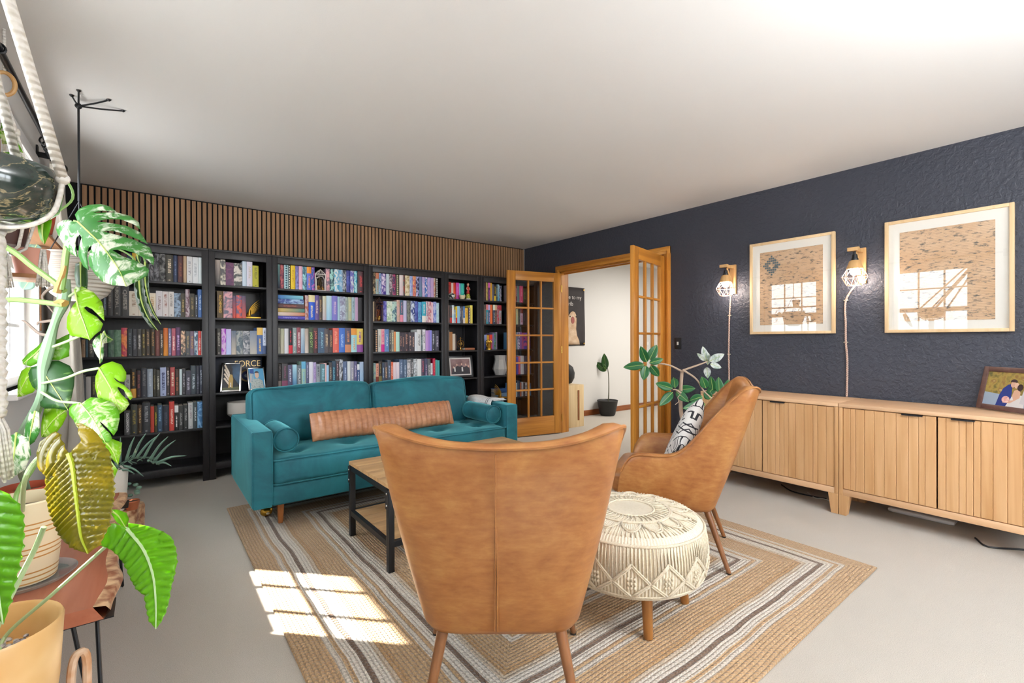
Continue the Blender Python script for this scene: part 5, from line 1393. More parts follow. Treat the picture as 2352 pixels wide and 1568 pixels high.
def lantern(label, x0, x1, z, hgt, mat, flowers, pane):
    e = thing('glass_house_lantern', label, 'lantern', ((x0 + x1) / 2, 4.79, z), 'glass house lanterns'); y0, y1 = 4.748, 4.83; hb = hgt * .78; xm = (x0 + x1) / 2; r = .0045; m = MB()
    for y in (y0, y1):
        m.tube([(x0 + r, y, z + r), (x0 + r, y, z + hb), (xm, y, z + hgt), (x1 - r, y, z + hb), (x1 - r, y, z + r)], r, 4, True); m.tube([(x0 + r, y, z + hb), (x1 - r, y, z + hb)], r, 4)
        m.tube([(xm + (x1 - xm - .014) * math.cos(q), y, z + hb * .62 + hb * .26 * math.sin(q)) for q in [PI * i / 10 for i in range(11)]], r * .7, 4)
        for q in (-1, 1): m.tube([(xm + q * (x1 - xm - .014), y, z + r), (xm + q * (x1 - xm - .014), y, z + hb * .62)], r * .7, 4)
        m.tube([(lerp(x0, xm, .5), y, z + hb), (xm, y, z + hgt - .01), (lerp(x1, xm, .5), y, z + hb)], r * .6, 4)
    for x, zz in ((x0 + r, z + r), (x1 - r, z + r), (x0 + r, z + hb), (x1 - r, z + hb), (xm, z + hgt)): m.tube([(x, y0, zz), (x, y1, zz)], r, 4)
    m.box((x0, y0, z), (x1, y1, z + .006)); m.out('frame', mat, e, smooth=False)
    m = MB()
    for x in (x0 + .0015, x1 - .0015): m.poly([(x, y0 + .004, z + .008), (x, y1 - .004, z + .008), (x, y1 - .004, z + hb), (x, y0 + .004, z + hb)])
    m.poly([(x0 + .004, y1 - .001, z + .008), (x1 - .004, y1 - .001, z + .008), (x1 - .004, y1 - .001, z + hb), (x0 + .004, y1 - .001, z + hb)]); m.out('glass', GLASS, e, smooth=False)
    rr = random.Random(int(x0 * 100)); m = MB()
    for k in range(16):
        a = rr.uniform(0, 6.28); p = Vector((xm + rr.uniform(-.02, .02), 4.79, z + .01)); q = p + Vector((rr.uniform(-.028, .028), rr.uniform(-.02, .02), rr.uniform(.06, hb * .8))); m.tube([p, (p + q) / 2 + Vector((rr.uniform(-.01, .01), 0, 0)), q], .002, 4); m.ball(q, .006, (1, 1, 1.6), 6)
    o = m.out('dried_stems', flowers[0], e); o['kind'] = 'stuff'
    m = MB()
    for k in range(7): m.ball((rr.uniform(x0 + .02, x1 - .02), rr.uniform(y0 + .02, y1 - .02), z + rr.uniform(.014, .05)), .012, n=8)
    o = m.out('dried_flowers', flowers[1], e); o['kind'] = 'stuff'
lantern('white glass house lantern with dried flowers between the rainbow hardbacks', 1.263, 1.367, SZ[1] + .001, .205, plain('white_enamel', 'e4dcd8', 0.4), (plain('dry_green', '5a4e38', 0.8), plain('dry_amber', 'b08040', 0.8)), 0)
lantern('dark wooden glass house lantern at the left of the fourth bookcase', 1.862, 1.950, SZ[2] + .001, .25, wood('dark_walnut', '5a3a30', '3c2620', rough=0.5), (plain('dry_rust', '8a4a2a', 0.8), plain('dry_gold', 'c8a050', 0.8)), 0)
o = make_book(.018, .205, .14, hexc('c8b090'), hexc('a08868'), 'N', 3.3, False); o.location = (1.838, 4.755, SZ[2] + .001); tag(o, 'slim tan book at the left end beside the dark glass lantern, fourth bookcase', 'book', 'books on the second shelf of the fourth bookcase')
CREAM = plain('cream_ceramic', 'd6d0c8', 0.35); WHITC = plain('white_ceramic', 'dedcd8', 0.3)
bw = thing('planter_bowl', 'wide cream stepped bowl low in the narrow bookcase beside the sofa', 'bowl', (.66, 4.87, SZ[5] + .001))
m = MB(); m.lathe([(.001, 0), (.065, 0), (.07, .03), (.118, .075), (.122, .085), (.122, .178), (.118, .184), (.11, .18), (.108, .09), (.001, .06)], (.66, 4.865, SZ[5] + .001), 40)
m.out('body', CREAM, bw, ang=30)
m = MB(); m.lathe([(.0712, .031), (.1186, .0755), (.1226, .086)], (.66, 4.865, SZ[5] + .001), 40, cap=False); m.out('grey_band', plain('grey_glaze', '9a948c', 0.4), bw)
vs = thing('vase', 'white faceted ceramic vase on the shelf behind the door edge', 'vase', (3.545, 4.86, SZ[4] + .001))
m = MB(); m.lathe([(.001, 0), (.065, 0), (.095, .075), (.068, .195), (.075, .25), (.07, .25), (.06, .19), (.001, .17)], (3.56, 4.87, SZ[4] + .001), 8); m.out('body', WHITC, vs, smooth=False)
fb = [('8ab0d0', 'd8e4e8', 'N', 'pale blue book lying flat, lowest of two under the vase shelf'), ('2a5a9c', '6a9ac8', 'N', 'deep blue book lying flat, upper of two under the vase shelf')]
zz = SZ[5] + .001
for i, (a_, b_, p_, lab) in enumerate(fb):
    o = make_book(.055, .17, .12, hexc(a_), hexc(b_), p_, i, True); o.rotation_euler = (0, PI/2, 0); o.location = (3.477, 4.84, zz + .055); zz += .057; tag(o, lab, 'book', 'flat blue books on the low shelf')
tp = thing('teapot_figurine', 'small black and white teapot ornament in front of the red book', 'ornament', (2.80, 4.742, SZ[1] + .001)); DAPP = blotch('dappled_glaze', [(0.44, '2a2e30'), (0.5, 'dcdcd8')], 28, 2)
ty = 4.722
for o_ in bpy.data.objects:   # books behind the small ornaments sit a little deeper
    if o_.get('category') == 'book' and 2.70 < o_.location.x < 3.02 and abs(o_.location.z - SZ[1]) < .01: o_.location.y += .065
ty = 4.768
m = MB(); m.lathe([(.001, 0), (.026, 0), (.04, .018), (.043, .036), (.034, .056), (.016, .064), (.008, .066), (.009, .074), (.001, .078)], (2.80, ty + .015, SZ[1] + .001), 20); m.out('body', DAPP, tp)
m = MB(); m.tube([(2.842, ty + .015, SZ[1] + .02), (2.862, ty + .015, SZ[1] + .035), (2.855, ty + .015, SZ[1] + .058), (2.836, ty + .015, SZ[1] + .054)], .004, 6); m.out('handle', plain('tan_glaze', 'b89a78', 0.4), tp)
m = MB(); m.tube([(2.764, ty + .015, SZ[1] + .025), (2.745, ty + .015, SZ[1] + .045), (2.738, ty + .015, SZ[1] + .062)], lambda q: .008 - .004 * q, 6); m.out('spout', DAPP, tp)
bo = thing('animal_bowl', 'small cream bowl with two pointed ears in front of the turquoise book', 'bowl', (2.945, ty, SZ[1] + .001))
m = MB(); m.lathe([(.001, 0), (.024, 0), (.036, .025), (.038, .046), (.034, .048), (.03, .03), (.001, .02)], (2.945, ty + .015, SZ[1] + .001), 20); m.out('body', plain('cream_glaze', 'e0cfaa', 0.4), bo)
m = MB()
for q in (-1, 1): m.cyl((2.945 + q * .028, ty + .012, SZ[1] + .044), (2.945 + q * .034, ty + .012, SZ[1] + .064), .009, .001, 8)
m.out('ears', plain('cream_glaze', 'e0cfaa', 0.4), bo)
fg = thing('figurine', 'tall painted figurine in a red dress on a white base beside the turquoise book', 'figurine', (3.03, ty + .01, SZ[1] + .001)); bx, by, bz = 3.03, ty + .02, SZ[1] + .001
m = MB(); m.lathe([(.001, 0), (.034, 0), (.034, .012), (.001, .012)], (bx, by, bz), 20); m.out('base', plain('white_enamel', 'e4dcd8'), fg)
m = MB(); m.lathe([(.001, .012), (.026, .014), (.03, .03), (.02, .065), (.014, .07)], (bx, by, bz), 14); m.out('foliage', blotch('painted_leaves', [(0.4, '3a5a2c'), (0.55, 'c8c040'), (0.7, '8aa040')], 60), fg)
m = MB(); m.lathe([(.012, .068), (.022, .08), (.013, .115), (.017, .145), (.011, .158), (.005, .162)], (bx, by, bz), 14); m.out('dress', plain('red_paint', 'b83028', 0.4), fg)
m = MB(); m.ball((bx, by, bz + .182), .0155, (.9, .95, 1.15), 12); m.tube([(bx, by, bz + .158), (bx, by, bz + .17)], .006, 8)
for q in (-1, 1): m.tube([(bx + q * .013, by, bz + .152), (bx + q * .024, by - .006, bz + .128), (bx + q * .012, by - .018, bz + .115)], .0048, 6)
m.out('body', plain('painted_skin', 'd8a890', 0.45), fg)
m = MB(); m.ball((bx, by + .005, bz + .187), .0165, (1, .9, 1.05), 12); m.out('hair', plain('auburn_paint', '6a3226', 0.4), fg)
az = SZ[3] + .001; gl = thing('armillary_sphere', 'small brass armillary sphere ornament beside the brown books', 'ornament', (2.93, 4.80, az))
m = MB(); m.lathe([(.001, 0), (.03, 0), (.026, .008), (.007, .014), (.006, .03)], (2.925, 4.79, az), 18); m.tube([(2.925, 4.79, az + .02), (2.925, 4.79, az + .155)], .0028, 6); m.tube([(2.90, 4.79, az + .142), (2.95, 4.79, az + .142)], .0025, 5); m.out('stand', BRASS, gl)
m = MB()
for R_ in (Matrix.Identity(3), Matrix.Rotation(R(75), 3, 'Z'), Matrix.Rotation(PI/2, 3, 'X')): m.tube([Vector((2.925, 4.79, az + .075)) + R_ @ Vector((.043 * math.cos(2*PI*i/28), 0, .043 * math.sin(2*PI*i/28))) for i in range(28)], .0026, 5, True)
m.out('rings', BRASS, gl)
o = make_book(.026, .135, .12, hexc('a86a48'), hexc('8a5036'), 'N', 2.2, True); o.rotation_euler = (0, PI/2, 0); o.location = (2.965, 4.755, az + .027); tag(o, 'tan leather book lying flat beside the brass armillary sphere', 'book')
gz = SZ[3] + .001; cr = thing('gold_ornament', 'clustered gold ornament with knobs in front of the coloured paperbacks', 'ornament', (3.33, 4.765, gz)); gy = 4.772
for o_ in bpy.data.objects:
    if o_.get('category') == 'book' and 3.2 < o_.location.x < 3.52 and abs(o_.location.z - SZ[3]) < .01: o_.location.y += .065
m = MB(); m.lathe([(.001, 0), (.036, 0), (.036, .012), (.026, .03), (.03, .06), (.034, .075), (.02, .085), (.001, .086)], (3.33, gy + .015, gz), 18)
for k in range(5): m.ball((3.33 + (k - 2) * .0165, gy + .008, gz + .098 + .008 * (k % 2)), .0115, (.8, .8, 1.9), 8)
m.out('body', GOLD, cr)
m = MB(); m.tube([(3.298, gy, gz + .03), (3.286, gy, gz + .06), (3.298, gy, gz + .085)], .004, 6); m.out('handle', GOLD, cr)


# ================================================================ plants by the window
def leaf_mat(name, g1, g2, pale, amount, trans, sc=16.0, rough=0.35):
    """green leaf with pale variegation; light shines through it"""
    t = NT(name); v = t.coord('Object'); n1 = t.noise(t.n('Mapping', i_Vector=v, i_Rotation=(.5, .3, .8), i_Scale=(1, 2.6, 1)).outputs[0], sc, 5, 0.68, 0.8); n2 = t.noise(v, sc * .35, 3)
    g = t.mix(n2, hexc(g1), hexc(g2)); k = t.math('ADD', t.math('MULTIPLY', n1, .62), t.math('MULTIPLY', n2, .38))
    c = t.mix(t.ramp(k, [(1 - amount - .035, '000000'), (1 - amount + .035, 'ffffff')]), g, hexc(pale)) if amount > 0 else g
    t.base(c).p(Roughness=rough)
    tl = t.n('BsdfTranslucent'); t.set(tl.inputs[0], t.mix(.35, c, hexc('b4d020')))
    mx = t.n('MixShader'); mx.inputs[0].default_value = trans; t.t.links.new(t.b.outputs[0], mx.inputs[1]); t.t.links.new(tl.outputs[0], mx.inputs[2]); t.t.links.new(mx.outputs[0], t.o.inputs[0])
    return t.m
VARW = leaf_mat('variegated_white', '2f6f38', '4f9a3c', 'e8ecd8', .475, .30, 22)
VARG = leaf_mat('variegated_green', '4a9a20', '7cc01e', 'dfeab8', .455, .45, 24)
VARL = leaf_mat('sunlit_variegated', '86c814', 'a8dc28', 'e8f0b0', .445, .55, 24)
DARKG = leaf_mat('dark_green_leaf', '1e4a1e', '2c5c26', '7aa050', .41, .25, 22)
LIME = leaf_mat('lime_leaf', '5fae12', '86cc20', 'a0d83a', .30, .5, 6, .28)
OLIVE = leaf_mat('olive_leaf', '6a6a10', '8a7a14', 'a8900c', .42, .4, 5, .22)
GLOSS = leaf_mat('glossy_dark_leaf', '1c3a1a', '2a4c22', '8fae74', 0, .12, 10, .25)
FICUS = leaf_mat('ficus_leaf', '1f5a34', '2f7440', 'd8e4c8', .30, .2, 14, .3)
FICW = leaf_mat('ficus_leaf_pale', '5a8060', 'c8d4d4', 'e4e8ea', .5, .3, 14, .35)
SAGE = leaf_mat('sage_leaf', '5c7c70', '7a9a88', 'c8d8b0', .38, .2, 20, .4)
STEMG = plain('green_stem', '8ab064', 0.45); STEMP = plain('pale_petiole', 'b4cc98', 0.45); ROOTB = plain('woody_root', '8a7a70', 0.7); MIDR = plain('pale_midrib', 'b8cc70', 0.4)
def traced_leaf(name, data, mat, parent, fold=1.2, ripple=0.0, nrip=16, rib=.0022, ribmat=None, cut=.018, wave=0.0):
    """leaf blade from its outline, folded along the midrib and quilted between the veins"""
    mid, rt, lf = [[Vector(p) for p in q] for q in data]
    bm = bmesh.new(); vm = [bm.verts.new(p) for p in mid]
    for side in (rt, lf):
        f = bm.faces.new([bm.verts.new(p) for p in side] + list(reversed(vm)))
    bm.normal_update(); nrm = Vector((0, 0, 0)); cen = sum(mid, Vector()) / len(mid)
    for f in bm.faces:
        n_ = f.normal.copy()
        if n_.dot(Vector((0, 0, 1.19)) - cen) < 0: n_.negate()
        nrm += n_ * f.calc_area()
    nrm.normalize()
    bmesh.ops.triangulate(bm, faces=bm.faces[:])
    for _ in range(4):
        es = [e for e in bm.edges if e.calc_length() > cut]
        if not es: break
        bmesh.ops.subdivide_edges(bm, edges=es, cuts=1); bmesh.ops.triangulate(bm, faces=bm.faces[:])
    for _ in range(2): bmesh.ops.beautify_fill(bm, faces=bm.faces[:], edges=bm.edges[:])
    L = sum((mid[i+1] - mid[i]).length for i in range(len(mid) - 1))
    for v in bm.verts:
        best = None; acc = 0
        for i in range(len(mid) - 1):
            a, b = mid[i], mid[i+1]; ab = b - a; tt = max(0, min(1, (v.co - a).dot(ab) / ab.length_squared)); q = a + ab * tt; dd = (v.co - q).length
            if best is None or dd < best[0]: best = (dd, acc + ab.length * tt)
            acc += ab.length
        s, t_ = best
        h = -fold * s * s * 4 - .10 * s * fold + wave * math.sin(26 * t_ / L + 30 * s)
        if ripple: h += ripple * min(1, s / .012) * (abs(math.sin(PI * nrip * (t_ - .45 * s) / L)) ** .7 - .5)
        h += -.05 * L * (t_ / L) ** 2 * fold
        v.co += nrm * h
    m = MB(); m.bm.free(); m.bm = bm
    o = m.out(name, mat, parent, ang=180, solid=.0008)
    mm = MB(); pts = spline([p + nrm * (.0012 - .05 * L * (i / (len(mid) - 1)) ** 2 * fold) for i, p in enumerate(mid)], 4); mm.tube(pts, lambda q: rib * (1 - .8 * q) + .0003, 5); mm.out('midrib', ribmat or MIDR, o)
    return o
def oval_leaf(name, B, T, w, mat, parent, face=None, droop=.12, vein=True):
    B, T = Vector(B), Vector(T); d = T - B; L = d.length; d.normalize(); face = Vector(face) if face else Vector((0, 0, 1.19)) - (B + T) / 2
    sd = d.cross(face).normalized(); nr = sd.cross(d); g = []
    if nr.dot(face) < 0: nr.negate()
    for i in range(11):
        u = i / 10; hw = w / 2 * math.sin(PI * min(1, u ** .82)) ** .75 if 0 < u < 1 else 0.0006; c = B + d * L * u - nr * droop * L * u * u; g.append([tuple(c + sd * hw * x + nr * (.18 * hw * abs(x) ** 1.3)) for x in (-1, -.66, -.33, 0, .33, .66, 1)])
    m = MB(); m.grid(g); o = m.out(name, mat, parent, ang=180, solid=.0008)
    if vein:
        m = MB(); m.tube([Vector(r[3]) + nr * .0012 for r in g], lambda q: .0018 * (1 - .7 * q), 4); m.out('midrib', MIDR, o)
    return o
# live-edge bench
t = wood('redwood_slab', 'b8745a', '9a5a42', rough=0.25, grain=10, rot=(0, 0, PI/2)); BARK = blotch('raw_edge', [(0.35, '8a5236'), (0.6, 'd8b48c')], 26)
be = thing('bench', 'live-edge redwood plant bench on black hairpin legs under the window', 'bench', (-.3, 2.36, 0))
m = MB(); ys = [1.735 + 1.24 * i / 24 for i in range(25)]; prof = []
def edge(y): return -.078 - .018 * (1 + math.sin(y * 5.1 + 1.0)) - .006 * math.sin(y * 19)
top = [[(-.47, y, .45), (-.30, y, .4505), (edge(y) - .035, y, .45)] for y in ys]
m.grid(top); m.grid([[(-.47, y, .41), (-.30, y, .41), (edge(y) - .012, y, .41)] for y in ys])
for y in (ys[0], ys[-1]): m.poly([(-.47, y, .41), (-.30, y, .41), (edge(y) - .012, y, .41), (edge(y) - .035, y, .45), (-.30, y, .4505), (-.47, y, .45)])
m.grid([[(-.47, y, .41), (-.47, y, .45)] for y in ys]); m.out('slab', t, be, smooth=False)
m = MB(); m.grid([[(edge(y) - .035, y, .4502), (edge(y) - .008, y, .446 + .002 * math.sin(y * 31)), (edge(y) + .004 * math.sin(y * 23), y, .43), (edge(y) - .012, y, .4098)] for y in ys]); m.out('raw_edge', BARK, be, ang=180)
for x, y, sx, sy in ((-.13, 1.80, 1, -1), (-.42, 1.80, -1, -1), (-.13, 2.90, 1, 1), (-.42, 2.90, -1, 1)):
    m = MB(); f = Vector((x + sx * .02, y + sy * .035, .006)); m.tube([(x - sx * .05, y, .41), f - Vector((sx * .006, 0, -.004)), f, f + Vector((0, -sy * .006, .004)), (x, y - sy * .05, .41)], .0055, 8); m.box((x - .06, y - .06, .4055), (x + .045, y + .06, .4095)); m.out('hairpin_leg', BLACKM, be)
TERRA = plain('terracotta', 'a8482c', 0.7); SOIL = blotch('potting_soil', [(0.35, '2e221a'), (0.6, '5a4838')], 70)
def pot(parent, c, r0, r1, h, mat, soil=True, rim=.006, n=36, bands=None):
    m = MB(); m.lathe([(.001, 0), (r0 * .96, 0), (r0, .006), (lerp(r0, r1, .5) * 1.015, h * .5), (r1, h - .004), (r1 - rim * .5, h), (r1 - rim, h - .003), (lerp(r0, r1, .8) - rim, h * .84), (.001, h * .84)], c, n); p = m.out('pot', mat, parent, ang=40)
    if soil:
        m = MB(); m.lathe([(lerp(r0, r1, .8) - rim * .9, h * .845), (.4 * r1, h * .87), (.001, h * .875)], c, n); m.out('soil', SOIL, parent)
    return p
# variegated monstera climbing in front of the window
mo = thing('monstera', 'tall white-variegated monstera in a terracotta pot on the bench', 'potted plant', (-.385, 2.62, .4505))
pot(mo, (-.385, 2.62, .4515), .06, .082, .17, TERRA)
S1 = [(-0.214,2.061,1.386),(-0.219,2.065,1.317),(-0.239,2.08,1.254),(-0.257,2.093,1.178),(-0.273,2.105,1.094),(-0.28,2.11,0.996)]
stem = [Vector(p) for p in S1]; stem = [Vector((-.385, 2.62, .60)), Vector((-.375, 2.40, .80))] + list(reversed(stem))
m = MB(); m.tube(spline(stem, 6), lambda q: .011 + .006 * math.sin(q * 9) ** 2, 10); m.out('stem', plain('monstera_stem', '8aa888', 0.5), mo)
for pts, r in (([(-0.212,2.022,1.344),(-0.242,2.045,1.376),(-0.291,2.083,1.421),(-0.331,2.113,1.462),(-0.372,2.145,1.492)], .0085), ([(-0.219,2.014,1.347),(-0.211,2.008,1.408),(-0.205,2.004,1.469),(-0.197,1.998,1.51),(-0.178,1.983,1.56)], .009), ([(-0.215,2.023,1.3),(-0.254,2.053,1.307),(-0.327,2.11,1.317),(-0.372,2.145,1.315)], .008), ([(-0.259,2.095,1.164),(-0.215,2.061,1.184),(-0.16,2.019,1.212),(-0.129,1.995,1.222)], .0042), ([(-0.27,2.077,1.054),(-0.213,2.034,1.07),(-0.169,2,1.091),(-0.128,1.968,1.101)], .0042), ([(-0.226,2.07,1.317),(-0.204,2.053,1.331),(-0.181,2.036,1.351),(-0.187,2.04,1.358)], .004), ([(-0.273,2.08,1.026),(-0.235,2.05,0.999),(-0.191,2.017,0.992),(-0.174,2.003,0.989)], .004)):
    m = MB(); m.tube(spline(pts, 6), r, 8); m.out('petiole', STEMG if r > .006 else STEMP, mo)
for pts in ([(-0.223,2.093,1.361),(-0.251,2.115,1.361),(-0.276,2.134,1.333),(-0.264,2.125,1.305),(-0.246,2.11,1.276)], [(-0.239,2.08,1.254),(-0.265,2.099,1.25),(-0.283,2.114,1.247),(-0.286,2.116,1.238)], [(-0.25,2.088,1.205),(-0.281,2.112,1.212),(-0.314,2.138,1.247),(-0.325,2.146,1.254)]): m = MB(); m.tube(spline(pts, 5), lambda q: .0055 * (1 - .6 * q), 6); m.out('aerial_root', ROOTB, mo)
for pts in ([(-0.229,2.016,1.337),(-0.224,2.012,1.36),(-0.212,2.003,1.401),(-0.208,1.999,1.421)], [(-0.208,1.999,1.303),(-0.219,2.008,1.31),(-0.235,2.02,1.307)]): m = MB(); m.tube(spline(pts, 4), lambda q: .010 * (1 - .8 * q) + .002, 6); m.out('leaf_sheath', plain('tan_sheath', 'b48a50', 0.6), mo)
traced_leaf('leaf', ([(-0.164,1.834,1.531),(-0.14,1.812,1.502),(-0.117,1.792,1.473),(-0.091,1.765,1.429),(-0.072,1.744,1.391),(-0.057,1.722,1.344)],[(-0.173,1.845,1.554),(-0.167,1.849,1.577),(-0.149,1.844,1.594),(-0.127,1.834,1.602),(-0.108,1.823,1.598),(-0.093,1.81,1.582),(-0.119,1.823,1.577),(-0.137,1.829,1.564),(-0.119,1.821,1.569),(-0.093,1.81,1.58),(-0.066,1.795,1.577),(-0.047,1.779,1.558),(-0.041,1.769,1.533),(-0.054,1.78,1.547),(-0.081,1.797,1.557),(-0.107,1.809,1.549),(-0.126,1.815,1.536),(-0.1,1.801,1.537),(-0.066,1.783,1.536),(-0.039,1.765,1.522),(-0.021,1.744,1.485),(-0.039,1.757,1.495),(-0.065,1.775,1.507),(-0.092,1.79,1.512),(-0.11,1.798,1.506),(-0.084,1.782,1.5),(-0.047,1.76,1.492),(-0.016,1.739,1.475),(-0.005,1.722,1.437),(-0.006,1.717,1.418),(-0.02,1.729,1.434),(-0.043,1.745,1.449),(-0.069,1.761,1.455),(-0.087,1.769,1.449),(-0.065,1.753,1.433),(-0.039,1.736,1.424),(-0.02,1.723,1.412),(-0.013,1.715,1.4),(-0.016,1.712,1.382),(-0.035,1.716,1.362)],[(-0.172,1.837,1.53),(-0.185,1.846,1.538),(-0.203,1.856,1.538),(-0.217,1.862,1.531),(-0.222,1.859,1.514),(-0.216,1.85,1.494),(-0.204,1.835,1.465),(-0.189,1.82,1.443),(-0.174,1.81,1.434),(-0.174,1.821,1.471),(-0.169,1.822,1.484),(-0.16,1.82,1.494),(-0.156,1.815,1.484),(-0.165,1.813,1.461),(-0.171,1.809,1.437),(-0.163,1.796,1.408),(-0.149,1.785,1.396),(-0.148,1.796,1.435),(-0.142,1.799,1.455),(-0.133,1.796,1.462),(-0.137,1.795,1.448),(-0.145,1.793,1.428),(-0.145,1.787,1.408),(-0.134,1.774,1.384),(-0.116,1.757,1.361),(-0.09,1.74,1.349),(-0.064,1.726,1.346)]), VARW, mo, .8)
traced_leaf('leaf', ([(-0.19,2.042,1.353),(-0.18,2.016,1.294),(-0.165,1.99,1.241),(-0.153,1.966,1.192)],[(-0.174,2.04,1.364),(-0.149,2.023,1.349),(-0.13,2.004,1.319),(-0.125,1.991,1.289),(-0.123,1.979,1.257),(-0.135,1.99,1.273),(-0.15,2.003,1.292),(-0.162,2.011,1.299),(-0.168,2.011,1.294),(-0.158,2.002,1.281),(-0.139,1.989,1.268),(-0.125,1.975,1.247),(-0.13,1.97,1.225),(-0.142,1.969,1.21)],[(-0.189,2.035,1.334),(-0.187,2.026,1.312),(-0.196,2.025,1.299),(-0.211,2.019,1.267),(-0.215,2.008,1.235),(-0.205,1.994,1.21),(-0.181,1.983,1.204),(-0.161,1.972,1.197)]), VARL, mo, 1.0)
traced_leaf('leaf', ([(-0.124,1.99,1.211),(-0.124,1.991,1.184),(-0.127,1.991,1.153),(-0.129,1.991,1.115)],[(-0.119,1.99,1.208),(-0.117,1.989,1.2),(-0.118,1.989,1.183),(-0.119,1.99,1.167),(-0.119,1.99,1.144),(-0.123,1.99,1.121)],[(-0.128,1.991,1.208),(-0.138,1.993,1.199),(-0.146,1.994,1.186),(-0.147,1.994,1.173),(-0.142,1.994,1.154),(-0.135,1.992,1.137),(-0.132,1.992,1.132)]), VARW, mo, 1.4)
traced_leaf('leaf', ([(-0.118,1.973,1.216),(-0.111,1.987,1.202),(-0.094,2.018,1.19)],[(-0.113,1.983,1.223),(-0.111,1.987,1.211),(-0.101,2.005,1.201)],[(-0.12,1.969,1.202),(-0.117,1.976,1.184),(-0.111,1.986,1.179),(-0.098,2.011,1.182)]), VARW, mo, 1.4)
traced_leaf('leaf', ([(-0.126,1.928,1.103),(-0.109,1.912,1.068),(-0.093,1.893,1.028),(-0.077,1.868,0.966)],[(-0.118,1.928,1.114),(-0.098,1.924,1.125),(-0.078,1.913,1.116),(-0.066,1.901,1.092),(-0.065,1.895,1.072),(-0.069,1.894,1.062),(-0.079,1.898,1.062),(-0.089,1.905,1.072),(-0.093,1.907,1.075),(-0.085,1.9,1.063),(-0.069,1.891,1.052),(-0.053,1.878,1.031),(-0.049,1.871,1.014),(-0.055,1.871,1.006),(-0.061,1.877,1.017),(-0.069,1.886,1.037),(-0.081,1.894,1.046),(-0.083,1.894,1.042),(-0.073,1.884,1.022),(-0.061,1.874,1.007),(-0.056,1.868,0.994),(-0.065,1.867,0.977)],[(-0.129,1.927,1.094),(-0.135,1.925,1.079),(-0.138,1.917,1.049),(-0.134,1.907,1.019),(-0.124,1.898,1.004),(-0.108,1.889,0.994),(-0.089,1.878,0.983)]), VARL, mo, 1.0)
traced_leaf('leaf', ([(-0.165,1.895,0.999),(-0.144,1.869,0.97),(-0.124,1.839,0.932),(-0.108,1.808,0.892)],[(-0.146,1.896,1.019),(-0.123,1.884,1.018),(-0.099,1.865,1.006),(-0.083,1.845,0.982),(-0.081,1.831,0.958),(-0.084,1.816,0.926),(-0.091,1.811,0.911),(-0.105,1.829,0.932),(-0.117,1.843,0.946),(-0.122,1.847,0.95),(-0.113,1.834,0.934),(-0.099,1.818,0.917),(-0.094,1.809,0.904),(-0.1,1.805,0.893)],[(-0.167,1.897,1.002),(-0.184,1.906,1.001),(-0.195,1.905,0.99),(-0.195,1.896,0.972),(-0.185,1.883,0.958),(-0.177,1.869,0.939),(-0.157,1.844,0.912),(-0.134,1.824,0.897)]), VARG, mo, .9)
traced_leaf('leaf', ([(-0.283,2.113,1.108),(-0.264,2.096,1.075),(-0.242,2.075,1.033),(-0.221,2.054,0.991),(-0.211,2.043,0.968)],[(-0.265,2.111,1.125),(-0.241,2.101,1.127),(-0.216,2.087,1.111),(-0.203,2.074,1.084),(-0.201,2.062,1.047),(-0.204,2.053,1.011)],[(-0.289,2.115,1.108),(-0.302,2.12,1.105),(-0.311,2.118,1.087),(-0.309,2.111,1.066),(-0.302,2.102,1.045),(-0.292,2.095,1.035),(-0.282,2.096,1.05),(-0.271,2.091,1.05),(-0.274,2.089,1.039),(-0.283,2.085,1.014),(-0.286,2.078,0.987),(-0.272,2.07,0.977),(-0.245,2.059,0.976),(-0.225,2.049,0.971)]), DARKG, mo, .9)
traced_leaf('leaf', ([(-0.296,2.199,1.101),(-0.327,2.223,1.06),(-0.355,2.244,1.002)],[(-0.307,2.207,1.065),(-0.31,2.209,1.027),(-0.318,2.216,1.015),(-0.345,2.236,1.002)],[(-0.331,2.226,1.1),(-0.348,2.239,1.088),(-0.355,2.244,1.055)]), VARL, mo, .9)
traced_leaf('leaf', ([(-0.265,2.125,1.19),(-0.283,2.13,1.16),(-0.307,2.142,1.133),(-0.328,2.153,1.114)],[(-0.242,2.108,1.194),(-0.221,2.098,1.216),(-0.221,2.087,1.175),(-0.227,2.083,1.143),(-0.248,2.095,1.129),(-0.269,2.111,1.129),(-0.273,2.115,1.132),(-0.288,2.123,1.12),(-0.31,2.137,1.107)],[(-0.279,2.134,1.184),(-0.294,2.141,1.168),(-0.316,2.153,1.149),(-0.332,2.159,1.128)]), VARG, mo, 1.0)
traced_leaf('leaf', ([(-0.221,2.128,0.958),(-0.256,2.155,0.924),(-0.291,2.181,0.868)],[(-0.221,2.127,0.94),(-0.235,2.138,0.91),(-0.252,2.151,0.885),(-0.274,2.168,0.869)],[(-0.26,2.158,0.966),(-0.293,2.183,0.965),(-0.294,2.184,0.918)]), VARL, mo, .9)
traced_leaf('leaf', ([(-0.114,1.881,0.89),(-0.092,1.864,0.855),(-0.081,1.855,0.811)],[(-0.095,1.866,0.89),(-0.074,1.85,0.877),(-0.074,1.85,0.85)],[(-0.12,1.885,0.875),(-0.108,1.876,0.845),(-0.093,1.864,0.825)]), VARL, mo, .9)
traced_leaf('leaf', ([(-0.317,2.013,0.915),(-0.324,2.017,0.851),(-0.334,2.025,0.776)],[(-0.294,1.994,0.895),(-0.292,1.993,0.846),(-0.306,2.003,0.801)],[(-0.349,2.037,0.895),(-0.361,2.046,0.846),(-0.343,2.032,0.797)]), VARW, mo, .9)
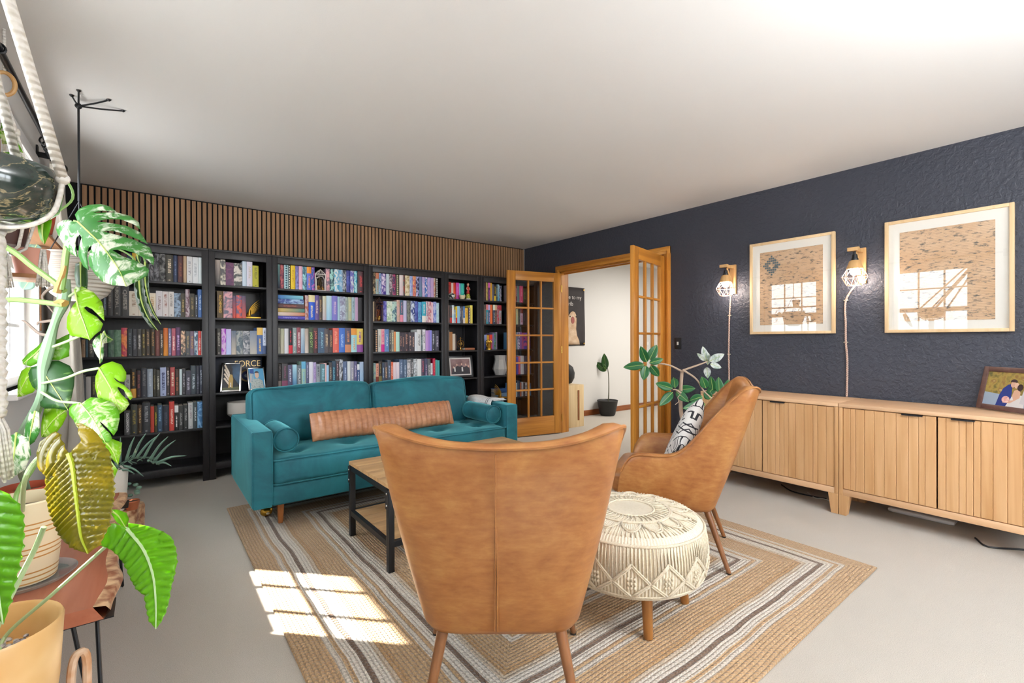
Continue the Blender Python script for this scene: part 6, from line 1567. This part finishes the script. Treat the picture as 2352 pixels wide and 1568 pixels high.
traced_leaf('leaf', ([(-0.28,2.034,0.973),(-0.29,2.042,0.922),(-0.301,2.05,0.864)],[(-0.272,2.028,0.968),(-0.274,2.03,0.907),(-0.287,2.039,0.877)],[(-0.296,2.047,0.968),(-0.31,2.058,0.927),(-0.317,2.062,0.887)]), VARW, mo, .9)
traced_leaf('leaf', ([(-0.111,1.929,0.82),(-0.101,1.921,0.784),(-0.099,1.919,0.753)],[(-0.1,1.92,0.815),(-0.085,1.909,0.784),(-0.091,1.913,0.763)],[(-0.122,1.937,0.81),(-0.116,1.932,0.774)]), VARL, mo, .9)
# cream pot with tan rings and the big olive leaf
CPOT = NT('banded_cream_pot'); x, y, z = CPOT.sep(CPOT.coord('Object')); ring = CPOT.math('FRACT', CPOT.math('DIVIDE', z, .074)); li = CPOT.math('LESS_THAN', CPOT.math('ABSOLUTE', CPOT.math('SUBTRACT', CPOT.math('FRACT', CPOT.math('MULTIPLY', ring, 5.0)), .5)), .14); li = CPOT.math('MULTIPLY', li, CPOT.math('MULTIPLY', CPOT.math('LESS_THAN', ring, .6), CPOT.math('LESS_THAN', z, .2))); CPOT.base(CPOT.mix(li, hexc('e2d2b0'), hexc('b8803c'))).p(Roughness=0.45); CPOT = CPOT.m
sc = thing('saucer', 'clear plastic saucer under the banded cream pot', 'saucer', (-.31, 2.06, .4508))
m = MB(); m.lathe([(.001, 0), (.105, 0), (.122, .014), (.119, .014), (.102, .003), (.001, .003)], (-.31, 2.06, .4515), 36); m.out('dish', plain('clear_plastic', 'dfe6ea', 0.1, Transmission_Weight=0.8, IOR=1.3), sc)
an = thing('philodendron', 'plant with one large olive corrugated leaf in a banded cream pot', 'potted plant', (-.31, 2.06, .456))
pot(an, (-.31, 2.06, .456), .074, .095, .25, CPOT)
m = MB(); m.tube(spline([(-.31, 2.04, .66), *[(-0.236,1.571,0.853),(-0.216,1.555,0.904),(-0.183,1.53,0.929),(-0.153,1.506,0.918)]], 6), .005, 8); m.out('petiole', STEMP, an)
m = MB(); m.tube(spline([(-.33, 2.06, .66), *[(-0.328,2.083,0.72),(-0.295,2.058,0.781),(-0.274,2.042,0.828)]], 6), .006, 8); m.out('petiole', STEMG, an)
traced_leaf('leaf', ([(-0.138,1.369,0.946),(-0.131,1.353,0.923),(-0.125,1.328,0.879),(-0.119,1.301,0.831),(-0.114,1.277,0.793),(-0.103,1.254,0.764)],[(-0.136,1.369,0.949),(-0.127,1.366,0.959),(-0.121,1.369,0.976),(-0.136,1.395,1.009),(-0.126,1.387,1.009),(-0.106,1.366,0.996),(-0.088,1.342,0.972),(-0.076,1.321,0.946),(-0.07,1.3,0.91),(-0.067,1.279,0.87),(-0.073,1.256,0.813),(-0.085,1.248,0.779)],[(-0.144,1.378,0.958),(-0.161,1.404,0.986),(-0.171,1.415,0.993),(-0.188,1.425,0.988),(-0.204,1.431,0.973),(-0.209,1.425,0.95),(-0.207,1.416,0.933),(-0.193,1.397,0.914),(-0.181,1.382,0.902),(-0.184,1.374,0.88),(-0.174,1.346,0.837),(-0.154,1.31,0.796),(-0.132,1.282,0.774)]), OLIVE, an, .5, .007, 17, .005, plain('lime_midrib', '9aa820', 0.4), .007)
# big honey-coloured pot with the lime leaves, in a rattan stand
AMB = blotch('honey_glaze', [(0.35, 'd8a868'), (0.6, 'ecc890'), (0.75, 'f0dcb4')], 5); bpx, bpy_, bz = -.285, 1.50, .265
st_ = thing('plant_stand', 'bent rattan plant stand under the big honey-coloured pot', 'plant stand', (bpx, bpy_, 0))
RAT = blotch('rattan', [(0.4, 'b8783c'), (0.6, 'e8dcc8')], 9); m = MB()
for k in range(4):
    a = PI/4 + PI/2 * k - .5; c_, s_ = math.cos(a), math.sin(a); m.tube(spline([(bpx + .15 * c_, bpy_ + .15 * s_, .012), (bpx + .16 * c_, bpy_ + .16 * s_, .2), (bpx + .165 * c_, bpy_ + .165 * s_, .40), (bpx + .15 * c_, bpy_ + .15 * s_, .43), (bpx + .138 * c_, bpy_ + .138 * s_, .40), (bpx + .132 * c_, bpy_ + .132 * s_, .28)], 5), .009, 8)
m.tube([(bpx + .142 * math.cos(2*PI*i/32), bpy_ + .142 * math.sin(2*PI*i/32), .254) for i in range(32)], .009, 8, True); m.out('frame', RAT, st_)
m = MB(); m.box((bpx - .14, bpy_ - .012, .245), (bpx + .14, bpy_ + .012, .2635)); m.box((bpx - .012, bpy_ - .14, .245), (bpx + .012, bpy_ + .14, .2635)); m.out('cross_bar', RAT, st_)
bp_ = thing('philodendron', 'plant with lime corrugated leaves in a big honey-coloured pot, lower left corner', 'potted plant', (bpx, bpy_, bz))
m = MB(); m.lathe([(.001, 0), (.088, 0), (.098, .01), (.116, .15), (.124, .29), (.121, .296), (.115, .29), (.108, .215), (.001, .215)], (bpx, bpy_, bz), 48); m.out('pot', AMB, bp_, ang=40)
m = MB(); rr = random.Random(8)
for k in range(260):
    a, q = rr.uniform(0, 6.28), .103 * math.sqrt(rr.random()); m.ball((bpx + q * math.cos(a), bpy_ + q * math.sin(a), bz + .218 + rr.uniform(0, .01)), rr.uniform(.004, .009), (1, rr.uniform(.7, 1.1), .6), 6)
o = m.out('pebbles', blotch('pebble_mix', [(0.35, '4a4658'), (0.5, 'b8b0b4'), (0.65, 'e8e4e4')], 60), bp_); o['kind'] = 'stuff'
m = MB(); m.tube(spline([(bpx + .02, bpy_ - .02, bz + .21), *[(-0.268,1.568,0.506),(-0.182,1.502,0.603),(-0.09,1.432,0.706),(-0.058,1.407,0.743),(-0.045,1.397,0.755)]], 6), .0042, 8); m.out('petiole', STEMP, bp_)
m = MB(); m.tube(spline([(bpx - .01, bpy_ - .01, bz + .21), *[(-0.244,1.424,0.625),(-0.219,1.405,0.689),(-0.193,1.385,0.753),(-0.178,1.374,0.798)]], 6), .005, 8); m.out('petiole', STEMP, bp_)
m = MB(); m.tube(spline([(bpx, bpy_, bz + .21), *[(-0.271,1.47,0.614),(-0.285,1.482,0.753),(-0.281,1.479,0.865),(-0.261,1.464,0.87)]], 6), .005, 8); m.out('petiole', STEMP, bp_)
traced_leaf('leaf', ([(-0.043,1.358,0.766),(-0.014,1.327,0.722),(0.002,1.297,0.672),(0.006,1.271,0.619),(0.005,1.249,0.575)],[(-0.04,1.362,0.777),(-0.029,1.356,0.774),(-0.005,1.343,0.767),(0.019,1.328,0.754),(0.034,1.317,0.742),(0.042,1.303,0.718),(0.044,1.29,0.692),(0.039,1.281,0.667),(0.033,1.274,0.646),(0.029,1.263,0.622),(0.023,1.256,0.601),(0.014,1.251,0.585)],[(-0.05,1.363,0.772),(-0.065,1.373,0.779),(-0.082,1.38,0.78),(-0.092,1.374,0.76),(-0.093,1.365,0.741),(-0.072,1.352,0.729),(-0.058,1.34,0.714),(-0.046,1.324,0.691),(-0.037,1.31,0.668),(-0.029,1.299,0.651),(-0.014,1.287,0.637),(-0.011,1.273,0.613),(-0.006,1.26,0.59)]), LIME, bp_, .5, .009, 14, .0035, STEMP, .0065)
traced_leaf('leaf', ([(-0.077,1.397,0.806),(-0.061,1.414,0.782),(-0.046,1.427,0.746)],[(-0.061,1.414,0.797),(-0.044,1.428,0.781),(-0.039,1.432,0.763)],[(-0.069,1.405,0.786),(-0.061,1.414,0.766)]), LIME, bp_, .8)
traced_leaf('leaf', ([(-0.24,1.346,0.897),(-0.237,1.317,0.813),(-0.229,1.28,0.728),(-0.22,1.251,0.667)],[(-0.219,1.327,0.887),(-0.204,1.308,0.863),(-0.198,1.294,0.836),(-0.198,1.28,0.795),(-0.201,1.271,0.761),(-0.206,1.262,0.728),(-0.212,1.255,0.695)],[(-0.255,1.353,0.881),(-0.268,1.34,0.813),(-0.254,1.3,0.728),(-0.234,1.268,0.685)]), LIME, bp_, .5, .008, 12, .004, STEMP, .0075)

# ---------------------------------------------------------------- hanging planters, curtain and window shelf
ROPE = NT('cotton_rope'); v = ROPE.coord('Object'); ROPE.base(ROPE.ramp(ROPE.noise(v, 60, 3), [(0.3, 'dcd6cc'), (0.7, 'f2efea')])).p(Roughness=0.95).bump(ROPE.math('SINE', ROPE.math('MULTIPLY', ROPE.sep(v)[2], 500.0)), .35, .004); ROPE = ROPE.m
bx, by, bz = -.300, 1.585, 1.462; hx, hy = bx, by
mh = thing('macrame_hanger', 'thick white macrame hanger with braided tail holding the dark marbled bowl', 'plant hanger', (hx, hy, H))
m = MB(); apex = Vector((-.33, .98, H - .03)); m.tube([(-.33, .98, H - .004), apex], .012, 8); m.ball(apex, .02, n=8); m.out('top_knot', ROPE, mh)
m = MB()
for k, a in enumerate((-.35, 1.25, 2.8, 4.45)):
    e_ = Vector((bx + .146 * math.cos(a), by + .146 * math.sin(a), bz + .11)); m.tube([apex, apex.lerp(e_, .5), e_], .0095 if k else .0115, 8); m.ball(e_, .014, n=8); m.tube(spline([e_, Vector((bx + .138 * math.cos(a), by + .138 * math.sin(a), bz + .06)), Vector((bx + .122 * math.cos(a), by + .122 * math.sin(a), bz + .022)), Vector((bx + .075 * math.cos(a), by + .075 * math.sin(a), bz - .007)), Vector((bx, by, bz - .012))], 4), .0055, 8)
m.out('rope', ROPE, mh, ang=180)
m = MB(); zt, zb = bz - .02, 1.02
for s in range(3):
    pts = []
    for i in range(60):
        f = i / 59; ph = 2*PI * (f * 6 + s / 3); pts.append((bx + .020 * math.cos(ph), by + .016 * math.sin(2 * ph), lerp(zt, zb, f)))
    m.tube(pts, .0175, 8)
m.out('braid', ROPE, mh, ang=180)
m = MB(); rr = random.Random(4)
for k in range(70):
    a, q = rr.uniform(0, 6.28), math.sqrt(rr.random()); m.tube([(bx + .016 * q * math.cos(a), by + .016 * q * math.sin(a), zb + .02), (bx + .038 * q * math.cos(a), by + .038 * q * math.sin(a), zb - .04), (bx + .044 * q * math.cos(a + .2), by + .044 * q * math.sin(a + .2), zb - .13 - rr.uniform(0, .03))], .003, 4)
o = m.out('tassel', ROPE, mh, ang=180); o['kind'] = 'stuff'
t = NT('dark_marble_glaze'); v = t.coord('Object'); n1 = t.noise(v, 9, 5, .65, 1.4); n2 = t.noise(v, 26, 4, .7)
vein = t.ramp(t.math('ABSOLUTE', t.math('SUBTRACT', n1, .5)), [(0.0, 'ffffff'), (0.018, '000000')]); sp = t.ramp(n2, [(0.70, '000000'), (0.74, 'ffffff')])
t.base(t.mix(t.math('MAXIMUM', t.math('MULTIPLY', vein, .55), sp), t.ramp(n1, [(0.3, '14201c'), (0.5, '2c3a34'), (0.7, '4a4844')]), hexc('c8b48a'))).p(Roughness=0.12, Coat_Weight=0.4); MARB = t.m
bw = thing('hanging_bowl', 'dark green marbled ceramic bowl planter hanging in white rope', 'planter', (bx, by, bz))
m = MB(); m.lathe([(.001, 0), (.062, .0), (.095, .010), (.125, .04), (.133, .085), (.128, .128), (.124, .132), (.119, .126), (.12, .09), (.001, .08)], (bx, by, bz), 48); m.out('bowl', MARB, bw, ang=50)
m = MB(); m.lathe([(.11, .1), (.05, .112), (.001, .115)], (bx, by, bz), 24); m.out('soil', SOIL, bw)
traced_leaf('leaf', ([(-0.209,1.628,1.483),(-0.21,1.628,1.454),(-0.208,1.627,1.427)],[(-0.194,1.617,1.488),(-0.195,1.617,1.471),(-0.2,1.621,1.449)],[(-0.221,1.637,1.473),(-0.22,1.636,1.458),(-0.216,1.633,1.439)]), LIME, bw, 1.0)
m = MB(); m.tube(spline([(bx + .04, by + .06, bz + .11), (bx + .115, by + .09, bz + .15), (bx + .14, by + .1, bz + .10), (-0.209, 1.628, 1.483)], 6), .003, 6); m.out('stem', STEMG, bw)
m2 = thing('macrame_hanger', 'slim white macrame hanger with wooden ring and tassels by the window', 'plant hanger', (-.40, 2.35, 2.2)); RINGC = Vector((-0.463, 2.762, 2.232)); m = MB()
m.tube([RINGC + Vector((.03 * math.cos(2*PI*i/24), .0, .045 * math.sin(2*PI*i/24))) for i in range(24)], .008, 8, True); m.out('ring', LAMPW, m2)
m = MB(); m.tube([RINGC + Vector((0, 0, .045)), (RINGC.x, RINGC.y, H - .003)], .006, 6)
pc_ = RINGC + Vector((0, 0, -.66))
for k in range(5):
    a = 2*PI * k / 5 + .5; e_ = pc_ + Vector((.10 * math.cos(a), .10 * math.sin(a), .16)); m.tube([RINGC + Vector((0, 0, -.045)), RINGC.lerp(e_, .35) + Vector((0, 0, -.01)), RINGC.lerp(e_, .5), e_, pc_ + Vector((.06 * math.cos(a), .06 * math.sin(a), .0)), pc_ + Vector((.02 * math.cos(a), .02 * math.sin(a), -.03))], .006, 6)
    m.ball(RINGC.lerp(e_, .37), .011, (1, 1, 1.6), 8)
m.out('cords', ROPE, m2, ang=180)
m = MB(); rr = random.Random(9)
for (u, w_, z0, z1) in ((0, .03, -.03, -.16), (.11, .022, .0, -.15)):
    for k in range(26): q = rr.uniform(-1, 1); m.tube([pc_ + Vector((u + .3 * w_ * q, rr.uniform(-.01, .01), z0)), pc_ + Vector((u + w_ * q, rr.uniform(-.02, .02), z1 - rr.uniform(0, .01)))], .0025, 4)
o = m.out('tassel', ROPE, m2, ang=180); o['kind'] = 'stuff'
sp_ = thing('hanging_plant', 'small striped-leaf plant in a dark pot in the slim macrame hanger', 'potted plant', pc_ + Vector((0, 0, .005)))
pot(sp_, (pc_.x, pc_.y, pc_.z + .006), .055, .075, .12, plain('dark_pot', '4a2e28', 0.5))
for B_, T_, w_ in [((-0.473,2.776,1.991),(-0.423,2.775,2.057),0.025),((-0.472,2.736,2.03),(-0.415,2.694,1.96),0.028),((-0.497,2.847,2.026),(-0.474,2.9,2.152),0.025),((-0.454,2.697,1.934),(-0.377,2.586,1.881),0.021)]: oval_leaf('leaf', B_, T_, w_ * 1.2, VARG, sp_, droop=.3)
for o_ in list(sp_.children): pass
# black curtain rod with rings, and the gathered curtain
rod = thing('curtain_rod', 'black curtain rod with finial and rings above the left windows', 'curtain rod', (-.45, 2.5, 2.3)); m = MB(); m.cyl((-.45, .8, 2.3), (-.45, 4.10, 2.3), .0125, n=12); m.out('pole', BLACKM, rod)
m = MB(); m.lathe([(.013, 0), (.02, .004), (.02, .02), (.012, .03), (.028, .05), (.034, .075), (.026, .1), (.001, .108)], n=18); m.xf(m.bm.verts[:], Matrix.Translation((-.45, 4.09, 2.3)) @ Matrix.Rotation(-PI/2, 4, 'X')); m.out('finial', BLACKM, rod)
for y in (.9, 2.6, 3.93): m = MB(); m.beam((XL + .001, y, 2.3), (-.45, y, 2.295), .014, .03); m.box((XL + .0008, y - .02, 2.25), (XL + .008, y + .02, 2.35)); m.tube([(-.45 + .018 * math.cos(q), y, 2.3 + .018 * math.sin(q)) for q in [2*PI*i/14 for i in range(14)]], .005, 6, True); m.out('bracket', BLACKM, rod)
for k, y in enumerate((3.62, 3.70, 3.76, 3.82, 3.87, 3.98)): m = MB(); m.tube([(-.45 + .026 * math.cos(q), y + .006 * math.sin(3 * q), 2.293 + .026 * math.sin(q)) for q in [2*PI*i/18 for i in range(18)]], .0045, 6, True); m.out('ring', BLACKM, rod)
t = NT('linen_curtain'); t.base(hexc('d8d2c8')).p(Roughness=0.9); tl = t.n('BsdfTranslucent'); tl.inputs[0].default_value = hexc('e4e0d8'); mx = t.n('MixShader'); mx.inputs[0].default_value = .35; t.t.links.new(t.b.outputs[0], mx.inputs[1]); t.t.links.new(tl.outputs[0], mx.inputs[2]); t.t.links.new(mx.outputs[0], t.o.inputs[0]); LIN = t.m
cu = thing('curtain', 'pale linen curtain gathered at the far end of the window wall', 'curtain', (-.45, 4.1, 2.27)); g = []
for j in range(40):
    f = j / 39; z = lerp(2.265, .03, f); row = []
    for i in range(61):
        s = i / 60; pin = 1 - .45 * math.exp(-((f - .28) / .12) ** 2); row.append((-.455 + (.012 + .044 * min(1, f * 3)) * pin * math.sin(s * 2*PI * 6.5 + .8 * math.sin(f * 4)) + .05 * f, 3.98 + .34 * f ** .7 + (s - .5) * (.30 + .16 * f) * pin, z - .03 * (abs(math.sin(s * PI * 6.5)) if j == 0 else 0)))
    g.append(row)
m = MB(); m.grid(g); m.out('cloth', LIN, cu, ang=180, solid=.0015)
sh_ = thing('plant_shelf', 'pine plant shelf across the far window holding small pots', 'shelf', (-.47, 3.45, 1.7))
for z, ya, yb, xx in ((1.735, 2.93, 3.92, -.405), (1.485, 2.93, 3.16, -.365)): m = MB(); m.box((-.525, ya, z - .018), (xx, yb, z), .002); m.out('board', wood('shelf_pine', 'b8845a', '94623a', rot=(0, 0, PI/2)), sh_)
for y in (2.94, 3.89): m = MB(); m.box((-.525, y, 1.25), (-.51, y + .025, 2.2)); m.out('upright', wood('shelf_pine', 'b8845a', '94623a'), sh_)
pk = thing('potted_plant', 'trailing plant in a pink pot on the window shelf', 'potted plant', (-.425, 3.10, 1.487)); pot(pk, (-.435, 3.07, 1.4875), .05, .066, .125, plain('pink_pot', 'e0a490', 0.6))
for B_, T_, w_ in [((-0.488,3.622,1.72),(-0.524,3.714,1.67),0.072),((-0.498,3.626,1.648),(-0.452,3.664,1.586),0.081),((-0.524,3.689,1.534),(-0.566,3.741,1.468),0.068),((-0.482,3.699,1.636),(-0.444,3.673,1.661),0.064),((-0.538,3.671,1.603),(-0.557,3.63,1.643),0.057)]: oval_leaf('leaf', B_, T_, w_, SAGE, pk, droop=.2)
bx_ = thing('pot', 'small terracotta pot on the upper window shelf', 'pot', (-.44, 3.35, 1.736)); pot(bx_, (-.44, 3.35, 1.736), .045, .06, .11, TERRA)
# ribbed white hanging pot with strappy dark leaves on a black cord
HP = Vector((-.292, 3.336, 1.40)); rp = thing('hanging_planter', 'ribbed white pot with long dark leaves hanging from the ceiling on a black cord', 'hanging planter', (HP.x, HP.y, H)); RIB = NT('ribbed_ceramic'); z = RIB.sep(RIB.coord('Object'))[2]; RIB.base(hexc('dcd8ce')).p(Roughness=0.5).bump(RIB.math('SINE', RIB.math('MULTIPLY', z, 330.0)), .8, .006); RIB = RIB.m
m = MB(); m.lathe([(.001, 0), (.07, .0), (.11, .03), (.145, .09), (.158, .16), (.158, .235), (.153, .24), (.146, .235), (.146, .16), (.001, .15)], HP, 48); m.out('pot', RIB, rp, ang=50)
m = MB(); hk = Vector((HP.x, HP.y, H - .035)); m.tube([hk, HP + Vector((0, 0, .52))], .005, 8)
for a in (.6, 2.7, 4.8): m.tube([HP + Vector((0, 0, .52)), HP + Vector((.152 * math.cos(a), .152 * math.sin(a), .22))], .0028, 5)
m.ball(hk, .016, n=8)
for e_, r_ in (((-0.166, 3.238, 2.452), .0042), ((-0.112, 3.343, 2.452), .0042), ((-0.28, 3.211, 2.452), .004), ((-0.314, 3.295, 2.452), .004)):
    m.tube(spline([hk, hk.lerp(Vector(e_), .5) + Vector((0, 0, -.004)), Vector(e_) - Vector((0, 0, .002))], 4), r_, 6); m.lathe([(.003, 0), (.011, .008), (.001, .01)], Vector(e_) - Vector((0, 0, .0085)), 8)
m.out('cord', BLACKM, rp)
for dat, mt in ((([(-0.045,3.018,1.523),(-0.036,3.012,1.398),(-0.01,2.998,1.307),(0.027,2.977,1.24)],[(-0.029,3.009,1.506),(-0.028,3.008,1.44),(-0.015,3,1.365),(0.003,2.99,1.298)],[(-0.065,3.029,1.497),(-0.065,3.028,1.448),(-0.056,3.023,1.381),(-0.036,3.012,1.315),(-0.004,2.994,1.257)]), GLOSS), (([(-0.019,3.023,1.588),(-0.018,3.022,1.475),(0.003,3.01,1.358),(0.04,2.989,1.271)],[(-0.005,3.015,1.576),(-0.005,3.015,1.475),(-0.002,3.013,1.4),(0.017,3.002,1.333)],[(-0.032,3.03,1.525),(-0.029,3.028,1.441),(-0.016,3.021,1.366),(0.01,3.006,1.307)]), GLOSS), (([(-0.268,3.114,1.576),(-0.269,3.115,1.515),(-0.269,3.114,1.436)],[(-0.245,3.096,1.556),(-0.244,3.095,1.483),(-0.248,3.098,1.442)],[(-0.291,3.132,1.568),(-0.296,3.135,1.515),(-0.291,3.132,1.463)]), DARKG), (([(-0.05,3.072,1.632),(-0.048,3.07,1.609),(-0.039,3.064,1.579)],[(-0.039,3.064,1.626),(-0.036,3.061,1.6)],[(-0.059,3.079,1.617),(-0.056,3.077,1.592)]), DARKG)):
    traced_leaf('leaf', dat, mt, rp, .5, rib=.004, cut=.03)
for pts in ([(-0.28,3.25,1.592),(-0.23,3.211,1.648),(-0.149,3.149,1.664),(-0.069,3.087,1.613),(-0.046,3.069,1.528)], [(-0.282,3.277,1.595),(-0.218,3.227,1.669),(-0.11,3.144,1.685),(-0.036,3.087,1.634),(-0.019,3.074,1.595)]): m = MB(); m.tube(spline([HP + Vector((.03, 0, .16))] + [Vector(p) for p in pts], 6), .004, 6); m.out('petiole', STEMG, rp)
# stump with the spiky fern pot and little succulents
stp = thing('log_stool', 'short log stool with bark edge behind the bench, holding succulents', 'stool', (-.165, 3.47, 0)); m = MB(); g = []
for z, k in ((.0008, 1.0), (.02, 1.03), (.13, 1.0), (.225, 1.02), (.24, .98)): g.append([(-.175 + (.135 + .012 * math.sin(3 * a) + .006 * math.sin(7 * a)) * k * math.cos(a), 3.47 + (.135 + .012 * math.sin(3 * a)) * k * math.sin(a), z) for a in [2*PI*i/40 for i in range(41)]])
m.grid(g); bmesh.ops.remove_doubles(m.bm, verts=m.bm.verts[:], dist=1e-5); bmesh.ops.holes_fill(m.bm, edges=m.bm.edges[:]); m.out('body', BARK, stp, ang=60)
fp = thing('potted_plant', 'silvery spiky plant in a two-tone cream pot on the log stool', 'potted plant', (-.175, 3.43, .241)); t = NT('two_tone_pot'); z = t.sep(t.coord('Object'))[2]; t.base(t.mix(t.math('GREATER_THAN', z, .41), hexc('dcd6cc'), hexc('cfa87c'))).p(Roughness=0.6)
pot(fp, (-.175, 3.43, .2412), .062, .075, .235, t.m)
FB = Vector((-.175, 3.43, .45)); rr = random.Random(12); TIPS = [(-0.051,3.321,0.578),(0.026,3.262,0.561),(-0.003,3.284,0.517),(0.102,3.203,0.553),(0.15,3.166,0.551),(0.092,3.211,0.493),(-0.089,3.351,0.59),(-0.131,3.383,0.634),(0.131,3.181,0.551)]
m = MB(); sp1 = spline([(-0.164,3.433,0.452),(-0.119,3.399,0.513),(-0.032,3.332,0.537),(0.045,3.272,0.507)], 6); m.tube([FB] + sp1, .004, 6)
FR = [((-0.137,3.388,0.513),(-0.133,3.385,0.653)),((-0.108,3.366,0.527),(-0.07,3.336,0.658)),((-0.08,3.343,0.537),(-0.02,3.298,0.677)),((-0.061,3.329,0.542),(0.03,3.259,0.662)),((-0.032,3.307,0.537),(0.041,3.25,0.677)),((-0.003,3.284,0.529),(0.076,3.224,0.657)),((0.016,3.27,0.522),(0.11,3.197,0.638)),((0.029,3.259,0.512),(0.156,3.162,0.55)),((0.025,3.262,0.508),(0.09,3.212,0.493)),((0.01,3.274,0.512),(0.037,3.253,0.498)),((-0.013,3.292,0.522),(0.01,3.274,0.503)),((-0.118,3.373,0.494),(-0.032,3.306,0.435)),((-0.147,3.395,0.482),(-0.185,3.425,0.591)),((-0.137,3.388,0.47),(-0.071,3.336,0.45))]
for a, b in FR:
    a, b = Vector(a), Vector(b); m.tube(spline([a, a.lerp(b, .5) + Vector((0, 0, .012)), b], 5), lambda q: .0075 * (1 - q) ** .6 + .0008, 5)
for k in range(26): a = rr.choice(sp1); m.tube([a, a + Vector((rr.uniform(-.03, .05), rr.uniform(-.03, .03), rr.uniform(-.03, .02)))], .003, 4)
m.out('fronds', SAGE, fp, ang=180)
su = thing('succulent', 'little rosette succulents trailing from a copper pot on the log stool', 'potted plant', (-.085, 3.40, .241)); pot(su, (-.085, 3.395, .2412), .028, .036, .05, plain('copper_pot', 'c87a58', 0.3, 0.8))
m = MB()
for B_, T_, w_ in [((-0.094,3.489,0.334),(-0.112,3.474,0.397),0.04),((-0.084,3.47,0.342),(-0.056,3.368,0.399),0.04),((-0.075,3.355,0.359),(-0.033,3.34,0.377),0.039),((-0.083,3.425,0.333),(-0.043,3.38,0.319),0.037),((-0.095,3.406,0.346),(-0.131,3.455,0.36),0.034),((-0.092,3.418,0.332),(-0.097,3.464,0.284),0.035),((-0.073,3.416,0.338),(-0.057,3.418,0.33),0.035)]: m.ball((Vector(B_) + Vector(T_)) / 2, .014, (1, .8, .7), 8)
o = m.out('rosettes', SAGE, su, ang=180); o['kind'] = 'stuff'
# ---------------------------------------------------------------- ficus behind the armchair, leaves of the hall plant
fc = thing('ficus', 'bare-stemmed variegated ficus tree in a black pot behind the side-on armchair', 'potted plant', (3.14, 1.99, 0)); pot(fc, (3.14, 1.99, .0008), .13, .17, .3, plain('matte_black', '1d1e20'))
BARKG = plain('grey_bark', 'b09a86', 0.8)
TR_ = [(3.066,1.926,0.506),(3.046,1.942,0.663),(3.045,1.943,0.82),(3.054,1.937,0.959)]
m = MB(); m.tube(spline([(3.12, 1.975, .26)] + TR_, 8), lambda q: .017 - .006 * q, 10); m.out('trunk', BARKG, fc)
for pts in ([(3.036,1.926,0.955),(2.953,1.989,1.003),(2.849,2.07,1.016)], [(3.072,1.948,0.958),(3.181,1.864,1.006),(3.219,1.835,1.024)], [(3.021,1.912,0.968),(3.096,1.853,0.902),(3.143,1.817,0.812),(3.209,1.766,0.74)], [(3.01,1.919,0.801),(2.982,1.941,0.825),(2.963,1.956,0.825)]): m = MB(); m.tube(spline(pts, 6), lambda q: .0075 - .0035 * q, 8); m.out('branch', BARKG, fc)
m = MB(); m.tube(spline([(3,1.915,0.79),(2.984,1.927,0.772),(2.987,1.924,0.742),(2.968,1.939,0.719)], 5), .0025, 5); m.out('aerial_root', BARKG, fc)
for B_, T_, w_ in [((2.828,2.077,1.022),(2.74,2.061,1.131),0.058),((2.854,2.074,1.039),(2.889,2.035,1.148),0.06),((2.841,2.064,1.016),(2.901,1.988,1.047),0.046),((2.79,2.07,1.006),(2.686,2.172,0.987),0.057),((2.809,2.07,0.999),(2.768,2.061,0.9),0.06),((2.866,2.075,0.997),(2.921,2.037,0.915),0.056),((2.942,1.942,0.837),(2.85,2.015,0.873),0.059),((2.962,1.934,0.839),(2.988,1.965,0.916),0.048),((3.028,1.985,0.836),(3.045,1.971,0.897),0.039),((3.047,1.969,0.818),(3.094,1.859,0.834),0.056),((3,1.953,0.81),(3.016,1.864,0.744),0.055),((2.973,1.962,0.806),(2.853,1.983,0.721),0.058),((3.11,1.811,0.779),(3.047,1.876,0.748),0.055),((3.135,1.806,0.724),(2.968,1.866,0.703),0.064),((3.14,1.802,0.837),(3.097,1.809,0.917),0.055),((3.206,1.789,0.822),(3.157,1.774,0.916),0.05),((3.263,1.77,0.796),(3.257,1.773,0.911),0.056),((3.286,1.733,0.785),(3.285,1.714,0.895),0.055),((3.233,1.817,0.751),(3.205,1.853,0.805),0.056),((3.189,1.755,0.725),(3.159,1.814,0.667),0.064),((3.31,1.783,0.705),(3.324,1.772,0.644),0.039),((3.225,1.838,0.78),(3.257,1.786,0.867),0.054)]: oval_leaf('leaf', B_, T_, w_ * 1.1, FICUS, fc)
for B_, T_, w_ in [((3.267,1.868,1.022),(3.249,1.891,1.133),0.045),((3.273,1.865,0.997),(3.306,1.877,1.089),0.035),((3.251,1.84,1.023),(3.3,1.752,1.079),0.054),((3.268,1.869,0.978),(3.208,1.828,0.91),0.045),((3.206,1.808,1.008),(3.264,1.751,0.978),0.039),((3.236,1.864,1.029),(3.154,1.874,1.08),0.029)]: oval_leaf('leaf', B_, T_, w_ * 1.1, FICW, fc)
for B_, T_, w_ in [((5.71,4.972,0.7),(5.698,4.99,0.968),0.101),((5.719,4.965,0.688),(5.612,5.086,0.825),0.105)]: oval_leaf('leaf', B_, T_, w_ * 1.15, DARKG, hp)
